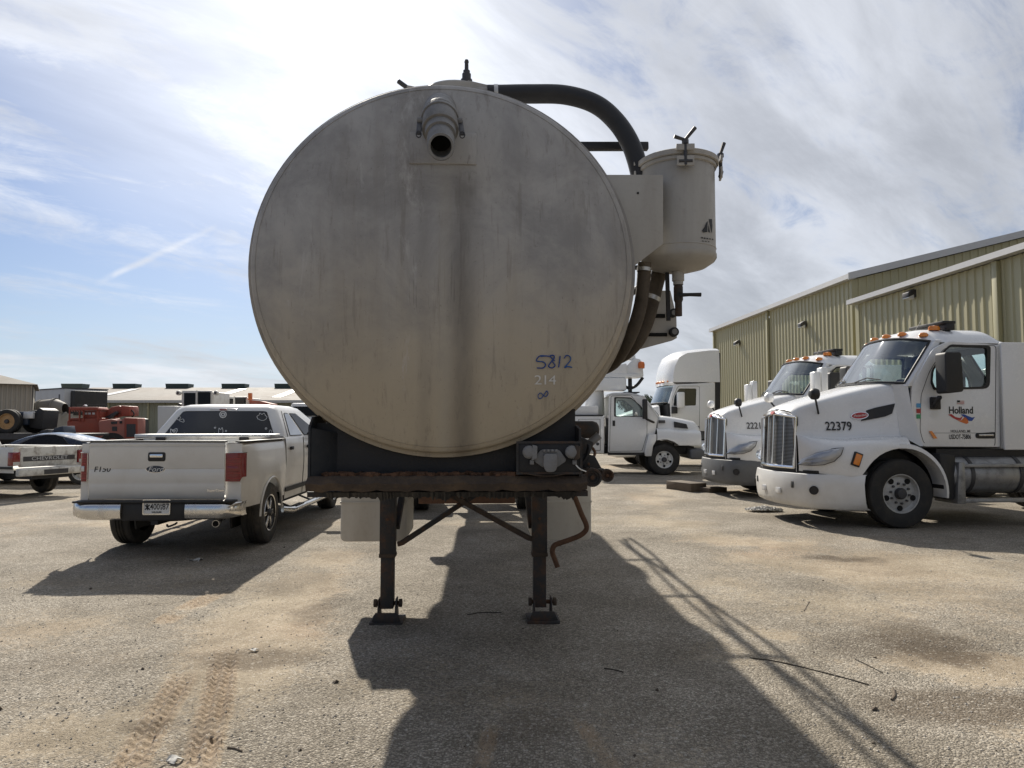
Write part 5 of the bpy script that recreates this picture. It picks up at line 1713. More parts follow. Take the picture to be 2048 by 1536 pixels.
for s in (-1, 1):
    st_ = MB().bx(-1.30, -0.85, s * 0.52 - 0.25, s * 0.52 + 0.25, 1.55, 1.72).build('seat', 'interior', P, 0.05, 3)
    MB().box((-1.33, s * 0.52, 2.02), (0.14, 0.46, 0.72), Matrix.Rotation(-0.12, 3, 'Y')).build('seat_back', 'interior', st_, 0.05, 3)
    MB().box((-1.36, s * 0.52, 2.45), (0.10, 0.26, 0.18), Matrix.Rotation(-0.1, 3, 'Y')).build('head_rest', 'interior', st_, 0.04, 3)
    MB().bx(-1.2, -0.95, s * 0.52 - 0.15, s * 0.52 + 0.15, 1.235, 1.549).build('seat_pedestal', 'interior', st_)
sw = MB().lathe([(0.215 + 0.018 * math.cos(a), 0.018 * math.sin(a)) for a in np.linspace(0, 2 * PI, 9)], (0, 0, 0), 'z', 28)
Rw = Matrix.Rotation(RAD(-40), 3, 'Y')
sw.v = [Rw @ v + Vector((-0.62, 0.52, 2.12)) for v in sw.v]
sw.tube([Vector((-0.45, 0.52, 1.98)), Vector((-0.62, 0.52, 2.12))], 0.03, 8)
sw.build('steering_wheel', 'interior', P)
for s0, s1 in ((0.1, 0.62), (-0.75, -0.2)):
    MB().tube([ws(s0, 0.02) + Vector((0.02, 0, 0.012)), ws((s0 + s1) / 2, 0.10) + Vector((0.03, 0, 0.015)), ws(s1, 0.055) + Vector((0.025, 0, 0.015))], 0.010, 6).build('wiper', 'plastic_black', P)
# mirror on its arm
for s in (-1, 1):
    ym = CY + 0.26
    q0, q1 = pon(1879, 705, 'y', 1.3), pon(1917, 784, 'y', 1.3)
    mir = MB().prism(rpoly([(q0.x, q0.z), (q1.x + 0.02, q0.z), (q1.x, q1.z), (q0.x, q1.z - 0.03)], 0.05), 'y', s * (ym - 0.10), s * (ym + 0.13)).build('mirror', 'plastic_black', P, 0.03, 3)
    a, b = pon(1866, 815, 'y', CY), pon(1880, 792, 'y', ym)
    MB().bar((a.x, s * CY, a.z), (b.x, s * ym, b.z - 0.01), 0.06, 0.05).build('mirror_arm', 'plastic_black', mir, 0.012)
    MB().bx(a.x - 0.10, a.x + 0.06, s * (CY + 0.001), s * (CY + 0.05), a.z - 0.03, a.z + 0.16).build('mirror_foot', 'plastic_black', mir, 0.015)
# hood mirrors
    hm = MB().tube([Vector((0.98, s * 0.62, 1.72)), Vector((1.10, s * 0.76, 1.95))], 0.016, 8).build('hood_mirror', 'plastic_black', P)
    MB().lathe([(0.001, 0.09), (0.05, 0.085), (0.085, 0.05), (0.09, 0.0), (0.08, -0.04), (0.001, -0.045)], (1.11, s * 0.77, 2.02), 'x', 16).build('mirror_head', 'plastic_black' if s > 0 else 'truck_white', hm)
# exhaust / intake stacks at the far cowl edge seen over the hood
for x_, h_ in ((0.02, 2.52), (-0.12, 2.60)):
    MB().prism(rpoly([(x_ - 0.06, 2.1), (x_ + 0.06, 2.1), (x_ + 0.06, h_), (x_ - 0.06, h_)], 0.03), 'y', -1.30, -1.12).build('far_mirror_shell', 'truck_white', P, 0.015)
# side fairing behind the cab
fx0 = outer[1][0] - 0.02
ft = pon(2010, 684, 'y', 1.13).z
for s in (-1, 1):
    MB().bx(fx0 - 0.72, fx0 - 0.001, s * 1.06, s * 1.10, 1.16, ft).build('side_fairing', 'truck_white', P, 0.015, 3)
# tank with steps
ty = 0.88
tk = MB().tube([(-0.80, ty, 0.78), (-0.86, ty, 0.78), (-2.75, ty, 0.78), (-2.81, ty, 0.78)], [0.25, 0.29, 0.29, 0.25], 32).build('fuel_tank', 'step_alu', P, ang=40)
for x_ in (-1.15, -1.95, -2.5):
    MB().lathe([(0.296, -0.03), (0.302, -0.03), (0.302, 0.03), (0.296, 0.03)], (x_, ty, 0.78), 'x', 32).build('tank_strap', 'steel_dark', tk)
MB().lathe([(0.001, 1.10), (0.06, 1.10), (0.06, 1.06), (0.05, 1.02)], (-1.7, ty, 0), 'z', 16).build('tank_cap', 'chrome_dusty', tk)
stp = MB()
for z_ in (0.40, 0.93):
    stp.bx(-2.7, -0.95, 1.10, 1.20, z_ - 0.025, z_ + 0.025)
stp.build('step_board', 'step_alu', P, 0.006)
tr_ = MB()
for k in range(60):
    x_ = -0.98 - k * 0.0285
    tr_.bx(x_ - 0.008, x_ + 0.008, 1.105, 1.195, 0.4255, 0.438)
tr_.build('step_teeth', 'alu', P)
MB().prism([(-0.85, 0.36), (-0.99, 0.36), (-0.99, 0.98), (-0.90, 0.98)], 'y', 0.70, 1.205).build('step_bracket', 'step_alu', P, 0.008)
MB().prism([(-2.66, 0.36), (-2.75, 0.36), (-2.75, 0.98), (-2.66, 0.98)], 'y', 0.70, 1.205).build('step_bracket', 'step_alu', P, 0.008)
MB().prism(rpoly([(-0.70, 0.42), (-0.84, 0.42), (-0.88, 1.08), (-0.62, 1.12)], 0.03), 'y', 0.60, 1.16).build('battery_box', 'plastic_black', P, 0.01)
MB().tube([(-0.9, -ty, 0.78), (-2.8, -ty, 0.78)], 0.29, 24).build('fuel_tank', 'step_alu', P)
for s in (-1, 1):
    MB().bx(-5.6, 1.2, s * 0.40, s * 0.48, 0.78, 1.04).build('chassis_rail', 'frame_black', P)
MB().bx(-2.7, -0.7, -0.98, 0.98, 1.06, 1.175).build('cab_underframe', 'frame_black', P)
MB().bx(-0.7, 1.2, -0.38, 0.38, 0.62, 1.15).build('engine', 'steel_dark', P, 0.05)
for x_ in (-4.1, -5.35):
    for s in (-1, 1):
        wheel(P, (x_, s * 1.06, 0.515), 0.515, 0.27, 0.30, s, rmat='rim_grey', holes=0, bolts=10, hub=0.10, dual=True)
        wheel(P, (x_, s * 0.74, 0.515), 0.515, 0.27, 0.30, s, rmat='rim_grey', holes=0, bolts=0, hub=0.10, dual=True)
    MB().cyl((x_, -0.9, 0.515), (x_, 0.9, 0.515), 0.10, n=12).build('rear_axle', 'steel_dark', P)
MB().lathe([(0.001, 1.16), (0.45, 1.16), (0.46, 1.13), (0.46, 1.05), (0.2, 1.045)], (-4.7, 0, 0), 'z', 24).build('fifth_wheel', 'steel_dark', P)

# door graphics, near side
dy = CY + 0.004


def dpt(px, py):
    q = pon(px, py, 'y', dy)
    return Vector((q.x, dy, q.z))


XD = (-1, 0, 0)
decals = []
decals.append(lettering('Holland', 0.150, 'ink_black', P, dpt(1922, 821), XD, (0, 0, 1), bold=0.004, sx=0.86, name='door_name'))
decals.append(lettering('HOLLAND, MI', 0.052, 'ink_black', P, dpt(1921, 862.5), XD, (0, 0, 1), bold=0.001, name='door_town'))
decals.append(lettering('USDOT-75806', 0.098, 'ink_black', P, dpt(1920, 874), XD, (0, 0, 1), bold=0.002, sx=0.60, name='door_registration'))
for (pxs, mat) in (([(1896, 829), (1903, 828), (1911, 834), (1920, 836), (1926, 832), (1922, 840), (1914, 840), (1906, 836)], 'ink_red'),
                   ([(1914, 840.5), (1923, 840.5), (1930, 833), (1936, 838), (1937, 846), (1933, 848), (1924, 845)], 'ink_orange'),
                   ([(1921, 829), (1928, 828.5), (1936, 832), (1944, 835), (1950, 834), (1944, 842), (1938, 842), (1931, 836)], 'ink_blue')):
    decals.append(MB().add([dpt(*q) for q in pxs], [tuple(range(len(pxs)))]).build('door_emblem', mat, P))
fl = MB().add([dpt(*q) for q in ((1914, 800.5), (1929, 801), (1928, 809.5), (1914, 809))], [(0, 1, 2, 3)]).build('flag_decal', 'ink_white', P)
MB().add([dpt(*q) + Vector((0, 0.002, 0)) for q in ((1914, 800.5), (1920, 800.7), (1920, 805), (1914, 805))], [(0, 1, 2, 3)]).build('flag_canton', 'ink_black', fl)
for k in range(3):
    MB().add([dpt(*q) + Vector((0, 0.002, 0)) for q in ((1920.3 if k < 2 else 1914.2, 801.6 + k * 2.6), (1928.6, 801.8 + k * 2.6), (1928.4, 802.8 + k * 2.6), (1920.3 if k < 2 else 1914.2, 802.6 + k * 2.6))], [(0, 1, 2, 3)]).build('flag_stripe', 'ink_red', fl)
oval(P, dpt(1869, 830), 0.075, 0.042, 'ink_white', 'door_sticker', lambda p: p)
for k, mt in enumerate(('ink_skyblue', 'ink_red', 'ink_green')):
    c = pon(1837.5, 811 + k * 11, 'y', CY + 0.012)
    MB().box((c.x, CY + 0.009, c.z), (0.07, 0.003, 0.065)).build('cowl_sticker', mt, P)
MB().add([dpt(*q) + Vector((0, 0.01, 0)) for q in ((1857, 862), (1862, 862), (1873, 877), (1866, 877))] , [(0, 1, 2, 3)]).build('door_marker', 'lamp_amber', P, solid=0.014)
a, b = dpt(1951, 864), dpt(1991, 877)
hd = MB().prism(rpoly([(a.x, b.z + 0.01), (a.x - 0.05, b.z), (b.x + 0.02, b.z), (b.x, b.z + 0.04), (b.x, a.z), (a.x, a.z - 0.02)], 0.03), 'y', CY + 0.001, CY + 0.010).build('door_handle', 'plastic_black', P)
MB().tube([Vector((a.x - 0.03, CY + 0.03, (a.z + b.z) / 2)), Vector((b.x + 0.06, CY + 0.03, (a.z + b.z) / 2 + 0.005))], 0.016, 8).build('handle_bar', 'chrome_dusty', hd)

# the next tractor in the row: grey bumper, its own number
P2 = copy_tree(P)
FP2 = Frame((5.86, 16.0, 0), RAD(180 + 5.5))
P2.location = FP2.loc
P2['label'] = 'white tractor with grey lower bumper and partly hidden number 22217, second in the row'
for ch in P2.children:
    if ch.name.startswith('bumper') and 'gap' not in ch.name:
        ch.data = ch.data.copy()
        ch.data.materials.clear()
        ch.data.materials.append(MATS['bumper_grey'])
    if ch.name.startswith('unit_number'):
        nb_ = ch
bpy.data.objects.remove(nb_, do_unlink=True)
lettering('22217', 0.19, 'ink_black', P2, npnt, (-1, 0, 0.0), (0, 0, 1), bold=0.003, sx=0.82, fn=hood_drape(0.018), name='unit_number')
for s in (-1, 1):
    MB().box((1.40, s * 0.35, 0.64), (0.05, 0.16, 0.20)).build('bumper_bracket', 'lens_grey' if s > 0 else 'plastic_black', P2, 0.01)

# ------------------------------------------------------------------ high-roofed sleeper tractor farther down the row
YF = 26.0
FS = Frame((at(1300, 900, YF + 1.2).x + 1.0, YF + 1.2, 0), RAD(180 + 3.5))
S = thing('sleeper_tractor', 'white sleeper tractor with tall rounded roof fairing behind the white bucket truck', 'truck', FS.loc, FS.rz, GRP_T)
son = FS.on
SY = 1.18


def sp(L, y=SY):
    return [(lambda q: (q.x, q.z))(son(px, py, 'y', y)) for px, py in L]


so_ = sp([(1343, 862), (1430, 862), (1430, 765), (1352, 769), (1340, 806)])
si_ = sp([(1347, 812), (1392, 811), (1393, 777), (1358, 777), (1349, 793)])
sr_, si_r = rpoly(so_, 0.05), rpoly(si_, 0.06)
for s in (-1, 1):
    MB().ringpanel(sr_, si_r, 'y', s * SY, s * (SY - 0.05)).build('cab_side', 'truck_white', S, 0.006)
    MB().add([Vector((x, s * (SY - 0.015), z)) for x, z in si_r], [tuple(range(len(si_r)))]).build('door_glass', 'glass_side', S)
    sm = sp([(1344, 858), (1344, 800), (1356, 772), (1399, 772), (1399, 860)])
    MB().tube([Vector((x, s * (SY + 0.001), z)) for x, z in rpoly(sm, 0.08)], 0.006, 5).build('door_seam', 'dark_gap', S)
xb_, xf_ = so_[1][0], so_[4][0]
zt_s = so_[2][1]
prof_r = [(q.x, q.z) for q in (son(px, py, 'y', SY * 0.5) for px, py in ((1330, 766), (1329, 752), (1333, 730), (1341, 712), (1356, 703), (1385, 699), (1410, 697), (1427, 697), (1429, 766)))]
rg = []
for u in np.linspace(-1, 1, 13):
    k = 1 - 0.10 * abs(u) ** 4
    rg.append([Vector((x * 1.0 - (0.16 * abs(u) ** 3 if x > xb_ + 0.6 else 0), u * SY * 1.0, zt_s + (z - zt_s) * k)) for x, z in prof_r])
MB().loft(rg, True, True).build('roof_fairing', 'truck_white', S, ang=50)
a0, a1 = Vector((so_[4][0], 0, so_[4][1])), Vector((so_[3][0], 0, so_[3][1]))


def wss(u, v):
    b = 1 - abs(u) ** 2.2
    return Vector(((a0.x + 0.35 * b) * (1 - v) + (a1.x + 0.30 * b) * v, u * (SY - 0.02 - 0.05 * v), a0.z * (1 - v) + a1.z * v))


MB().grid(wss, list(np.linspace(-0.95, 0.95, 15)), [0.04, 0.5, 0.96]).build('windscreen', 'glass_far', S)
MB().tube([wss(u, 0.02) for u in np.linspace(-0.96, 0.96, 15)] + [wss(u, 0.98) for u in np.linspace(0.96, -0.96, 15)] + [wss(-0.96, 0.02)], 0.025, 6).build('windscreen_seal', 'plastic_black', S)
for s in (-1, 1):
    MB().tube([wss(s * 0.985, -0.03), wss(s * 0.985, 1.03)], 0.045, 6).build('windscreen_pillar', 'truck_white', S)
MB().loft([[wss(u, 0.98) for u in np.linspace(-1, 1, 9)], [Vector((prof_r[0][0] + 0.02 - 0.16 * abs(u) ** 3, u * SY, zt_s + 0.02)) for u in np.linspace(-1, 1, 9)]], False, False).build('roof_visor', 'truck_white', S, solid=0.02)
for u in (-0.7, -0.35, 0, 0.35, 0.7):
    c = wss(u, 1.03)
    MB().lathe([(0.08, 0.0), (0.075, 0.05), (0.001, 0.08)], (c.x, c.y, zt_s + 0.03), 'z', 12).build('marker_lamp', 'lamp_amber', S)
hx = a0.x
hr = []
for x, w, zt2, zb2 in ((hx + 0.3, 0.95, a0.z - 0.04, 0.95), (hx + 1.0, 0.85, a0.z - 0.22, 0.9), (hx + 1.7, 0.72, a0.z - 0.45, 0.85), (hx + 2.0, 0.6, a0.z - 0.65, 0.85)):
    hr.append([Vector((x, y * w, z)) for y, z in ((-1.15, zb2), (-1.05, zb2 + (zt2 - zb2) * 0.6), (-0.85, zt2 - 0.06), (-0.5, zt2), (0.5, zt2), (0.85, zt2 - 0.06), (1.05, zb2 + (zt2 - zb2) * 0.6), (1.15, zb2))])
MB().loft(hr, True, True).build('hood', 'truck_white', S, ang=50)
MB().prism([(-0.42, 0.9), (0.42, 0.9), (0.36, a0.z - 0.75), (-0.36, a0.z - 0.75)], 'x', hx + 1.95, hx + 2.03).build('grille', 'grille_mesh', S)
bmp = MB().bx(hx + 1.2, hx + 2.1, -1.18, 1.18, 0.35, 0.80).build('bumper', 'truck_white', S, 0.12, 3)
for s in (-1, 1):
    MB().box((hx + 1.75, s * 0.78, 1.12), (0.25, 0.25, 0.22)).build('headlamp', 'lens_grey', S, 0.06, 3)
    MB().lathe([(0.64, -0.22), (0.70, -0.22), (0.70, 0.22), (0.64, 0.22)], (hx + 0.8, s * 0.99, 0.52), 'y', 20, 0, PI).build('fender', 'truck_white', S)
    wheel(S, (hx + 0.8, s * 1.03, 0.515), 0.515, 0.27, 0.30, s, rmat='rim_grey', holes=0, hub=0.1)
    for x_ in (xb_ - 1.3, xb_ - 2.6):
        wheel(S, (x_, s * 1.03, 0.515), 0.515, 0.5, 0.30, s, rmat='rim_grey', holes=0, hub=0.1)
    MB().bx(xb_ - 3.3, hx + 1.6, s * 0.40, s * 0.48, 0.76, 1.0).build('chassis_rail', 'frame_black', S)
    MB().tube([(xb_, s * 0.9, 0.75), (xf_ - 0.3, s * 0.9, 0.75)], 0.3, 20).build('fuel_tank', 'alu', S)
    ext = sp([(1431, 862), (1441, 862), (1441, 706), (1431, 703)])
    MB().prism(ext, 'y', s * SY * 0.985, s * (SY * 0.985 - 0.04)).build('side_extender', 'plastic_black', S)
    m0, m1 = son(1354, 784, 'y', SY + 0.25), son(1369, 816, 'y', SY + 0.25)
    mm = MB().bx(m1.x, m0.x, s * (SY + 0.14), s * (SY + 0.34), m1.z, m0.z).build('mirror', 'truck_white', S, 0.05, 3)
    MB().bx(m0.x - 0.05, m0.x + 0.15, s * (SY + 0.002), s * (SY + 0.139), m1.z - 0.2, m1.z + 0.05).build('mirror_foot', 'plastic_black', mm, 0.02)
MB().bx(xb_ + 0.02, xb_ + 0.07, -SY + 0.06, SY - 0.06, 0.98, zt_s).build('sleeper_back', 'truck_white', S)
MB().bx(xb_ + 0.08, xf_ - 0.1, -SY + 0.06, SY - 0.06, 0.98, 1.04).build('cab_floor', 'interior', S)
MB().bx(xf_ - 1.35, xf_ - 1.30, -SY + 0.06, SY - 0.06, 1.05, zt_s - 0.02).build('sleeper_curtain', 'interior_grey', S)
MB().bx(xf_ - 0.3, xf_ + 0.1, -SY + 0.08, SY - 0.08, 1.05, so_[4][1] - 0.05).build('dashboard', 'interior', S, 0.04)

# ------------------------------------------------------------------ white bucket truck, nose to the right (x forward, near side is its right: y < 0)
YK = 21.9
FK = Frame((at(1333, 917, YK).x, YK + 1.15, 0), RAD(-3.0))
K = thing('bucket_truck', 'white bucket truck with folded boom facing right beyond the tank', 'truck', FK.loc, FK.rz)
kon = FK.on
KY = -1.0


def kp(L, y=KY):
    return [(lambda q: (q.x, q.z))(kon(px, py, 'y', y)) for px, py in L]


ko = kp([(1216, 905), (1289, 905), (1310, 868), (1316, 834), (1286, 792), (1260, 787), (1218, 787)])
ki = kp([(1230, 833), (1275, 833), (1288, 833), (1290, 830), (1282, 813), (1262, 796), (1230, 795)])
ko_r, ki_r = rpoly(ko, 0.06), rpoly(ki, 0.05)
for s in (1, -1):
    MB().ringpanel(ko_r, ki_r, 'y', s * KY, s * (KY + 0.05)).build('cab_side', 'truck_white', K, 0.006)
    MB().add([Vector((x, s * (KY + 0.015), z)) for x, z in ki_r], [tuple(range(len(ki_r)))]).build('door_glass', 'glass_cab' if s < 0 else 'glass_cab', K)
    cen = Vector((sum(x for x, z in ki_r) / len(ki_r), sum(z for x, z in ki_r) / len(ki_r)))
    MB().ringpanel([tuple(cen + (Vector(q) - cen) * 1.05) for q in ki_r], [tuple(cen + (Vector(q) - cen) * 0.95) for q in ki_r], 'y', s * (KY - 0.005), s * (KY + 0.012)).build('window_seal', 'plastic_black', K)
    sm = kp([(1219, 903), (1222, 792), (1262, 791), (1294, 832), (1294, 868), (1284, 902)])
    MB().tube([Vector((x, s * (KY - 0.001), z)) for x, z in rpoly(sm + [sm[0]], 0.05)], 0.006, 5).build('door_seam', 'dark_gap', K)
    q = kp([(1225, 841), (1229, 852)])
    MB().bx(q[0][0], q[1][0] + 0.02, s * (KY - 0.015), s * (KY - 0.001), q[1][1], q[0][1]).build('door_handle', 'plastic_black', K)
zroof = ko[6][1]
xr0, xr1 = ko[6][0], ko[4][0]
rg = []
for u in np.linspace(-1, 1, 11):
    b = 1 - abs(u) ** 4
    rg.append([Vector((xr0 - 0.02, u * abs(KY), zroof - 0.03 + 0.02 * b)), Vector((xr0 + 0.15, u * abs(KY), zroof + 0.05 * b)), Vector((ko[5][0], u * abs(KY), zroof + 0.06 * b)), Vector((xr1 + 0.1 * b, u * abs(KY), ko[4][1] + 0.03 * b)),
               Vector((xr1 + 0.1 * b, u * abs(KY), ko[4][1] - 0.02)), Vector((ko[5][0], u * abs(KY), zroof - 0.05)), Vector((xr0 - 0.02, u * abs(KY), zroof - 0.07))])
MB().loft(rg, True, True).build('roof', 'truck_white', K, ang=45)
wb, wt2 = Vector((ko[3][0], 0, ko[3][1])), Vector((ko[4][0], 0, ko[4][1]))


def wsk(u, v):
    b = 1 - abs(u) ** 2.2
    return Vector(((wb.x + 0.2 * b) * (1 - v) + (wt2.x + 0.12 * b) * v, u * abs(KY), wb.z * (1 - v) + wt2.z * v))


MB().grid(wsk, list(np.linspace(-0.96, 0.96, 13)), [0, 0.5, 1]).build('windscreen', 'glass_cab', K)
for s in (-1, 1):
    MB().tube([wsk(s * 0.99, 0), wsk(s * 0.99, 1)], 0.035, 6).build('windscreen_pillar', 'truck_white', K)
# hood with fenders
kh = MB()
xa_, xn = ko[3][0] - 0.05, kon(1400, 870, 'y', -0.9).x
zc_ = ko[3][1]
zn = kon(1396, 848, 'y', -0.6).z
rg = []
arch = 0.60
for x in sorted(q for q in [xa_, xa_ + 0.12, -0.58, -0.5, -0.35, -0.15, 0.1, 0.3, 0.45, 0.56, 0.60, 0.75, xn - 0.12, xn - 0.02, xn] if xa_ <= q <= xn):
    t = max(0, min(1, (x - xa_) / (xn - xa_)))
    zt2 = zc_ + 0.02 - (zc_ - zn) * t ** 1.7
    if x > xn - 0.1:
        zt2 -= 0.10 * (x - xn + 0.1) / 0.1
    zlow = 0.95 if x < 0 else 0.92
    if abs(x) < arch:
        zlow = max(zlow, 0.50 + math.sqrt(arch ** 2 - x * x))
    wf = 1.13 - 0.06 * t ** 3
    zf = 1.42 - 0.10 * t
    half = [(0, zt2 + 0.05), (0.55, zt2 + 0.03), (0.78, zt2 - 0.05), (0.84, zt2 - 0.18), (0.88, zf + 0.03), (1.02, zf), (wf, max(zf - 0.1, zlow + 0.03)), (wf + 0.01, zlow)]
    rg.append([Vector((x, -y, z)) for y, z in reversed(half[1:])] + [Vector((x, y, z)) for y, z in half])
kh.loft(rg, False, False).build('hood', 'truck_white', K, ang=50, solid=0.008)
for s in (-1, 1):
    f = kp([(1288, 905), (1296, 868), (1312, 868), (1312, 880), (1305, 892), (1302, 912), (1290, 912)])
    MB().prism(f, 'y', s * 1.0, s * 1.13).build('fender_tail', 'truck_white', K, 0.015)
    MB().bx(xn - 0.32, xn + 0.015, s * 0.72, s * 1.05, 0.98, 1.22).build('headlamp', 'lens_grey', K, 0.02)
    MB().lathe([(0.40, 0.0), (0.55, 0.0)], (0, s * 0.70, 0.5), 'y', 24).build('wheel_well', 'plastic_black', K)
    wheel(K, (0, s * 1.0, 0.47), 0.47, 0.25, 0.27, s, rmat='rim_white', holes=5, bolts=8, hub=0.08)
    wheel(K, (-4.4, s * 0.98, 0.47), 0.47, 0.42, 0.27, s, rmat='rim_white', holes=0, bolts=8, hub=0.08)
    v0, v1 = kon(1348, 843, 'y', -0.87), kon(1376, 856, 'y', -0.87)
    MB().prism([(v0.x, v0.z), (v0.x, v1.z + 0.02), (v1.x, v1.z - 0.02), (v1.x - 0.05, v0.z - 0.08)], 'y', s * 0.83, s * 0.90).build('hood_vent', 'plastic_black', K)
    b0 = kon(1325, 843, 'y', -0.88)
    MB().bx(b0.x - 0.12, b0.x + 0.08, s * 0.86, s * 0.895, b0.z - 0.05, b0.z + 0.04).build('badge', 'steel_dark', K)
    m0, m1 = kon(1285, 798, 'y', -1.3), kon(1295, 838, 'y', -1.3)
    mm = MB().bx(m0.x, m1.x, s * 1.18, s * 1.36, m1.z, m0.z).build('mirror', 'plastic_black', K, 0.03)
    MB().bar((m1.x - 0.03, s * 1.25, m1.z), (kon(1308, 850, 'y', -1).x, s * 1.005, kon(1308, 845, 'y', -1).z), 0.06, 0.05).build('mirror_arm', 'plastic_black', mm)
MB().bx(xn - 0.06, xn + 0.03, -0.70, 0.70, 0.98, zn - 0.06).build('grille', 'grille_mesh', K, 0.01)
MB().bx(xn - 0.35, xn + 0.10, -1.12, 1.12, 0.48, 0.80).build('bumper', 'bumper_grey', K, 0.06, 3)
MB().bx(-7.0, xn - 0.1, -0.45, 0.45, 0.62, 0.86).build('chassis', 'frame_black', K)
MB().bx(ko[0][0], ko[1][0], 0.86, 0.98, 0.60, 0.88).build('step', 'plastic_black', K)
MB().bx(ko[0][0], ko[1][0], -0.98, -0.86, 0.60, 0.88).build('step', 'plastic_black', K)
MB().bx(ko[0][0] + 0.02, ko[0][0] + 0.07, -0.94, 0.94, 0.9, 1.75).build('cab_back', 'interior_grey', K)
MB().bx(ko[0][0] + 0.08, xa_, -0.94, 0.94, 0.88, 0.94).build('cab_floor', 'interior', K)
MB().bx(xa_ - 0.3, xa_ + 0.05, -0.92, 0.92, 0.95, zc_ - 0.06).build('dashboard', 'interior', K, 0.04)
st_ = MB().bx(ko[0][0] + 0.2, ko[0][0] + 0.7, -0.85, 0.85, 0.945, 1.35).build('seat', 'interior', K, 0.05)
MB().bx(ko[0][0] + 0.12, ko[0][0] + 0.26, -0.85, 0.85, 1.351, 1.85).build('seat_back', 'interior', st_, 0.04)
# service body, turret and boom
xs0 = kon(1208, 860, 'y', -1.1).x
zs1 = kon(1190, 832, 'y', -1.1).z
body = MB().bx(xs0 - 3.4, xs0, -1.12, 1.12, 0.66, zs1).build('service_body', 'truck_white', K, 0.03)
for k in range(4):
    MB().tube([Vector((xs0 - 0.12 - k * 0.82 - dx, -1.123, z)) for dx, z in ((0, 0.75), (0, zs1 - 0.1), (0.66, zs1 - 0.1), (0.66, 0.75), (0, 0.75))], 0.008, 5).build('locker_seam', 'dark_gap', body)
    MB().cyl((xs0 - 0.2 - k * 0.82, -1.14, 0.95), (xs0 - 0.2 - k * 0.82, -1.12, 0.95), 0.05, n=12).build('locker_latch', 'steel_dark', body)
MB().bx(xs0 - 3.4, xs0 - 0.02, -1.13, 1.13, zs1 + 0.001, zs1 + 0.03).build('body_rail', 'plastic_black', body)
p0 = kon(1182, 820, 'y', -0.6)
MB().bx(xs0 - 1.1, xs0 - 0.15, -0.9, -0.2, zs1 + 0.031, zs1 + 0.32).build('tool_chest', 'truck_white', K, 0.03)
tx, tr2 = kon(1190, 800, 'y', 0).x, 0.32
MB().cyl((tx, 0.1, zs1 + 0.031), (tx, 0.1, kon(1190, 782, 'y', 0).z), tr2, 0.30, 24).build('turret', 'truck_white', K, 0.02)
z1_ = kon(1220, 785, 'y', 0).z
z2_ = kon(1220, 757, 'y', 0).z
xm = kon(1213, 770, 'y', 0).x
xe = kon(1250, 770, 'y', 0).x
MB().bx(xm - 0.6, xe, -0.42, 0.42, z1_ + 0.05, z2_).build('boom_base', 'truck_white', K, 0.03)
xb2 = kon(1283, 750, 'y', 0).x
MB().bx(tx - 1.5, xb2 - 0.1, -0.30, 0.30, z2_ + 0.01, kon(1220, 750, 'y', 0).z + 0.02).build('boom_lower', 'truck_white', K, 0.02)
za, zb3 = kon(1240, 753, 'y', 0).z, kon(1240, 735, 'y', 0).z
MB().prism(rpoly([(tx - 1.5, za + 0.03), (xb2 - 0.5, za + 0.03), (xb2 - 0.5, zb3 + 0.12), (xm + 0.2, zb3 + 0.02), (tx - 1.5, zb3)], 0.05), 'y', -0.25, 0.25).build('boom_upper', 'truck_white', K, 0.03)
hdn = MB().prism(rpoly([(xb2 - 0.55, zb3 + 0.0), (xb2 - 0.25, kon(1270, 717, 'y', 0).z), (xb2 - 0.05, kon(1270, 719, 'y', 0).z), (xb2 + 0.02, zb3), (xb2 + 0.05, za - 0.02), (xb2 - 0.15, z2_ + 0.0), (xb2 - 0.55, za)], 0.06), 'y', -0.2, 0.2).build('boom_elbow', 'truck_white', K, 0.04)
MB().tube([(xb2 - 1.6, 0, zb3 + 0.05), (xb2 - 0.8, 0, zb3 + 0.28), (xb2 - 0.2, 0, zb3 + 0.33)], [0.10, 0.11, 0.09], 12).build('boom_ram', 'truck_white', K)
MB().lathe([(0.10, -0.1), (0.11, 0.02), (0.09, 0.1), (0.001, 0.13)], (xb2 - 0.03, -0.23, zb3 + 0.05), 'z', 14).build('beacon', 'ink_orange', K)
xp = kon(1260, 770, 'y', 0).x
MB().bx(xp - 0.06, xp + 0.06, -0.06, 0.06, zroof + 0.03, z2_ + 0.0).build('boom_post', 'frame_black', K)
for s in (-1, 1):
    MB().tube(smooth_path([(xp + s * 0.42, 0, z2_ + 0.03), (xp + s * 0.22, 0, z2_ - 0.22), (xp, 0, z2_ - 0.34)], 5), 0.05, 8).build('boom_cradle', 'frame_black', K)
MB().bx(xp - 0.25, xp + 0.25, -0.5, 0.5, zroof + 0.045, zroof + 0.075).build('roof_pad', 'frame_black', K)

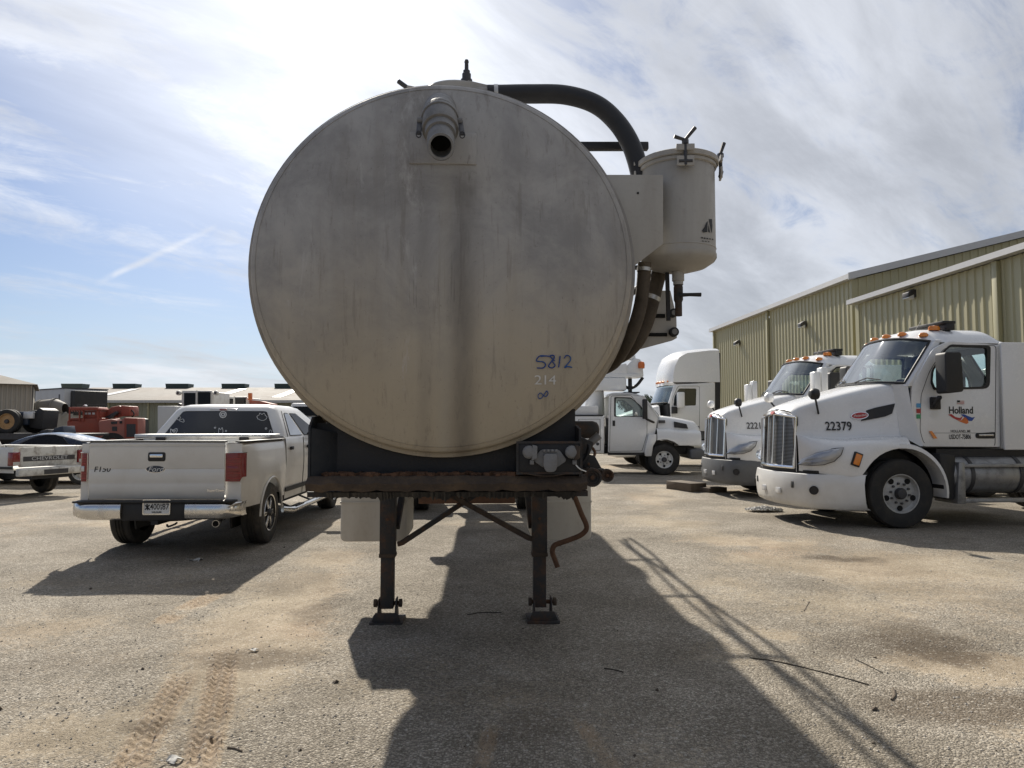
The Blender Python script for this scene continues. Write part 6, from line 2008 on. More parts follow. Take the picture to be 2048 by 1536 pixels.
# ------------------------------------------------------------------ small things on the ground to the right
q = G(1381, 984)
tb = MB().box((0, 0, 0.10), (0.46, 0.9, 0.20), 0.0).build('timber_block', 'wood', None, 0.012)
tb.location = (q.x, q.y + 0.42, 0)
tb.rotation_euler = (0, 0, 0.45)
tag(tb, 'thick weathered timber block on the gravel, left of the two', 'timber', 'timber blocks by the tractors')
q = G(1422, 985)
tb2 = MB().box((0, 0, 0.055), (0.55, 0.7, 0.11), 0.0).build('timber_block', 'wood', None, 0.012)
tb2.location = (q.x, q.y + 0.3, 0)
tb2.rotation_euler = (0, 0, 0.5)
tag(tb2, 'thin weathered timber plank end beside the thicker block', 'timber', 'timber blocks by the tractors')
c = G(1527, 1022)
rag = MB()
rr_ = random.Random(9)
def ragf(u, v):
    r = math.hypot(u, v)
    return Vector((c.x + u * 0.33, c.y + v * 0.16, 0.012 + 0.07 * max(0, 1 - r) * (0.5 + 0.5 * math.sin(u * 11 + v * 7)) + 0.02 * math.sin(u * 23 + 2) * math.cos(v * 19) + 0.015))
rag.grid(ragf, list(np.linspace(-1, 1, 34)), list(np.linspace(-1, 1, 18)))
rag.f = [f for k, f in enumerate(rag.f) if math.hypot((rag.v[f[0]].x - c.x) / 0.33, (rag.v[f[0]].y - c.y) / 0.16) < 0.75 + 0.45 * rr_.random()]
o = rag.build('crumpled_rag', 'cloth', None, solid=0.006)
tag(o, 'crumpled pale rag lying on the gravel before the white tractor', 'rag')
for nm, pts_, r_, lab in (('twig', ((1500, 1316), (1560, 1324), (1630, 1340), (1690, 1356), (1738, 1369)), 0.0042, 'long thin dark twig lying across the hose shadows'),
                          ('twig', ((1710, 1318), (1735, 1330), (1765, 1345)), 0.004, 'short dark twig right of the hose shadows'),
                          ('twig', ((1786, 1376), (1789, 1388), (1783, 1399)), 0.007, 'curved pale twig standing out by the dark wet patch'),
                          ('twig', ((1208, 1334), (1225, 1336), (1246, 1342)), 0.004, 'short dark twig in the trailer shadow'),
                          ('twig', ((1608, 1222), (1614, 1212), (1619, 1203)), 0.003, 'tiny pale straw on the gravel right of the trailer'),
                          ('twig', ((455, 1497), (470, 1498), (484, 1503)), 0.005, 'pale twig on the dirt at the lower left'),
                          ('twig', ((935, 1229), (965, 1224), (1003, 1226)), 0.004, 'thin twig between the landing legs')):
    P_ = []
    for a in pts_:
        g_ = G(*a)
        P_.append(Vector((g_.x, g_.y, ground_z(g_.x, g_.y) + r_ * 0.7)))
    o = MB().tube(smooth_path(P_, 4), [r_] * 0 or r_, 6).build(nm, 'twig' if 'pale' not in lab else 'wood', None)
    tag(o, lab, 'twig')
for px, py, sz, lab in ((345, 1525, 0.035, 'torn white paper scrap at the bottom left edge of the photo'), (393, 1121, 0.07, 'pale paper scrap in the shadow of the white pickup'), (508, 1304, 0.025, 'small pale scrap on the dirt lane between pickup and trailer')):
    c = G(px, py)
    zg = ground_z(c.x, c.y) + 0.012
    rr_ = random.Random(px)
    mb_ = MB()
    mb_.grid(lambda u, v: (c.x + sz * (u + 0.3 * v), c.y + sz * 0.8 * (v - 0.2 * u * u), zg + sz * 0.35 * math.sin(u * 2.3 + v * 3.1) * (0.5 + u * u * 0.5)), [-1, -0.6, -0.2, 0.2, 0.7, 1.0], [-1, -0.4, 0.3, 0.9])
    mb_.f = [f for f in mb_.f if rr_.random() > 0.15]
    tag(mb_.build('paper_scrap', 'cloth', None, solid=0.002), lab, 'litter', 'paper scraps on the ground')
# ------------------------------------------------------------------ white crew-cab pickup (x forward, y left; origin under the rear axle)
def hit(F, px, py, p0, n):
    e = F.i @ EYE
    d = F.i.to_3x3() @ ray(px, py)
    p0, n = Vector(p0), Vector(n)
    return e + d * ((p0 - e).dot(n) / d.dot(n))


FF = Frame((-4.135, 9.42, 0), RAD(90 + 1.8))
V = thing('pickup_truck', 'white crew-cab pickup with bed toolbox and window stickers, seen from behind', 'pickup', FF.loc, FF.rz)
fon = FF.on
ZR = 1.335
XT = -1.06


def side_ring(x, zr, lo=0.56, arch=True):
    fl = 0.03 * max(0, 1 - (x / 0.75) ** 2)
    nar = 0.05 * max(0, (-x - 0.55) / 0.5) ** 2
    ar = 0.455
    zl_ = lo
    if arch and abs(x) < ar:
        zl_ = max(lo, 0.40 + math.sqrt(ar * ar - x * x))
    w = 0.94 - nar
    pts = [(w - 0.14, zr - 0.05), (w - 0.13, zr), (w - 0.035, zr + 0.004), (w - 0.005, zr - 0.02), (w + 0.008, zr - 0.12), (w + 0.015 + fl * 0.3, 1.05), (w + 0.012 + fl, 0.93), (w + 0.004 + fl, max(0.80, zl_ + 0.02)), (w - 0.01 + fl, zl_)]
    return pts


xs_b = [XT, -1.0, -0.85, -0.7, -0.56, -0.46, -0.44, -0.40, -0.34, -0.25, -0.13, 0.0, 0.13, 0.25, 0.34, 0.40, 0.44, 0.46, 0.56, 0.65]
for s in (-1, 1):
    MB().loft([[Vector((x, s * y, z)) for y, z in side_ring(x, ZR)] for x in xs_b], False, False).build('bed_side', 'pickup_white', V, ang=50, solid=0.008)
    # flared lip round the arch
    lip = []
    for k in range(19):
        a = RAD(k * 10)
        x, z = 0.46 * math.cos(a), 0.40 + 0.46 * math.sin(a)
        lip.append(Vector((x, s * (0.94 + 0.03 * max(0, 1 - (x / 0.75) ** 2) + 0.004), z)))
    MB().tube(lip, 0.013, 6).build('arch_lip', 'pickup_white', V)
    MB().prism([(0.45 * math.cos(RAD(a)), 0.40 + 0.45 * math.sin(RAD(a))) for a in range(-20, 201, 10)], 'y', s * 0.58, s * 0.60).build('wheel_well', 'plastic_black', V)
    MB().bx(XT + 0.02, 0.62, s * 0.835, s * 0.955, ZR + 0.006, ZR + 0.022).build('bed_rail_cap', 'plastic_black', V, 0.005)
    # doors
    xs_d = [0.655, 0.8, 1.2, 1.8, 2.4, 3.0, 3.25]
    MB().loft([[Vector((x, s * y, z)) for y, z in side_ring(5, 1.385, 0.50, False)] for x in xs_d], False, False).build('cab_side', 'pickup_white', V, ang=50, solid=0.008)
    for x in (0.652, 1.62, 2.68):
        MB().tube([Vector((x, s * (y + 0.002), z)) for y, z in side_ring(5, 1.385, 0.50, False)[3:]], 0.005, 5).build('door_seam', 'dark_gap', V)
    for x in (0.86, 1.80):
        MB().bx(x - 0.03, x + 0.10, s * 0.958, s * 0.985, 1.185, 1.235).build('door_handle', 'plastic_black', V, 0.01)
    MB().bx(0.66, 3.2, s * 0.948, s * 0.958, 0.60, 0.66).build('rocker_trim', 'plastic_black', V)
    # front fender
    fr = []
    for x in (3.26, 3.35, 3.42, 3.5, 3.67, 3.87, 4.07, 4.2, 4.28, 4.32, 4.5, 4.7):
        ar, zl_ = 0.45, 0.55
        if abs(x - 3.87) < ar:
            zl_ = max(zl_, 0.40 + math.sqrt(ar * ar - (x - 3.87) ** 2))
        fr.append([Vector((x, s * y, z)) for y, z in ((0.5, 1.27 - 0.02 * (x - 3.2)), (0.88, 1.24 - 0.02 * (x - 3.2)), (0.955, 1.16), (0.985, 0.98), (0.985, max(0.8, zl_ + 0.02)), (0.975, zl_))])
    MB().loft(fr, False, False).build('front_fender', 'pickup_white', V, ang=50, solid=0.008)
    # tubular running board
    rb_ = MB().tube(smooth_path([(0.62, s * 0.93, 0.36), (0.75, s * 1.02, 0.34), (1.2, s * 1.03, 0.34), (2.8, s * 1.03, 0.34), (3.15, s * 1.0, 0.34), (3.28, s * 0.93, 0.36)], 5), 0.045, 12).build('running_board', 'chrome_dusty', V)
    for x in (1.0, 2.2):
        MB().bx(x - 0.14, x + 0.28, s * 0.985, s * 1.065, 0.378, 0.388).build('step_pad', 'plastic_black', rb_)
    for x in (0.85, 1.9, 3.0):
        MB().bar((x, s * 0.75, 0.46), (x, s * 1.0, 0.36), 0.05, 0.02).build('board_bracket', 'plastic_black', rb_)
    # wheels
    for x in (0.0, 3.87):
        wh = wheel(V, (x, s * 0.815, 0.395), 0.395, 0.265, 0.235, s, tmat='rubber_dusty', rmat='steel_dark', holes=0, bolts=6, hub=0.05)
        sp_ = MB()
        for k in range(6):
            for da in (-0.11, 0.11):
                a = 2 * PI * k / 6 + da
                o1, o2 = Vector((math.cos(a), 0, math.sin(a))), Vector((-math.sin(a), 0, math.cos(a)))
                c = Vector((x, s * (0.815 + 0.11), 0.395))
                sp_.bar(c + o1 * 0.05, c + o1 * 0.222 - Vector((0, s * 0.01, 0)), 0.026, 0.03, up=(0, 1, 0))
        sp_.build('spokes', 'chrome_dusty', wh, 0.005)
        MB().lathe([(0.05, 0.915), (0.045, 0.945), (0.001, 0.95)] if s > 0 else [(0.05, -0.915), (0.045, -0.945), (0.001, -0.95)], (x, 0, 0.395), 'y', 16).build('centre_cap', 'chrome_dusty', wh)
        MB().lathe([(0.222, s * 0.945), (0.238, s * 0.95), (0.242, s * 0.935), (0.222, s * 0.91)], (x, 0, 0.395), 'y', 36).build('rim_edge', 'chrome_dusty', wh)
    MB().bx(-0.35, 4.3, s * 0.42, s * 0.50, 0.50, 0.62).build('chassis_rail', 'frame_black', V)
# tailgate
tl, trr = fon(180, 940, 'x', XT - 0.02).y, fon(451, 940, 'x', XT - 0.02).y
tg0 = fon(300, 997, 'x', XT).z
tg = MB()
rows = [(tg0, -0.005), (tg0 + 0.02, -0.022), (tg0 + 0.16, -0.026), (tg0 + 0.185, -0.022), (tg0 + 0.20, -0.028), (tg0 + 0.33, -0.033), (tg0 + 0.345, -0.028), (tg0 + 0.36, -0.036), (tg0 + 0.60, -0.036), (tg0 + 0.64, -0.046), (ZR - 0.02, -0.046), (ZR + 0.004, -0.03), (ZR + 0.004, 0.03)]
ysg = list(np.linspace(trr + 0.003, tl - 0.003, 15))
tg.loft([[Vector((XT + dx - 0.006 * (1 - (2 * (y - trr) / (tl - trr) - 1) ** 2), y, z)) for y in ysg] for z, dx in rows], False, False)
gate = tg.build('tailgate', 'pickup_white', V, ang=40, solid=0.012)
MB().bx(XT - 0.044, XT + 0.045, trr + 0.002, tl - 0.002, ZR + 0.0045, ZR + 0.026).build('tailgate_cap', 'plastic_black', gate, 0.006)
c = fon(314, 914, 'x', XT - 0.05)
hb = MB().prism(rpoly([(c.y - 0.10, c.z - 0.05), (c.y + 0.10, c.z - 0.05), (c.y + 0.10, c.z + 0.055), (c.y - 0.10, c.z + 0.055)], 0.025), 'x', XT - 0.062, XT - 0.035).build('tailgate_handle', 'plastic_black', gate, 0.004)
MB().prism(rpoly([(c.y - 0.075, c.z - 0.005), (c.y + 0.075, c.z - 0.005), (c.y + 0.075, c.z + 0.035), (c.y - 0.075, c.z + 0.035)], 0.012), 'x', XT - 0.074, XT - 0.063).build('handle_paddle', 'chrome', hb, 0.004)
c = fon(312, 938, 'x', XT - 0.04)


def ov(cy, cz, a, b, x0, x1, name, mat, par):
    return MB().prism([(cy + a * math.cos(t), cz + b * math.sin(t)) for t in np.linspace(0, 2 * PI, 28, endpoint=False)], 'x', x0, x1).build(name, mat, par)


bdg = ov(c.y, c.z, 0.112, 0.045, XT - 0.052, XT - 0.036, 'badge', 'chrome', gate)
ov(c.y, c.z, 0.105, 0.039, XT - 0.054, XT - 0.0525, 'badge_field', 'truck_navy', bdg)
for sub in [lettering('Ford', 0.085, 'ink_white', bdg, (XT - 0.0560, c.y, c.z - 0.004), (0, -1, 0), (0, 0, 1), shear=0.35, sx=1.1, name='badge_lettering')]:
    pass
c = fon(205, 939, 'x', XT - 0.04)
lettering('F150', 0.085, 'ink_black', gate, (XT - 0.050, c.y, c.z), (0, -1, 0), (0, 0, 1), bold=0.001, shear=0.15, sx=1.15, name='model_lettering')
c = fon(431, 981, 'x', XT - 0.04)
lettering('SuperCrew', 0.038, 'chrome', gate, (XT - 0.040, c.y, c.z), (0, -1, 0), (0, 0, 1), bold=0.001, sx=1.1, name='trim_lettering')
# tail lamps
for s, (ya, yb) in ((-1, (452, 478)), (1, (177, 166))):
    q0, q1 = fon(ya, 906, 'x', XT - 0.02), fon(yb, 963, 'x', XT - 0.02)
    y_in, y_out = q0.y, (s * 0.932)
    zt3, zb3 = q0.z, q1.z
    lamp = MB()
    ring_t = [(XT - 0.028, y_in), (XT - 0.034, (y_in + y_out) / 2), (XT - 0.022, y_out - s * 0.02), (XT + 0.0, y_out + s * 0.002), (XT + 0.10, y_out + s * 0.016)]
    lamp.loft([[Vector((x, y, zb3 + (0.05 if i > 2 else 0))) for i, (x, y) in enumerate(ring_t)], [Vector((x - 0.006 if i < 3 else x, y, (zt3 + zb3) / 2)) for i, (x, y) in enumerate(ring_t)], [Vector((x, y, zt3)) for x, y in ring_t]], False, False)
    tlp = lamp.build('tail_lamp', 'lamp_red', V, ang=60, solid=0.012)
    zm = zb3 + (zt3 - zb3) * 0.45
    MB().bx(XT - 0.044, XT - 0.0395, min(y_in, y_out) + 0.03, max(y_in, y_out) - 0.025, zm - 0.03, zm + 0.03).build('reverse_lens', 'lamp_clear' if s > 0 else 'lamp_red', tlp, 0.002)
    for zq in (0.12, 0.30, 0.62, 0.80):
        MB().bx(XT - 0.0415, XT - 0.036, min(y_in, y_out) + 0.012, max(y_in, y_out) - 0.028, zb3 + (zt3 - zb3) * zq - 0.003, zb3 + (zt3 - zb3) * zq + 0.003).build('lens_rib', 'ink_red', tlp)
    edge_pts = [Vector((XT - 0.032, y_in, zb3)), Vector((XT - 0.036, y_in, zt3)), Vector((XT - 0.04, (y_in + y_out) / 2, zt3 + 0.004)), Vector((XT - 0.004, y_out + s * 0.004, zt3 + 0.004)), Vector((XT + 0.10, y_out + s * 0.018, zt3 + 0.002))]
    MB().tube(edge_pts, 0.005, 6).build('lamp_edge', 'chrome_dusty', tlp)
    MB().bx(XT - 0.004, XT + 0.05, min(y_in, y_out * 0.99), max(y_in, y_out * 0.99), 0.60, ZR - 0.01).build('corner_post', 'pickup_white', V)
# bumper: dark step pad with chrome ends
XB = XT - 0.20
zb1, zb0 = fon(300, 1004, 'x', XB).z, fon(300, 1037, 'x', XB).z
MB().bx(XB - 0.005, XT - 0.05, -0.905, 0.905, zb1 - 0.012, zb1 + 0.012).build('bumper_pad', 'plastic_black', V, 0.006)
yc0, yc1 = fon(240, 1015, 'x', XB).y, fon(369, 1015, 'x', XB).y
MB().bx(XB + 0.03, XT - 0.06, yc1 + 0.003, yc0 - 0.003, zb0 - 0.03, zb1 - 0.014).build('bumper_centre', 'plastic_black', V, 0.012)
for s, yc in ((1, yc0), (-1, yc1)):
    ch = MB()
    rg = []
    for k, y in enumerate(np.linspace(abs(yc), 0.955, 9)):
        bend = 0.11 * max(0, (y - 0.77) / 0.185) ** 2
        cut = 0.0
        lowz = zb0 - 0.02 + 0.03 * max(0, (y - 0.75) / 0.2)
        rg.append([Vector((XB + bend + dx, s * y, lowz + (zb1 - 0.014 - lowz) * t)) for t, dx in ((0, 0.05), (0.1, 0.012), (0.4, 0.0), (0.7, 0.002), (0.93, 0.012), (1.0, 0.03))])
    rg.append([Vector((p.x + 0.14, s * 0.965, p.z)) for p in rg[-1]])
    ch.loft(rg, False, False).build('bumper_end', 'chrome_dusty', V, ang=50, solid=0.006)
c = fon(313.5, 1014, 'x', XB + 0.02)
pl2 = MB().prism(rpoly([(c.y - 0.152, c.z - 0.085), (c.y + 0.152, c.z - 0.085), (c.y + 0.152, c.z + 0.085), (c.y - 0.152, c.z + 0.085)], 0.015), 'x', XB + 0.020, XB + 0.0285).build('number_plate', 'ink_white', V)
fr_o = rpoly([(c.y - 0.156, c.z - 0.089), (c.y + 0.156, c.z - 0.089), (c.y + 0.156, c.z + 0.089), (c.y - 0.156, c.z + 0.089)], 0.015)
fr_i = rpoly([(c.y - 0.145, c.z - 0.072), (c.y + 0.145, c.z - 0.072), (c.y + 0.145, c.z + 0.078), (c.y - 0.145, c.z + 0.078)], 0.015)
MB().ringpanel(fr_o, fr_i, 'x', XB + 0.010, XB + 0.019).build('plate_frame', 'chrome_dusty', pl2)
for txt, dy_, dz_, sz_ in (('400', 0.020, 0.0, 0.095), ('H', -0.052, 0.018, 0.045), ('8', -0.052, -0.018, 0.045), ('87', -0.100, 0.0, 0.095)):
    lettering(txt, sz_, 'ink_black', pl2, (XB + 0.018, c.y + dy_, c.z + dz_), (0, -1, 0), (0, 0, 1), bold=0.001, sx=0.78, name='plate_characters')
lettering('WILDLIFE', 0.026, 'ink_black', pl2, (XB + 0.018, c.y, c.z - 0.060), (0, -1, 0), (0, 0, 1), bold=0.001, name='plate_characters')
m = MB()
for a, b in (((0.13, 0.02), (0.075, -0.03)), ((0.13, -0.03), (0.08, 0.025)), ((0.11, 0.035), (0.10, -0.035))):
    m.bar((XB + 0.0178, c.y + a[0], c.z + a[1]), (XB + 0.0178, c.y + b[0], c.z + b[1]), 0.014, 0.001, up=(1, 0, 0))
m.build('plate_emblem', 'ink_black', pl2)
# hitch, exhaust, spare, underside
MB().bx(XB + 0.05, -0.4, -0.04, 0.04, 0.40, 0.48).build('hitch_receiver', 'frame_black', V)
MB().bx(XT + 0.02, XT + 0.10, -0.55, 0.55, 0.44, 0.52).build('hitch_bar', 'frame_black', V)
MB().tube(smooth_path([(XB + 0.06, -0.14, 0.40), (XB + 0.0, -0.18, 0.39), (XB + 0.02, -0.24, 0.41), (XB + 0.08, -0.24, 0.42)], 4), 0.012, 6).build('tow_loop', 'frame_black', V)
MB().tube([(-0.2, -0.52, 0.42), (-0.8, -0.58, 0.41), (-1.12, -0.66, 0.40)], 0.042, 14).build('exhaust_pipe', 'chrome_dusty', V)
MB().cyl((-1.118, -0.6589, 0.40), (-1.1235, -0.6605, 0.3998), 0.035, n=14).build('exhaust_bore', 'dark_gap', V)
MB().lathe([(0.15, -0.1), (0.37, -0.11), (0.38, 0.0), (0.37, 0.10), (0.15, 0.1)], (-0.62, 0.0, 0.52), 'z', 32).build('spare_wheel', 'rubber_dusty', V)
MB().bx(XT + 0.01, 0.62, -0.83, 0.83, 0.66, 0.70).build('bed_floor', 'pickup_white', V)
MB().bx(0.60, 0.66, -0.86, 0.86, 0.66, 1.34).build('bed_front_wall', 'pickup_white', V)
MB().cyl((0, -0.8, 0.395), (0, 0.8, 0.395), 0.06, n=12).build('rear_axle', 'frame_black', V)
MB().bx(0.7, 4.6, -0.85, 0.85, 0.44, 0.56).build('underbody', 'frame_black', V)
# cab and greenhouse
def cab_ring(z, x0, x1, hw, r=0.10):
    return [Vector((x, y, z)) for x, y in rpoly([(x0, -hw), (x1, -hw), (x1, hw), (x0, hw)], r, 5)]


ZBt = 1.385
ztop = fon(450, 809, 'x', 1.3).z
print('pickup roof', ztop)
GR = [(0.60, 0.66, 3.4, 0.93), (ZBt - 0.04, 0.66, 3.4, 0.935), (ZBt, 0.67, 3.32, 0.925), (ztop - 0.10, 0.90, 2.36, 0.735), (ztop - 0.045, 0.96, 2.26, 0.69), (ztop - 0.012, 1.06, 2.10, 0.60), (ztop, 1.2, 1.95, 0.42)]
MB().loft([cab_ring(z, a, b, w, 0.10 if z > ZBt else 0.06) for z, a, b, w in GR], True, True).build('cab', 'pickup_white', V, ang=50)
b0, b1 = GR[2], GR[3]


def gface(face, u, v, off=0.006):
    """point on a side of the greenhouse; u 0..1 along, v 0..1 up"""
    z = b0[0] * (1 - v) + b1[0] * v
    x0, x1, hw = (b0[i] * (1 - v) + b1[i] * v for i in (1, 2, 3))
    if face == 'rear':
        return Vector((x0 - off, hw * (1 - 2 * u) * 0.93, z))
    sgn = -1 if face == 'right' else 1
    return Vector((x0 + (x1 - x0) * u, sgn * (hw + off), z))


def gpatch(face, poly, r, name, mat, off=0.006, par=V):
    pts = [gface(face, u, v, off) for u, v in rpoly(poly, r)]
    return MB().add(pts, [tuple(range(len(pts)))]).build(name, mat, par)


rw = gpatch('rear', [(0.055, 0.0), (0.945, 0.0), (0.925, 0.95), (0.075, 0.95)], 0.05, 'rear_window', 'glass_tint', 0.010)
gpatch('rear', [(0.045, -0.03), (0.955, -0.03), (0.935, 0.985), (0.065, 0.985)], 0.06, 'window_seal', 'plastic_black', 0.005)
for f in ('right', 'left'):
    for k, poly in enumerate(([(0.10, 0.03), (0.345, 0.03), (0.33, 0.90), (0.20, 0.90)], [(0.40, 0.03), (0.80, 0.03), (0.74, 0.35), (0.62, 0.90), (0.39, 0.90)])):
        gpatch(f, poly, 0.03, 'door_window', 'glass_tint', 0.010)
        cen = Vector((sum(p[0] for p in poly) / len(poly), sum(p[1] for p in poly) / len(poly)))
        gpatch(f, [tuple(cen + (Vector(p) - cen) * 1.07) for p in poly], 0.03, 'window_seal', 'plastic_black', 0.005)
    gpatch(f, [(0.045, -0.02), (0.06, -0.02), (0.16, 1.0), (0.147, 1.0)], 0.002, 'cab_seam', 'dark_gap', 0.004)
nrm_f = Vector((b1[2] - b0[2], 0, b1[0] - b0[0])).cross(Vector((0, 1, 0))).normalized()
wsv = [Vector((b0[2] * (1 - v) + b1[2] * v + 0.008, y, b0[0] * (1 - v) + b1[0] * v + 0.004)) for v, y in ((0.02, -0.85), (0.02, 0.85), (0.95, 0.68), (0.95, -0.68))]
MB().add(wsv, [(0, 1, 2, 3)]).build('windscreen', 'glass_tint', V)
MB().grid(lambda u, v: (3.25 + 1.45 * u, v * (0.93 - 0.05 * u), 1.31 - 0.07 * u - 0.10 * abs(v) ** 3), [0, 0.3, 0.6, 0.85, 1.0], list(np.linspace(-1, 1, 9))).build('hood', 'pickup_white', V, solid=0.01)
MB().bx(4.60, 4.74, -0.93, 0.93, 0.62, 1.16).build('front_panel', 'pickup_white', V, 0.04)
MB().bx(4.70, 4.86, -0.96, 0.96, 0.42, 0.66).build('front_bumper', 'chrome_dusty', V, 0.03)
# third brake light
q = fon(447, 824, 'x', 0.90)
cl_ = MB().bx(0.935, 0.965, -0.20 + q.y, 0.20 + q.y, ztop - 0.075, ztop - 0.040)
cl_ = MB().box((0.918, q.y, ztop - 0.085), (0.03, 0.40, 0.032)).build('brake_light', 'lamp_clear', V, 0.008)
MB().box((0.899, q.y, ztop - 0.085), (0.01, 0.11, 0.022)).build('brake_lens', 'lamp_red', cl_, 0.003)
# mirrors
for s in (-1, 1):
    mm = MB().box((2.72, s * 1.08, 1.47), (0.10, 0.22, 0.20)).build('mirror', 'plastic_black', V, 0.04, 3)
    MB().bx(2.70, 2.80, s * 0.90, s * 1.0, 1.40, 1.45).build('mirror_arm', 'plastic_black', mm)
# toolbox across the bed
tbx = MB().bx(0.10, 0.56, -0.90, 0.90, ZR + 0.03, ZR + 0.085).build('bed_toolbox', 'alu', V, 0.008)
MB().bx(0.11, 0.55, -0.78, 0.78, 0.95, ZR + 0.03).build('toolbox_body', 'alu', tbx)
for y in (-0.55, 0.55):
    MB().bx(0.075, 0.0995, y - 0.06, y + 0.06, ZR + 0.0, ZR + 0.045).build('toolbox_latch', 'plastic_black', tbx, 0.004)
# stickers on the rear window
p0 = gface('rear', 0.5, 0.0, 0.013)
nn = (gface('rear', 0.2, 0, 0) - gface('rear', 0.8, 0, 0)).cross(gface('rear', 0.5, 1, 0) - gface('rear', 0.5, 0, 0)).normalized()


def stick(strokes, name, w=0.004, closed=True):
    m_ = MB()
    for st_ in strokes:
        pts = [hit(FF, a, b, p0, nn) for a, b in st_]
        m_.tube(smooth_path(pts + ([pts[0]] if closed else []), 4), w * 0.6, 5)
    return m_.build(name, 'ink_white', V)


def circ(cx, cy, r, n=10):
    return [(cx + r * math.cos(2 * PI * k / n), cy + r * math.sin(2 * PI * k / n)) for k in range(n)]


stick([circ(446, 829, 3.0), circ(446, 829, 6.3, 12)], 'window_sticker', 0.012)
stick([[(516, 838), (514, 833), (518, 830), (520, 826), (524, 829), (528, 826), (531, 831), (534, 834), (531, 839), (524, 841)]], 'window_sticker', 0.006)
stick([[(341, 858), (346, 860), (353, 857), (354, 863), (348, 869), (342, 866)], [(344, 860), (348, 862), (351, 860), (348, 865)]], 'window_sticker', 0.008)
stick([[(357, 831), (361, 835), (357, 840), (354, 836)], [(358, 841), (366, 838), (368, 844), (362, 843)]], 'window_sticker', 0.005)
stick([[(437, 868), (438, 856), (441, 860), (444, 855), (446, 862), (444, 868)]], 'window_sticker', 0.006)
stick([circ(430, 855.5, 1.4, 6), circ(452, 862, 1.4, 6), circ(532, 857, 1.6, 6)], 'window_sticker', 0.008)
stick([[(538, 866), (540, 860), (543, 862), (543, 867)]], 'window_sticker', 0.006)


# ------------------------------------------------------------------ helpers for things farther off
def slab(F, pts, y0, y1, name, mat, parent, bevel=0.0):
    P_ = [F.on(px, py, 'y', y0) for px, py in pts]
    return MB().prism([(p.x, p.z) for p in P_], 'y', y0, y1).build(name, mat, parent, bevel)


def frame_at(px, Y, rz=0.0):
    p = at(px, 849, Y)
    return Frame((p.x, Y, 0), rz)


# ------------------------------------------------------------------ old small white pickup at the left edge (x forward)
c = at(86, 920, 15.2)
FO = Frame((c.x, 15.4, 0), math.atan2(0.31, -0.95))
O = thing('old_pickup', 'old scuffed white small pickup with dented rear bumper at the left edge', 'pickup', FO.loc, FO.rz)
surf('scuffed_white', (0.66, 0.65, 0.60), 0.5, 0, 0.9, (0.13, 0.09, 0.06), 5.0)
MB().bx(-0.02, 0.04, -0.66, 0.66, 0.66, 1.08).build('tailgate', 'scuffed_white', O, 0.012)
MB().bx(-0.026, -0.0205, -0.60, 0.60, 0.78, 0.88).build('tailgate_band', 'steel_dark', O)
lettering('CHEVROLET', 0.105, 'lens_grey', O, (-0.029, 0.0, 0.83), (0, -1, 0), (0, 0, 1), sx=1.45, name='tailgate_lettering')
MB().bx(-0.035, -0.0205, -0.08, 0.08, 0.90, 0.95).build('tailgate_latch', 'scuffed_white', O, 0.004)
for s in (-1, 1):
    rg = []
    for x in (-0.03, 0.1, 0.5, 0.62, 0.7, 0.85, 1.0, 1.15, 1.3, 1.38, 1.5, 2.38):
        zl_ = 0.55
        if abs(x - 1.0) < 0.40:
            zl_ = max(zl_, 0.33 + math.sqrt(0.16 - (x - 1.0) ** 2) * 1.0)
        rg.append([Vector((x, s * y, z)) for y, z in ((0.68, 1.07), (0.80, 1.08), (0.83, 1.04), (0.835, 0.88), (0.83, 0.76), (0.82, max(0.68, zl_ + 0.01)), (0.80, zl_))])
    MB().loft(rg, False, False).build('bed_side', 'old_white', O, ang=50, solid=0.01)
    MB().bx(-0.03, 2.38, s * 0.832, s * 0.842, 0.63, 0.68).build('side_moulding', 'plastic_black', O)
    tl_ = MB().bx(-0.045, 0.10, s * 0.675, s * 0.843, 0.70, 0.98).build('tail_lamp', 'lamp_red', O, 0.012)
    MB().bx(-0.049, -0.0455, s * 0.69, s * 0.83, 0.715, 0.78).build('reverse_lens', 'lamp_clear', tl_)
    MB().bx(2.42, 3.9, s * 0.80, s * 0.83, 0.45, 1.05).build('cab_side', 'old_white', O, 0.02)
    for x in (1.0, 4.25):
        wheel(O, (x, s * 0.70, 0.335), 0.335, 0.22, 0.20, s, tmat='rubber_dusty', rmat='steel_dark', holes=0, bolts=5, hub=0.04)
MB().bx(-0.22, -0.10, -0.82, 0.82, 0.48, 0.64).build('rear_bumper', 'scuffed_white', O, 0.025, 3)
MB().bx(-0.228, -0.2205, -0.28, 0.28, 0.50, 0.60).build('bumper_step', 'steel_dark', O)
MB().bx(-0.1, 4.8, -0.45, 0.45, 0.40, 0.52).build('chassis', 'frame_black', O)
MB().bx(0.04, 2.38, -0.66, 0.66, 0.60, 0.64).build('bed_floor', 'old_white', O)
MB().bx(3.9, 5.0, -0.80, 0.80, 0.5, 1.02).build('hood', 'old_white', O, 0.05, 3)
MB().loft([cab_ring(1.05, 2.45, 3.95, 0.80, 0.08), cab_ring(1.50, 2.6, 3.5, 0.66, 0.08), cab_ring(1.57, 2.7, 3.35, 0.55, 0.08)], True, True).build('cab', 'old_white', O, ang=45)
MB().add([(2.465, -0.66, 1.10), (2.465, 0.66, 1.10), (2.575, 0.56, 1.46), (2.575, -0.56, 1.46)], [(0, 1, 2, 3)]).build('rear_window', 'glass_tint', O, solid=0.004)
MB().bx(3.8, 2.4, -0.79, 0.79, 0.50, 1.049).build('cab_lower', 'old_white', O)

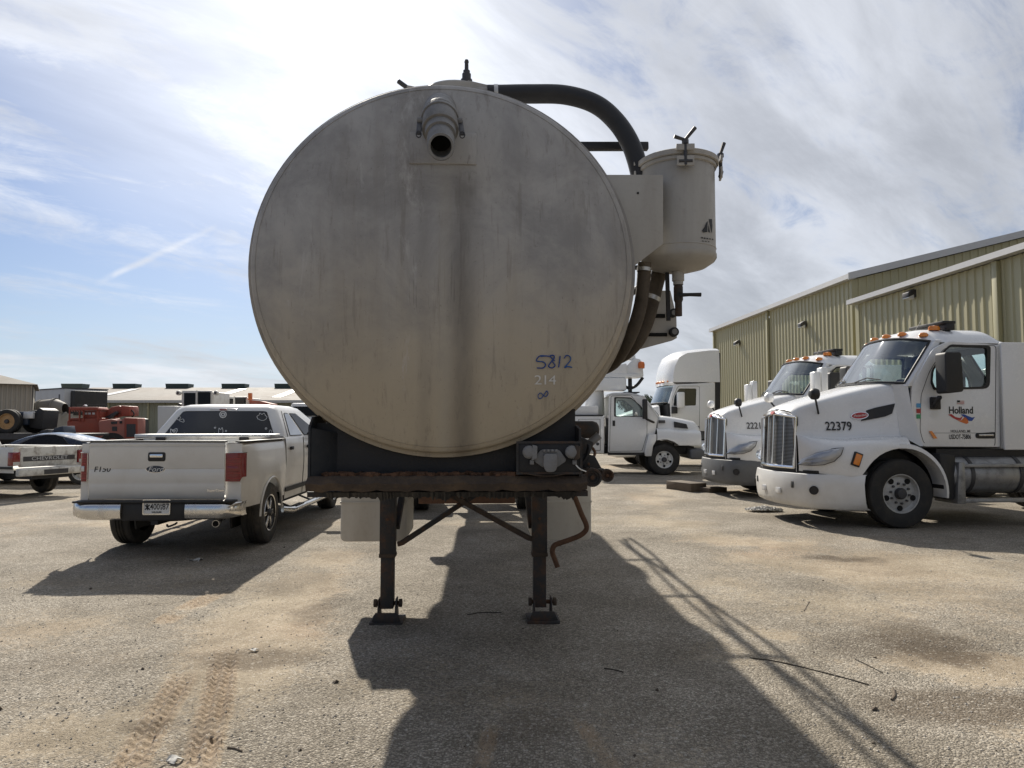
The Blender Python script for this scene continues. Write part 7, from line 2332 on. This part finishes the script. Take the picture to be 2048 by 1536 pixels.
# ------------------------------------------------------------------ black coupe behind it, nose to the left
FCa = Frame((at(95, 870, 19.2).x, 19.2, 0), RAD(180 + 4))
Cc = thing('black_coupe', 'black coupe with bright sunlit roof between the old pickup and the red telehandler', 'car', FCa.loc, FCa.rz)
con = FCa.on
tabs = [(2.35, 0.55, 0.62, 0.35), (2.15, 0.75, 0.72, 0.25), (1.6, 0.88, 0.84, 0.22), (0.9, 0.91, 0.92, 0.22), (0.0, 0.91, 0.93, 0.22), (-1.0, 0.92, 0.96, 0.22), (-1.7, 0.91, 0.99, 0.24), (-2.2, 0.82, 0.98, 0.30), (-2.38, 0.68, 0.88, 0.38)]
rg = []
for x, w, zt2, zb2 in tabs:
    half = [(0, zt2 + 0.02), (w * 0.7, zt2 + 0.01), (w * 0.93, zt2 - 0.05), (w, zt2 - 0.2), (w, zb2 + 0.15), (w * 0.92, zb2)]
    rg.append([Vector((x, -y, z)) for y, z in reversed(half[1:])] + [Vector((x, y, z)) for y, z in half])
MB().loft(rg, True, True).build('body', 'car_black', Cc, ang=50)
pr_ = [(q.x, q.z) for q in (con(px, py, 'y', 0.4) for px, py in ((22, 891), (40, 882), (62, 872), (85, 867), (105, 866), (130, 869), (160, 876), (185, 883), (205, 889)))]
rg = []
for x, z in pr_:
    f = max(0.0, (z - 0.93) / 0.42)
    w0, w1 = 0.84, 0.84 - 0.24 * f
    half = [(0, z + 0.015), (w1 * 0.6, z + 0.008), (w1 * 0.92, z - 0.03 * f), (w1, z - 0.06 * f), (w0, 0.91)]
    rg.append([Vector((x, -y, zz2)) for y, zz2 in reversed(half[1:])] + [Vector((x, y, zz2)) for y, zz2 in half])
MB().loft(rg, True, True).build('roof', 'car_black', Cc, ang=50)
sw_ = []
for px, py in ((38, 889), (50, 881), (66, 874), (85, 870), (104, 870), (120, 874), (138, 889)):
    q = con(px, py, 'y', 0.8)
    f = max(0.0, (q.z - 0.93) / 0.42)
    sw_.append((q.x, 0.855 - 0.24 * f, q.z))
for s in (-1, 1):
    MB().add([(x, s * y, z) for x, y, z in sw_], [tuple(range(len(sw_)))]).build('side_window', 'glass_tint', Cc, solid=0.004)
    MB().tube([Vector((x, s * (y + 0.004), z)) for x, y, z in sw_], 0.008, 5).build('window_trim', 'plastic_black', Cc)
    for x in (1.45, -1.35):
        wheel(Cc, (x, s * 0.80, 0.33), 0.33, 0.22, 0.22, s, rmat='alu', holes=0, bolts=5, hub=0.04)
    MB().box((0.72, s * 0.98, 0.98), (0.10, 0.16, 0.11)).build('mirror', 'car_black', Cc, 0.03, 3)
    MB().bx(-2.40, -2.30, s * 0.35, s * 0.66, 0.72, 0.84).build('tail_lamp', 'lamp_red', Cc, 0.02)

# ------------------------------------------------------------------ red telehandler
FTh = frame_at(200, 31.0, 0.12)
H = thing('telehandler', 'faded red telehandler with lowered boom behind the black coupe', 'telehandler', FTh.loc, FTh.rz)
slab(FTh, ((134, 842), (142, 838), (205, 836), (205, 884), (140, 888), (134, 880)), -0.9, 0.9, 'chassis', 'tele_red', H, 0.03)
slab(FTh, ((196, 842), (222, 838), (240, 841), (248, 835), (274, 836), (274, 886), (200, 886)), -1.15, -0.2, 'engine_cover', 'tele_pink', H, 0.05)
slab(FTh, ((248.5, 835.5), (275, 836.2), (275.5, 884), (248.5, 884)), -1.19, -1.151, 'end_panel', 'tele_red', H, 0.02)
slab(FTh, ((253, 848), (271, 848), (271, 874), (253, 874)), -1.21, -1.191, 'radiator_screen', 'steel_dark', H)
slab(FTh, ((222, 843), (234, 843), (234, 848), (222, 848)), -1.17, -1.151, 'cover_vent', 'steel_dark', H)
slab(FTh, ((224, 853), (234, 853), (234, 862), (224, 862)), -1.17, -1.151, 'cover_vent', 'steel_dark', H)
slab(FTh, ((239, 842), (244, 842), (244, 847), (239, 847)), -1.18, -1.151, 'tail_lamp', 'plastic_black', H)
# cab of posts and bars
for px in (138, 158, 166, 194):
    for yd in (-0.95, -0.15):
        slab(FTh, ((px - 1, 843), (px + 1.4, 843), (px + 2.0, 814), (px - 0.4, 814)), yd, yd + 0.07, 'cab_post', 'tele_red', H)
slab(FTh, ((138, 816), (144, 814), (194, 814), (197, 818), (197, 820.5), (138, 820.5)), -1.0, 0.0, 'cab_roof', 'tele_red', H, 0.02)
for px in range(142, 166, 5):
    slab(FTh, ((px, 820.6), (px + 2, 820.6), (px + 3.4, 823.5), (px + 1.4, 823.5)), -1.02, -0.95, 'guard_bar', 'tele_pink', H)
slab(FTh, ((141, 836), (164, 836), (164, 843), (141, 843)), -0.9, -0.2, 'seat', 'tele_red', H, 0.03)
slab(FTh, ((165, 812), (169, 809), (171, 812)), -0.6, -0.4, 'cab_lamp', 'lens_grey', H)
slab(FTh, ((167, 823), (200, 822), (200, 838), (167, 838)), -0.8, -0.2, 'cab_side_panel', 'tele_red', H, 0.02)
for px in (172, 179, 187):
    slab(FTh, ((px - 2.5, 825), (px + 2.5, 825), (px + 2.5, 829), (px - 2.5, 829)), -0.81, -0.801, 'cab_pane', 'lens_grey', H)
slab(FTh, ((150, 850), (203, 830), (222, 814), (238, 811), (246, 815), (246, 830), (236, 834), (216, 838), (205, 846), (152, 864)), -0.12, 0.35, 'boom', 'tele_red', H, 0.04)
slab(FTh, ((241, 811), (259, 812), (260, 832), (243, 833)), -0.5, 0.5, 'boom_carriage', 'tele_red', H, 0.04)
slab(FTh, ((206, 858), (210, 834), (232, 822), (236, 826), (216, 840), (212, 858)), -0.32, -0.14, 'boom_ram', 'steel_dark', H, 0.02)
MB().tube(smooth_path([FTh.on(258, 818, 'y', -0.3), FTh.on(265, 822, 'y', -0.35), FTh.on(268, 829, 'y', -0.35), FTh.on(264, 834, 'y', -0.3)], 5), 0.03, 6).build('hydraulic_hose', 'hose_black', H)
slab(FTh, ((276, 836), (283, 838), (284, 870), (276, 872)), -0.2, 0.6, 'rear_mirror', 'plastic_black', H)
for px, yd in ((160, -0.95), (248, -0.95), (160, 0.95), (248, 0.95)):
    x_ = FTh.on(px, 880, 'y', 0).x
    wheel(H, (x_, yd, 0.62), 0.62, 0.42, 0.33, -1 if yd < 0 else 1, rmat='tele_pink', holes=0, bolts=8, hub=0.1)

# ------------------------------------------------------------------ refrigerated trailer, mixers and flatbed at the far left
c = at(128, 800, 44)
FR = Frame((c.x, 44, 0), RAD(-35))
Rf = thing('refrigerated_trailer', 'white refrigerated box trailer with black cooling unit on its nose, beside the grey shed', 'trailer', FR.loc, FR.rz)
z_t = at(128, 777, 44).z
MB().bx(-13.5, 0, 0, 2.6, 1.2, z_t).build('box_body', 'reefer_white', Rf, 0.04)
MB().bx(-13.5, 0.02, -0.03, 2.63, z_t + 0.001, z_t + 0.06).build('roof_rail', 'steel_dark', Rf)
ru = MB().bx(0.001, 0.55, 0.35, 2.35, z_t - 1.65, z_t - 0.12).build('cooling_unit', 'plastic_black', Rf, 0.06)
for k in range(6):
    MB().bx(0.551, 0.57, 0.5, 2.2, z_t - 1.5 + k * 0.1, z_t - 1.45 + k * 0.1).build('unit_slat', 'steel_dark', ru)
MB().bx(-0.75, -0.55, -0.006, -0.001, z_t - 1.2, z_t - 0.35).build('side_sticker', 'steel_dark', Rf)
for x in (-11.2, -12.5):
    for yd, s in ((0.18, -1), (2.42, 1)):
        wheel(Rf, (x, yd, 0.51), 0.51, 0.3, 0.29, s, holes=0, hub=0.1)
MB().bx(-13.4, -9.8, 0.3, 2.3, 0.5, 1.199).build('bogie', 'frame_black', Rf)
for yd in (0.5, 2.0):
    MB().bx(-2.6, -2.45, yd, yd + 0.15, 0, 1.199).build('landing_leg', 'frame_black', Rf)


def mixer(px0, px1, py0, py1, Y, mat, label, rz=0.0, flip=False):
    F_ = frame_at((px0 + px1) / 2, Y, rz)
    t_ = thing('mixer_truck', label, 'truck', F_.loc, F_.rz, 'concrete mixers in the far yard')
    a, b = F_.on(px0, (py0 + py1) / 2, 'y', 0), F_.on(px1, (py0 + py1) / 2, 'y', 0)
    r_ = (F_.on(px0, py0, 'y', 0).z - F_.on(px0, py1, 'y', 0).z) / 2
    L = b.x - a.x
    zc2 = a.z
    prof_ = [(r_ * 0.35, -L * 0.75), (r_ * 0.8, -L * 0.5), (r_, -L * 0.15), (r_, L * 0.30), (r_ * 0.62, L * 0.55), (r_ * 0.5, L * 0.60)]
    d = MB().lathe(prof_, (0, 0, 0), 'x', 28)
    Rm = Matrix.Rotation(RAD(-6 if not flip else 6), 3, 'Y')
    d.v = [Rm @ v + Vector((0, 0, zc2)) for v in d.v]
    dr = d.build('mixer_drum', mat, t_, ang=30)
    for h in (-0.15, 0.30):
        bb = MB().lathe([(r_ * 1.0, L * h - 0.06), (r_ * 1.05, L * h - 0.05), (r_ * 1.05, L * h + 0.05), (r_ * 1.0, L * h + 0.06)], (0, 0, 0), 'x', 28)
        bb.v = [Rm @ v + Vector((0, 0, zc2)) for v in bb.v]
        bb.build('drum_band', mat, dr)
    MB().bx(-L * 1.2, L * 0.75, -0.45, 0.45, 0.75, 1.0).build('chassis', 'frame_black', t_)
    MB().bx(L * 0.45, L * 0.60, -0.7, 0.7, 1.001, zc2 - r_ * 0.2).build('drum_stand', 'drum_grey', t_)
    MB().bx(-L * 0.70, -L * 0.55, -0.7, 0.7, 1.001, zc2 - r_ * 0.2).build('drum_stand', 'drum_grey', t_)
    MB().bar((L * 0.60, 0, zc2 - 0.1), (L * 0.10, -1.2, 1.1), 0.5, 0.18).build('chute', 'drum_grey', t_, 0.03)
    MB().bx(-L * 1.2 - 1.8, -L * 1.2 + 0.2, -1.15, 1.15, 0.7, 2.6).build('cab', 'truck_navy', t_, 0.12, 3)
    for x in (L * 0.45, -L * 0.1, -L * 1.2 - 0.9):
        for s in (-1, 1):
            wheel(t_, (x, s * 1.0, 0.51), 0.51, 0.35, 0.29, s, rmat='rim_tan', holes=0, hub=0.1)
    return t_


mixer(62, 124, 799, 846, 40.0, 'drum_grey', 'grey concrete mixer drum in front of the refrigerated trailer')
mixer(165, 196, 802, 838, 52.0, 'drum_white', 'cream mixer drum just showing behind the telehandler cab')

FD = frame_at(40, 26.5, 0.06)
D_ = thing('flatbed_trailer', 'low dark flatbed trailer parked behind the black coupe', 'trailer', FD.loc, FD.rz)
xa3, xb3 = FD.on(-110, 860, 'y', -1.2).x, FD.on(150, 860, 'y', -1.2).x
ZD = 1.22
MB().bx(xa3, xb3, -1.2, 1.2, ZD - 0.10, ZD).build('deck', 'frame_black', D_, 0.01)
MB().bx(xa3, xb3, -1.23, -1.201, ZD - 0.20, ZD + 0.02).build('side_rail', 'steel_dark', D_)
for s in (-0.5, 0.5):
    MB().bx(xa3, xb3 - 0.6, s - 0.06, s + 0.06, ZD - 0.42, ZD - 0.101).build('main_beam', 'frame_black', D_)
for px in (-40, 5, 120):
    x_ = FD.on(px, 880, 'y', 0).x
    for s in (-1, 1):
        wheel(D_, (x_, s * 0.95, 0.42), 0.42, 0.3, 0.25, s, rmat='steel_dark', holes=0, hub=0.1)
    MB().cyl((x_, -0.9, 0.42), (x_, 0.9, 0.42), 0.06, n=10).build('axle', 'frame_black', D_)
    MB().bx(x_ - 0.1, x_ + 0.1, -0.6, 0.6, 0.42, ZD - 0.43).build('axle_hanger', 'frame_black', D_)
for px0, px1, zz1, mt in ((80, 102, 0.16, 'steel_dark'), (106, 132, 0.28, 'truck_navy')):
    xa4, xb4 = FD.on(px0, 850, 'y', -0.8).x, FD.on(px1, 850, 'y', -0.8).x
    o = MB().prism([(xa4, ZD + 0.001), (xb4, ZD + 0.001), (xb4 - 0.06, ZD + zz1), (xa4 + 0.1, ZD + zz1 * 0.7)], 'y', -0.9, -0.1).build('deck_box', mt, None, 0.02)
    o.location = FD.loc
    o.rotation_euler = (0, 0, FD.rz)
    tag(o, 'small dark box on the flatbed deck, ' + ('left of the two' if px0 == 80 else 'right of the two'), 'box', 'boxes on the flatbed')

Nv = thing('yard_machine', 'dark navy wheeled machine with tan hubs loaded on the flatbed at the left edge', 'machine', FD.loc, FD.rz)
wx = [FD.on(px, 838, 'y', -0.9).x for px in (14, -60)]
for x_ in wx:
    for s in (-1, 1):
        wheel(Nv, (x_, s * 0.80, ZD + 0.44), 0.44, 0.30, 0.29, s, rmat='rim_tan', holes=0, hub=0.08)
    MB().cyl((x_, -0.7, ZD + 0.44), (x_, 0.7, ZD + 0.44), 0.07, n=10).build('axle', 'frame_black', Nv)
x0_, x1_ = FD.on(-120, 838, 'y', -0.6).x, FD.on(56, 838, 'y', -0.6).x
MB().bx(x0_, x1_, -0.62, 0.62, ZD + 0.30, ZD + 0.80).build('body', 'truck_navy', Nv, 0.06, 3)
MB().bx(x1_ - 1.1, x1_ - 0.65, -0.66, -0.621, ZD + 0.42, ZD + 0.74).build('body_plate', 'steel_dark', Nv)
xc_ = FD.on(60, 838, 'y', -0.6).x
MB().prism([(x1_ - 0.02, ZD + 0.2), (xc_ + 0.35, ZD + 0.15), (xc_ + 0.42, ZD + 0.85), (xc_ + 0.25, ZD + 0.95), (x1_ - 0.02, ZD + 0.6)], 'y', -0.5, 0.5).build('tool_frame', 'frame_black', Nv, 0.03)
MB().bx(x1_ - 0.15, x1_ + 0.18, -0.64, -0.50, ZD + 0.55, ZD + 0.80).build('tool_plate', 'lens_grey', Nv, 0.01)

# ------------------------------------------------------------------ trucks showing above the pickup's cab
def back_truck(px0, px1, py0, Y, label, lamps):
    F_ = frame_at((px0 + px1) / 2, Y, 0.0)
    t_ = thing('service_truck', label, 'truck', F_.loc, F_.rz)
    w = px1 - px0
    slab(F_, ((px0, 868), (px1, 868), (px1, py0 + 3), (px1 - 2, py0), (px0 + 2, py0), (px0, py0 + 3)), 0, 0.08, 'cab_back', 'old_white', t_, 0.02)
    a, b = F_.on(px0, py0, 'y', 0), F_.on(px1, 868, 'y', 0)
    MB().bx(a.x + 0.02, b.x - 0.02, 0.081, 2.0, b.z, a.z - 0.05).build('cab_body', 'old_white', t_, 0.06)
    slab(F_, ((px0 + w * 0.08, 811), (px0 + w * 0.44, 811), (px0 + w * 0.44, py0 + w * 0.06 + 1), (px0 + w * 0.08, py0 + w * 0.06 + 1)), -0.03, -0.002, 'rear_pane', 'glass_tint', t_)
    slab(F_, ((px0 + w * 0.53, 811), (px0 + w * 0.93, 811), (px0 + w * 0.93, py0 + w * 0.03 + 1), (px0 + w * 0.53, py0 + w * 0.03 + 1)), -0.03, -0.002, 'rear_pane', 'glass_tint', t_)
    slab(F_, ((px0 + w * 0.46, 811), (px0 + w * 0.51, 811), (px0 + w * 0.51, py0), (px0 + w * 0.46, py0)), -0.05, -0.001, 'pane_bar', 'old_white', t_)
    if lamps:
        for px in (px0 - 6, px1 + 7):
            p = F_.on(px, py0 + 5, 'y', -0.1)
            lp = MB().cyl((p.x, -0.16, p.z), (p.x, 0.0, p.z), 0.11, n=16).build('work_lamp', 'old_white', t_, 0.01)
            MB().cyl((p.x, -0.18, p.z), (p.x, -0.161, p.z), 0.055, n=14).build('lamp_lens', 'steel_dark', lp)
            MB().bar((p.x, -0.02, p.z), ((a.x if px < px0 else b.x), 0.04, p.z + 0.02), 0.04, 0.04).build('lamp_bracket', 'old_white', lp)
        slab(F_, ((px0 - 11, 868), (px0 - 2, 868), (px0 - 2, 808), (px0 - 6, 806), (px0 - 11, 822)), 0.0, 0.5, 'side_post', 'steel_dark', t_)
    MB().bx(a.x - 0.2, b.x + 0.2, -2.6, 2.2, 0.6, b.z - 0.001).build('truck_bed', 'steel_dark', t_)
    for x in (a.x, b.x):
        for y in (-1.6, 1.2):
            wheel(t_, (x, y, 0.5), 0.5, 0.3, 0.28, -1 if x == a.x else 1, axis='x', holes=0, hub=0.1)
    return t_


back_truck(363, 425, 781, 33.0, 'white truck cab with round work lamps rising behind the pickup roof', True)
t2 = back_truck(443, 495, 793, 36.0, 'lower white truck cab with two rear panes behind the pickup roof', False)
F_ = frame_at(469, 36.0)
slab(F_, ((496, 786), (502, 786), (502, 800), (496, 800)), -0.2, 0.0, 'warning_lamp', 'ink_orange', t2)
slab(F_, ((496, 800), (520, 802), (545, 808), (545, 811), (496, 811)), 0.2, 1.0, 'red_ladder', 'tele_pink', t2)
F_ = frame_at(334, 27.0)
wb_ = thing('cargo_box', 'plain white cargo box just left of the pickup cab', 'box', F_.loc, F_.rz)
slab(F_, ((315, 812), (352, 812), (352, 881), (315, 881)), 0, 1.6, 'box_body', 'reefer_white', wb_, 0.02)
p = F_.on(315, 881, 'y', 0)
q = F_.on(352, 881, 'y', 0)
for x in (p.x + 0.06, q.x - 0.06):
    for y in (0.08, 1.5):
        MB().bx(x - 0.05, x + 0.05, y - 0.05, y + 0.05, 0, p.z - 0.001).build('leg', 'steel_dark', wb_)
F_ = frame_at(615, 30.0)
wv_t = thing('white_van', 'white van top showing above the pickup roof beside the tank', 'van', F_.loc, F_.rz)
slab(F_, ((572, 834), (700, 834), (700, 882), (572, 882)), -0.85, 0.85, 'body', 'truck_white', wv_t, 0.06)
slab(F_, ((576, 833.9), (582, 806), (690, 806), (699, 833.9)), -0.8, 0.8, 'roof', 'truck_white', wv_t, 0.08)
slab(F_, ((581, 832), (586, 813), (686, 813), (692, 832)), -0.815, -0.802, 'side_window', 'glass_tint', wv_t)
for px in (585, 675):
    x_ = F_.on(px, 900, 'y', -0.75).x
    for s in (-1, 1):
        wheel(wv_t, (x_, s * 0.75, 0.33), 0.33, 0.22, 0.2, s, holes=0, bolts=5, hub=0.04)


# ------------------------------------------------------------------ trees on the skyline
def tree(px, Y, top_py, label, seed):
    rnd = random.Random(seed)
    p = at(px, 849, Y)
    h = at(px, top_py, Y).z
    t_ = thing('tree', label, 'tree', (p.x, Y, 0), 0, 'trees on the skyline')
    tr = MB().tube([(0, 0, 0), (0.3, 0, h * 0.3), (0.2, 0.2, h * 0.6)], [0.5, 0.35, 0.15], 8)
    for k in range(6):
        a = rnd.random() * 6.28
        tr.tube([(0.25, 0, h * (0.3 + 0.05 * k)), (math.cos(a) * h * 0.2, math.sin(a) * h * 0.2, h * (0.5 + 0.06 * k))], [0.2, 0.06], 6)
    tr.build('trunk', 'bark', t_)
    cr_ = MB()
    cl = [(rnd.gauss(0, h * 0.20), rnd.gauss(0, h * 0.20), h * (0.55 + 0.33 * rnd.random())) for _ in range(22)]
    for cx, cy, cz in cl:
        for k in range(90):
            d = Vector((rnd.gauss(0, 1), rnd.gauss(0, 1), rnd.gauss(0, 0.8))).normalized() * h * 0.11 * rnd.random() ** 0.4
            c_ = Vector((cx, cy, cz)) + d
            s_ = h * 0.028 * (0.5 + rnd.random())
            u = Vector((rnd.gauss(0, 1), rnd.gauss(0, 1), rnd.gauss(0, 1))).normalized() * s_
            w = u.orthogonal().normalized() * s_ * 0.6
            cr_.add([c_ - u, c_ + w, c_ + u, c_ - w], [(0, 1, 2, 3)])
    cr_.build('crown', 'leaf', t_, merge=False)


tree(1292, 150, 786, 'round green tree on the skyline left of the sleeper tractor', 1)
tree(1268, 170, 793, 'low green tree on the skyline above the bucket truck door', 2)
tree(1318, 165, 791, 'green tree on the skyline partly hidden by the sleeper tractor', 3)
print('objects', len(bpy.data.objects))
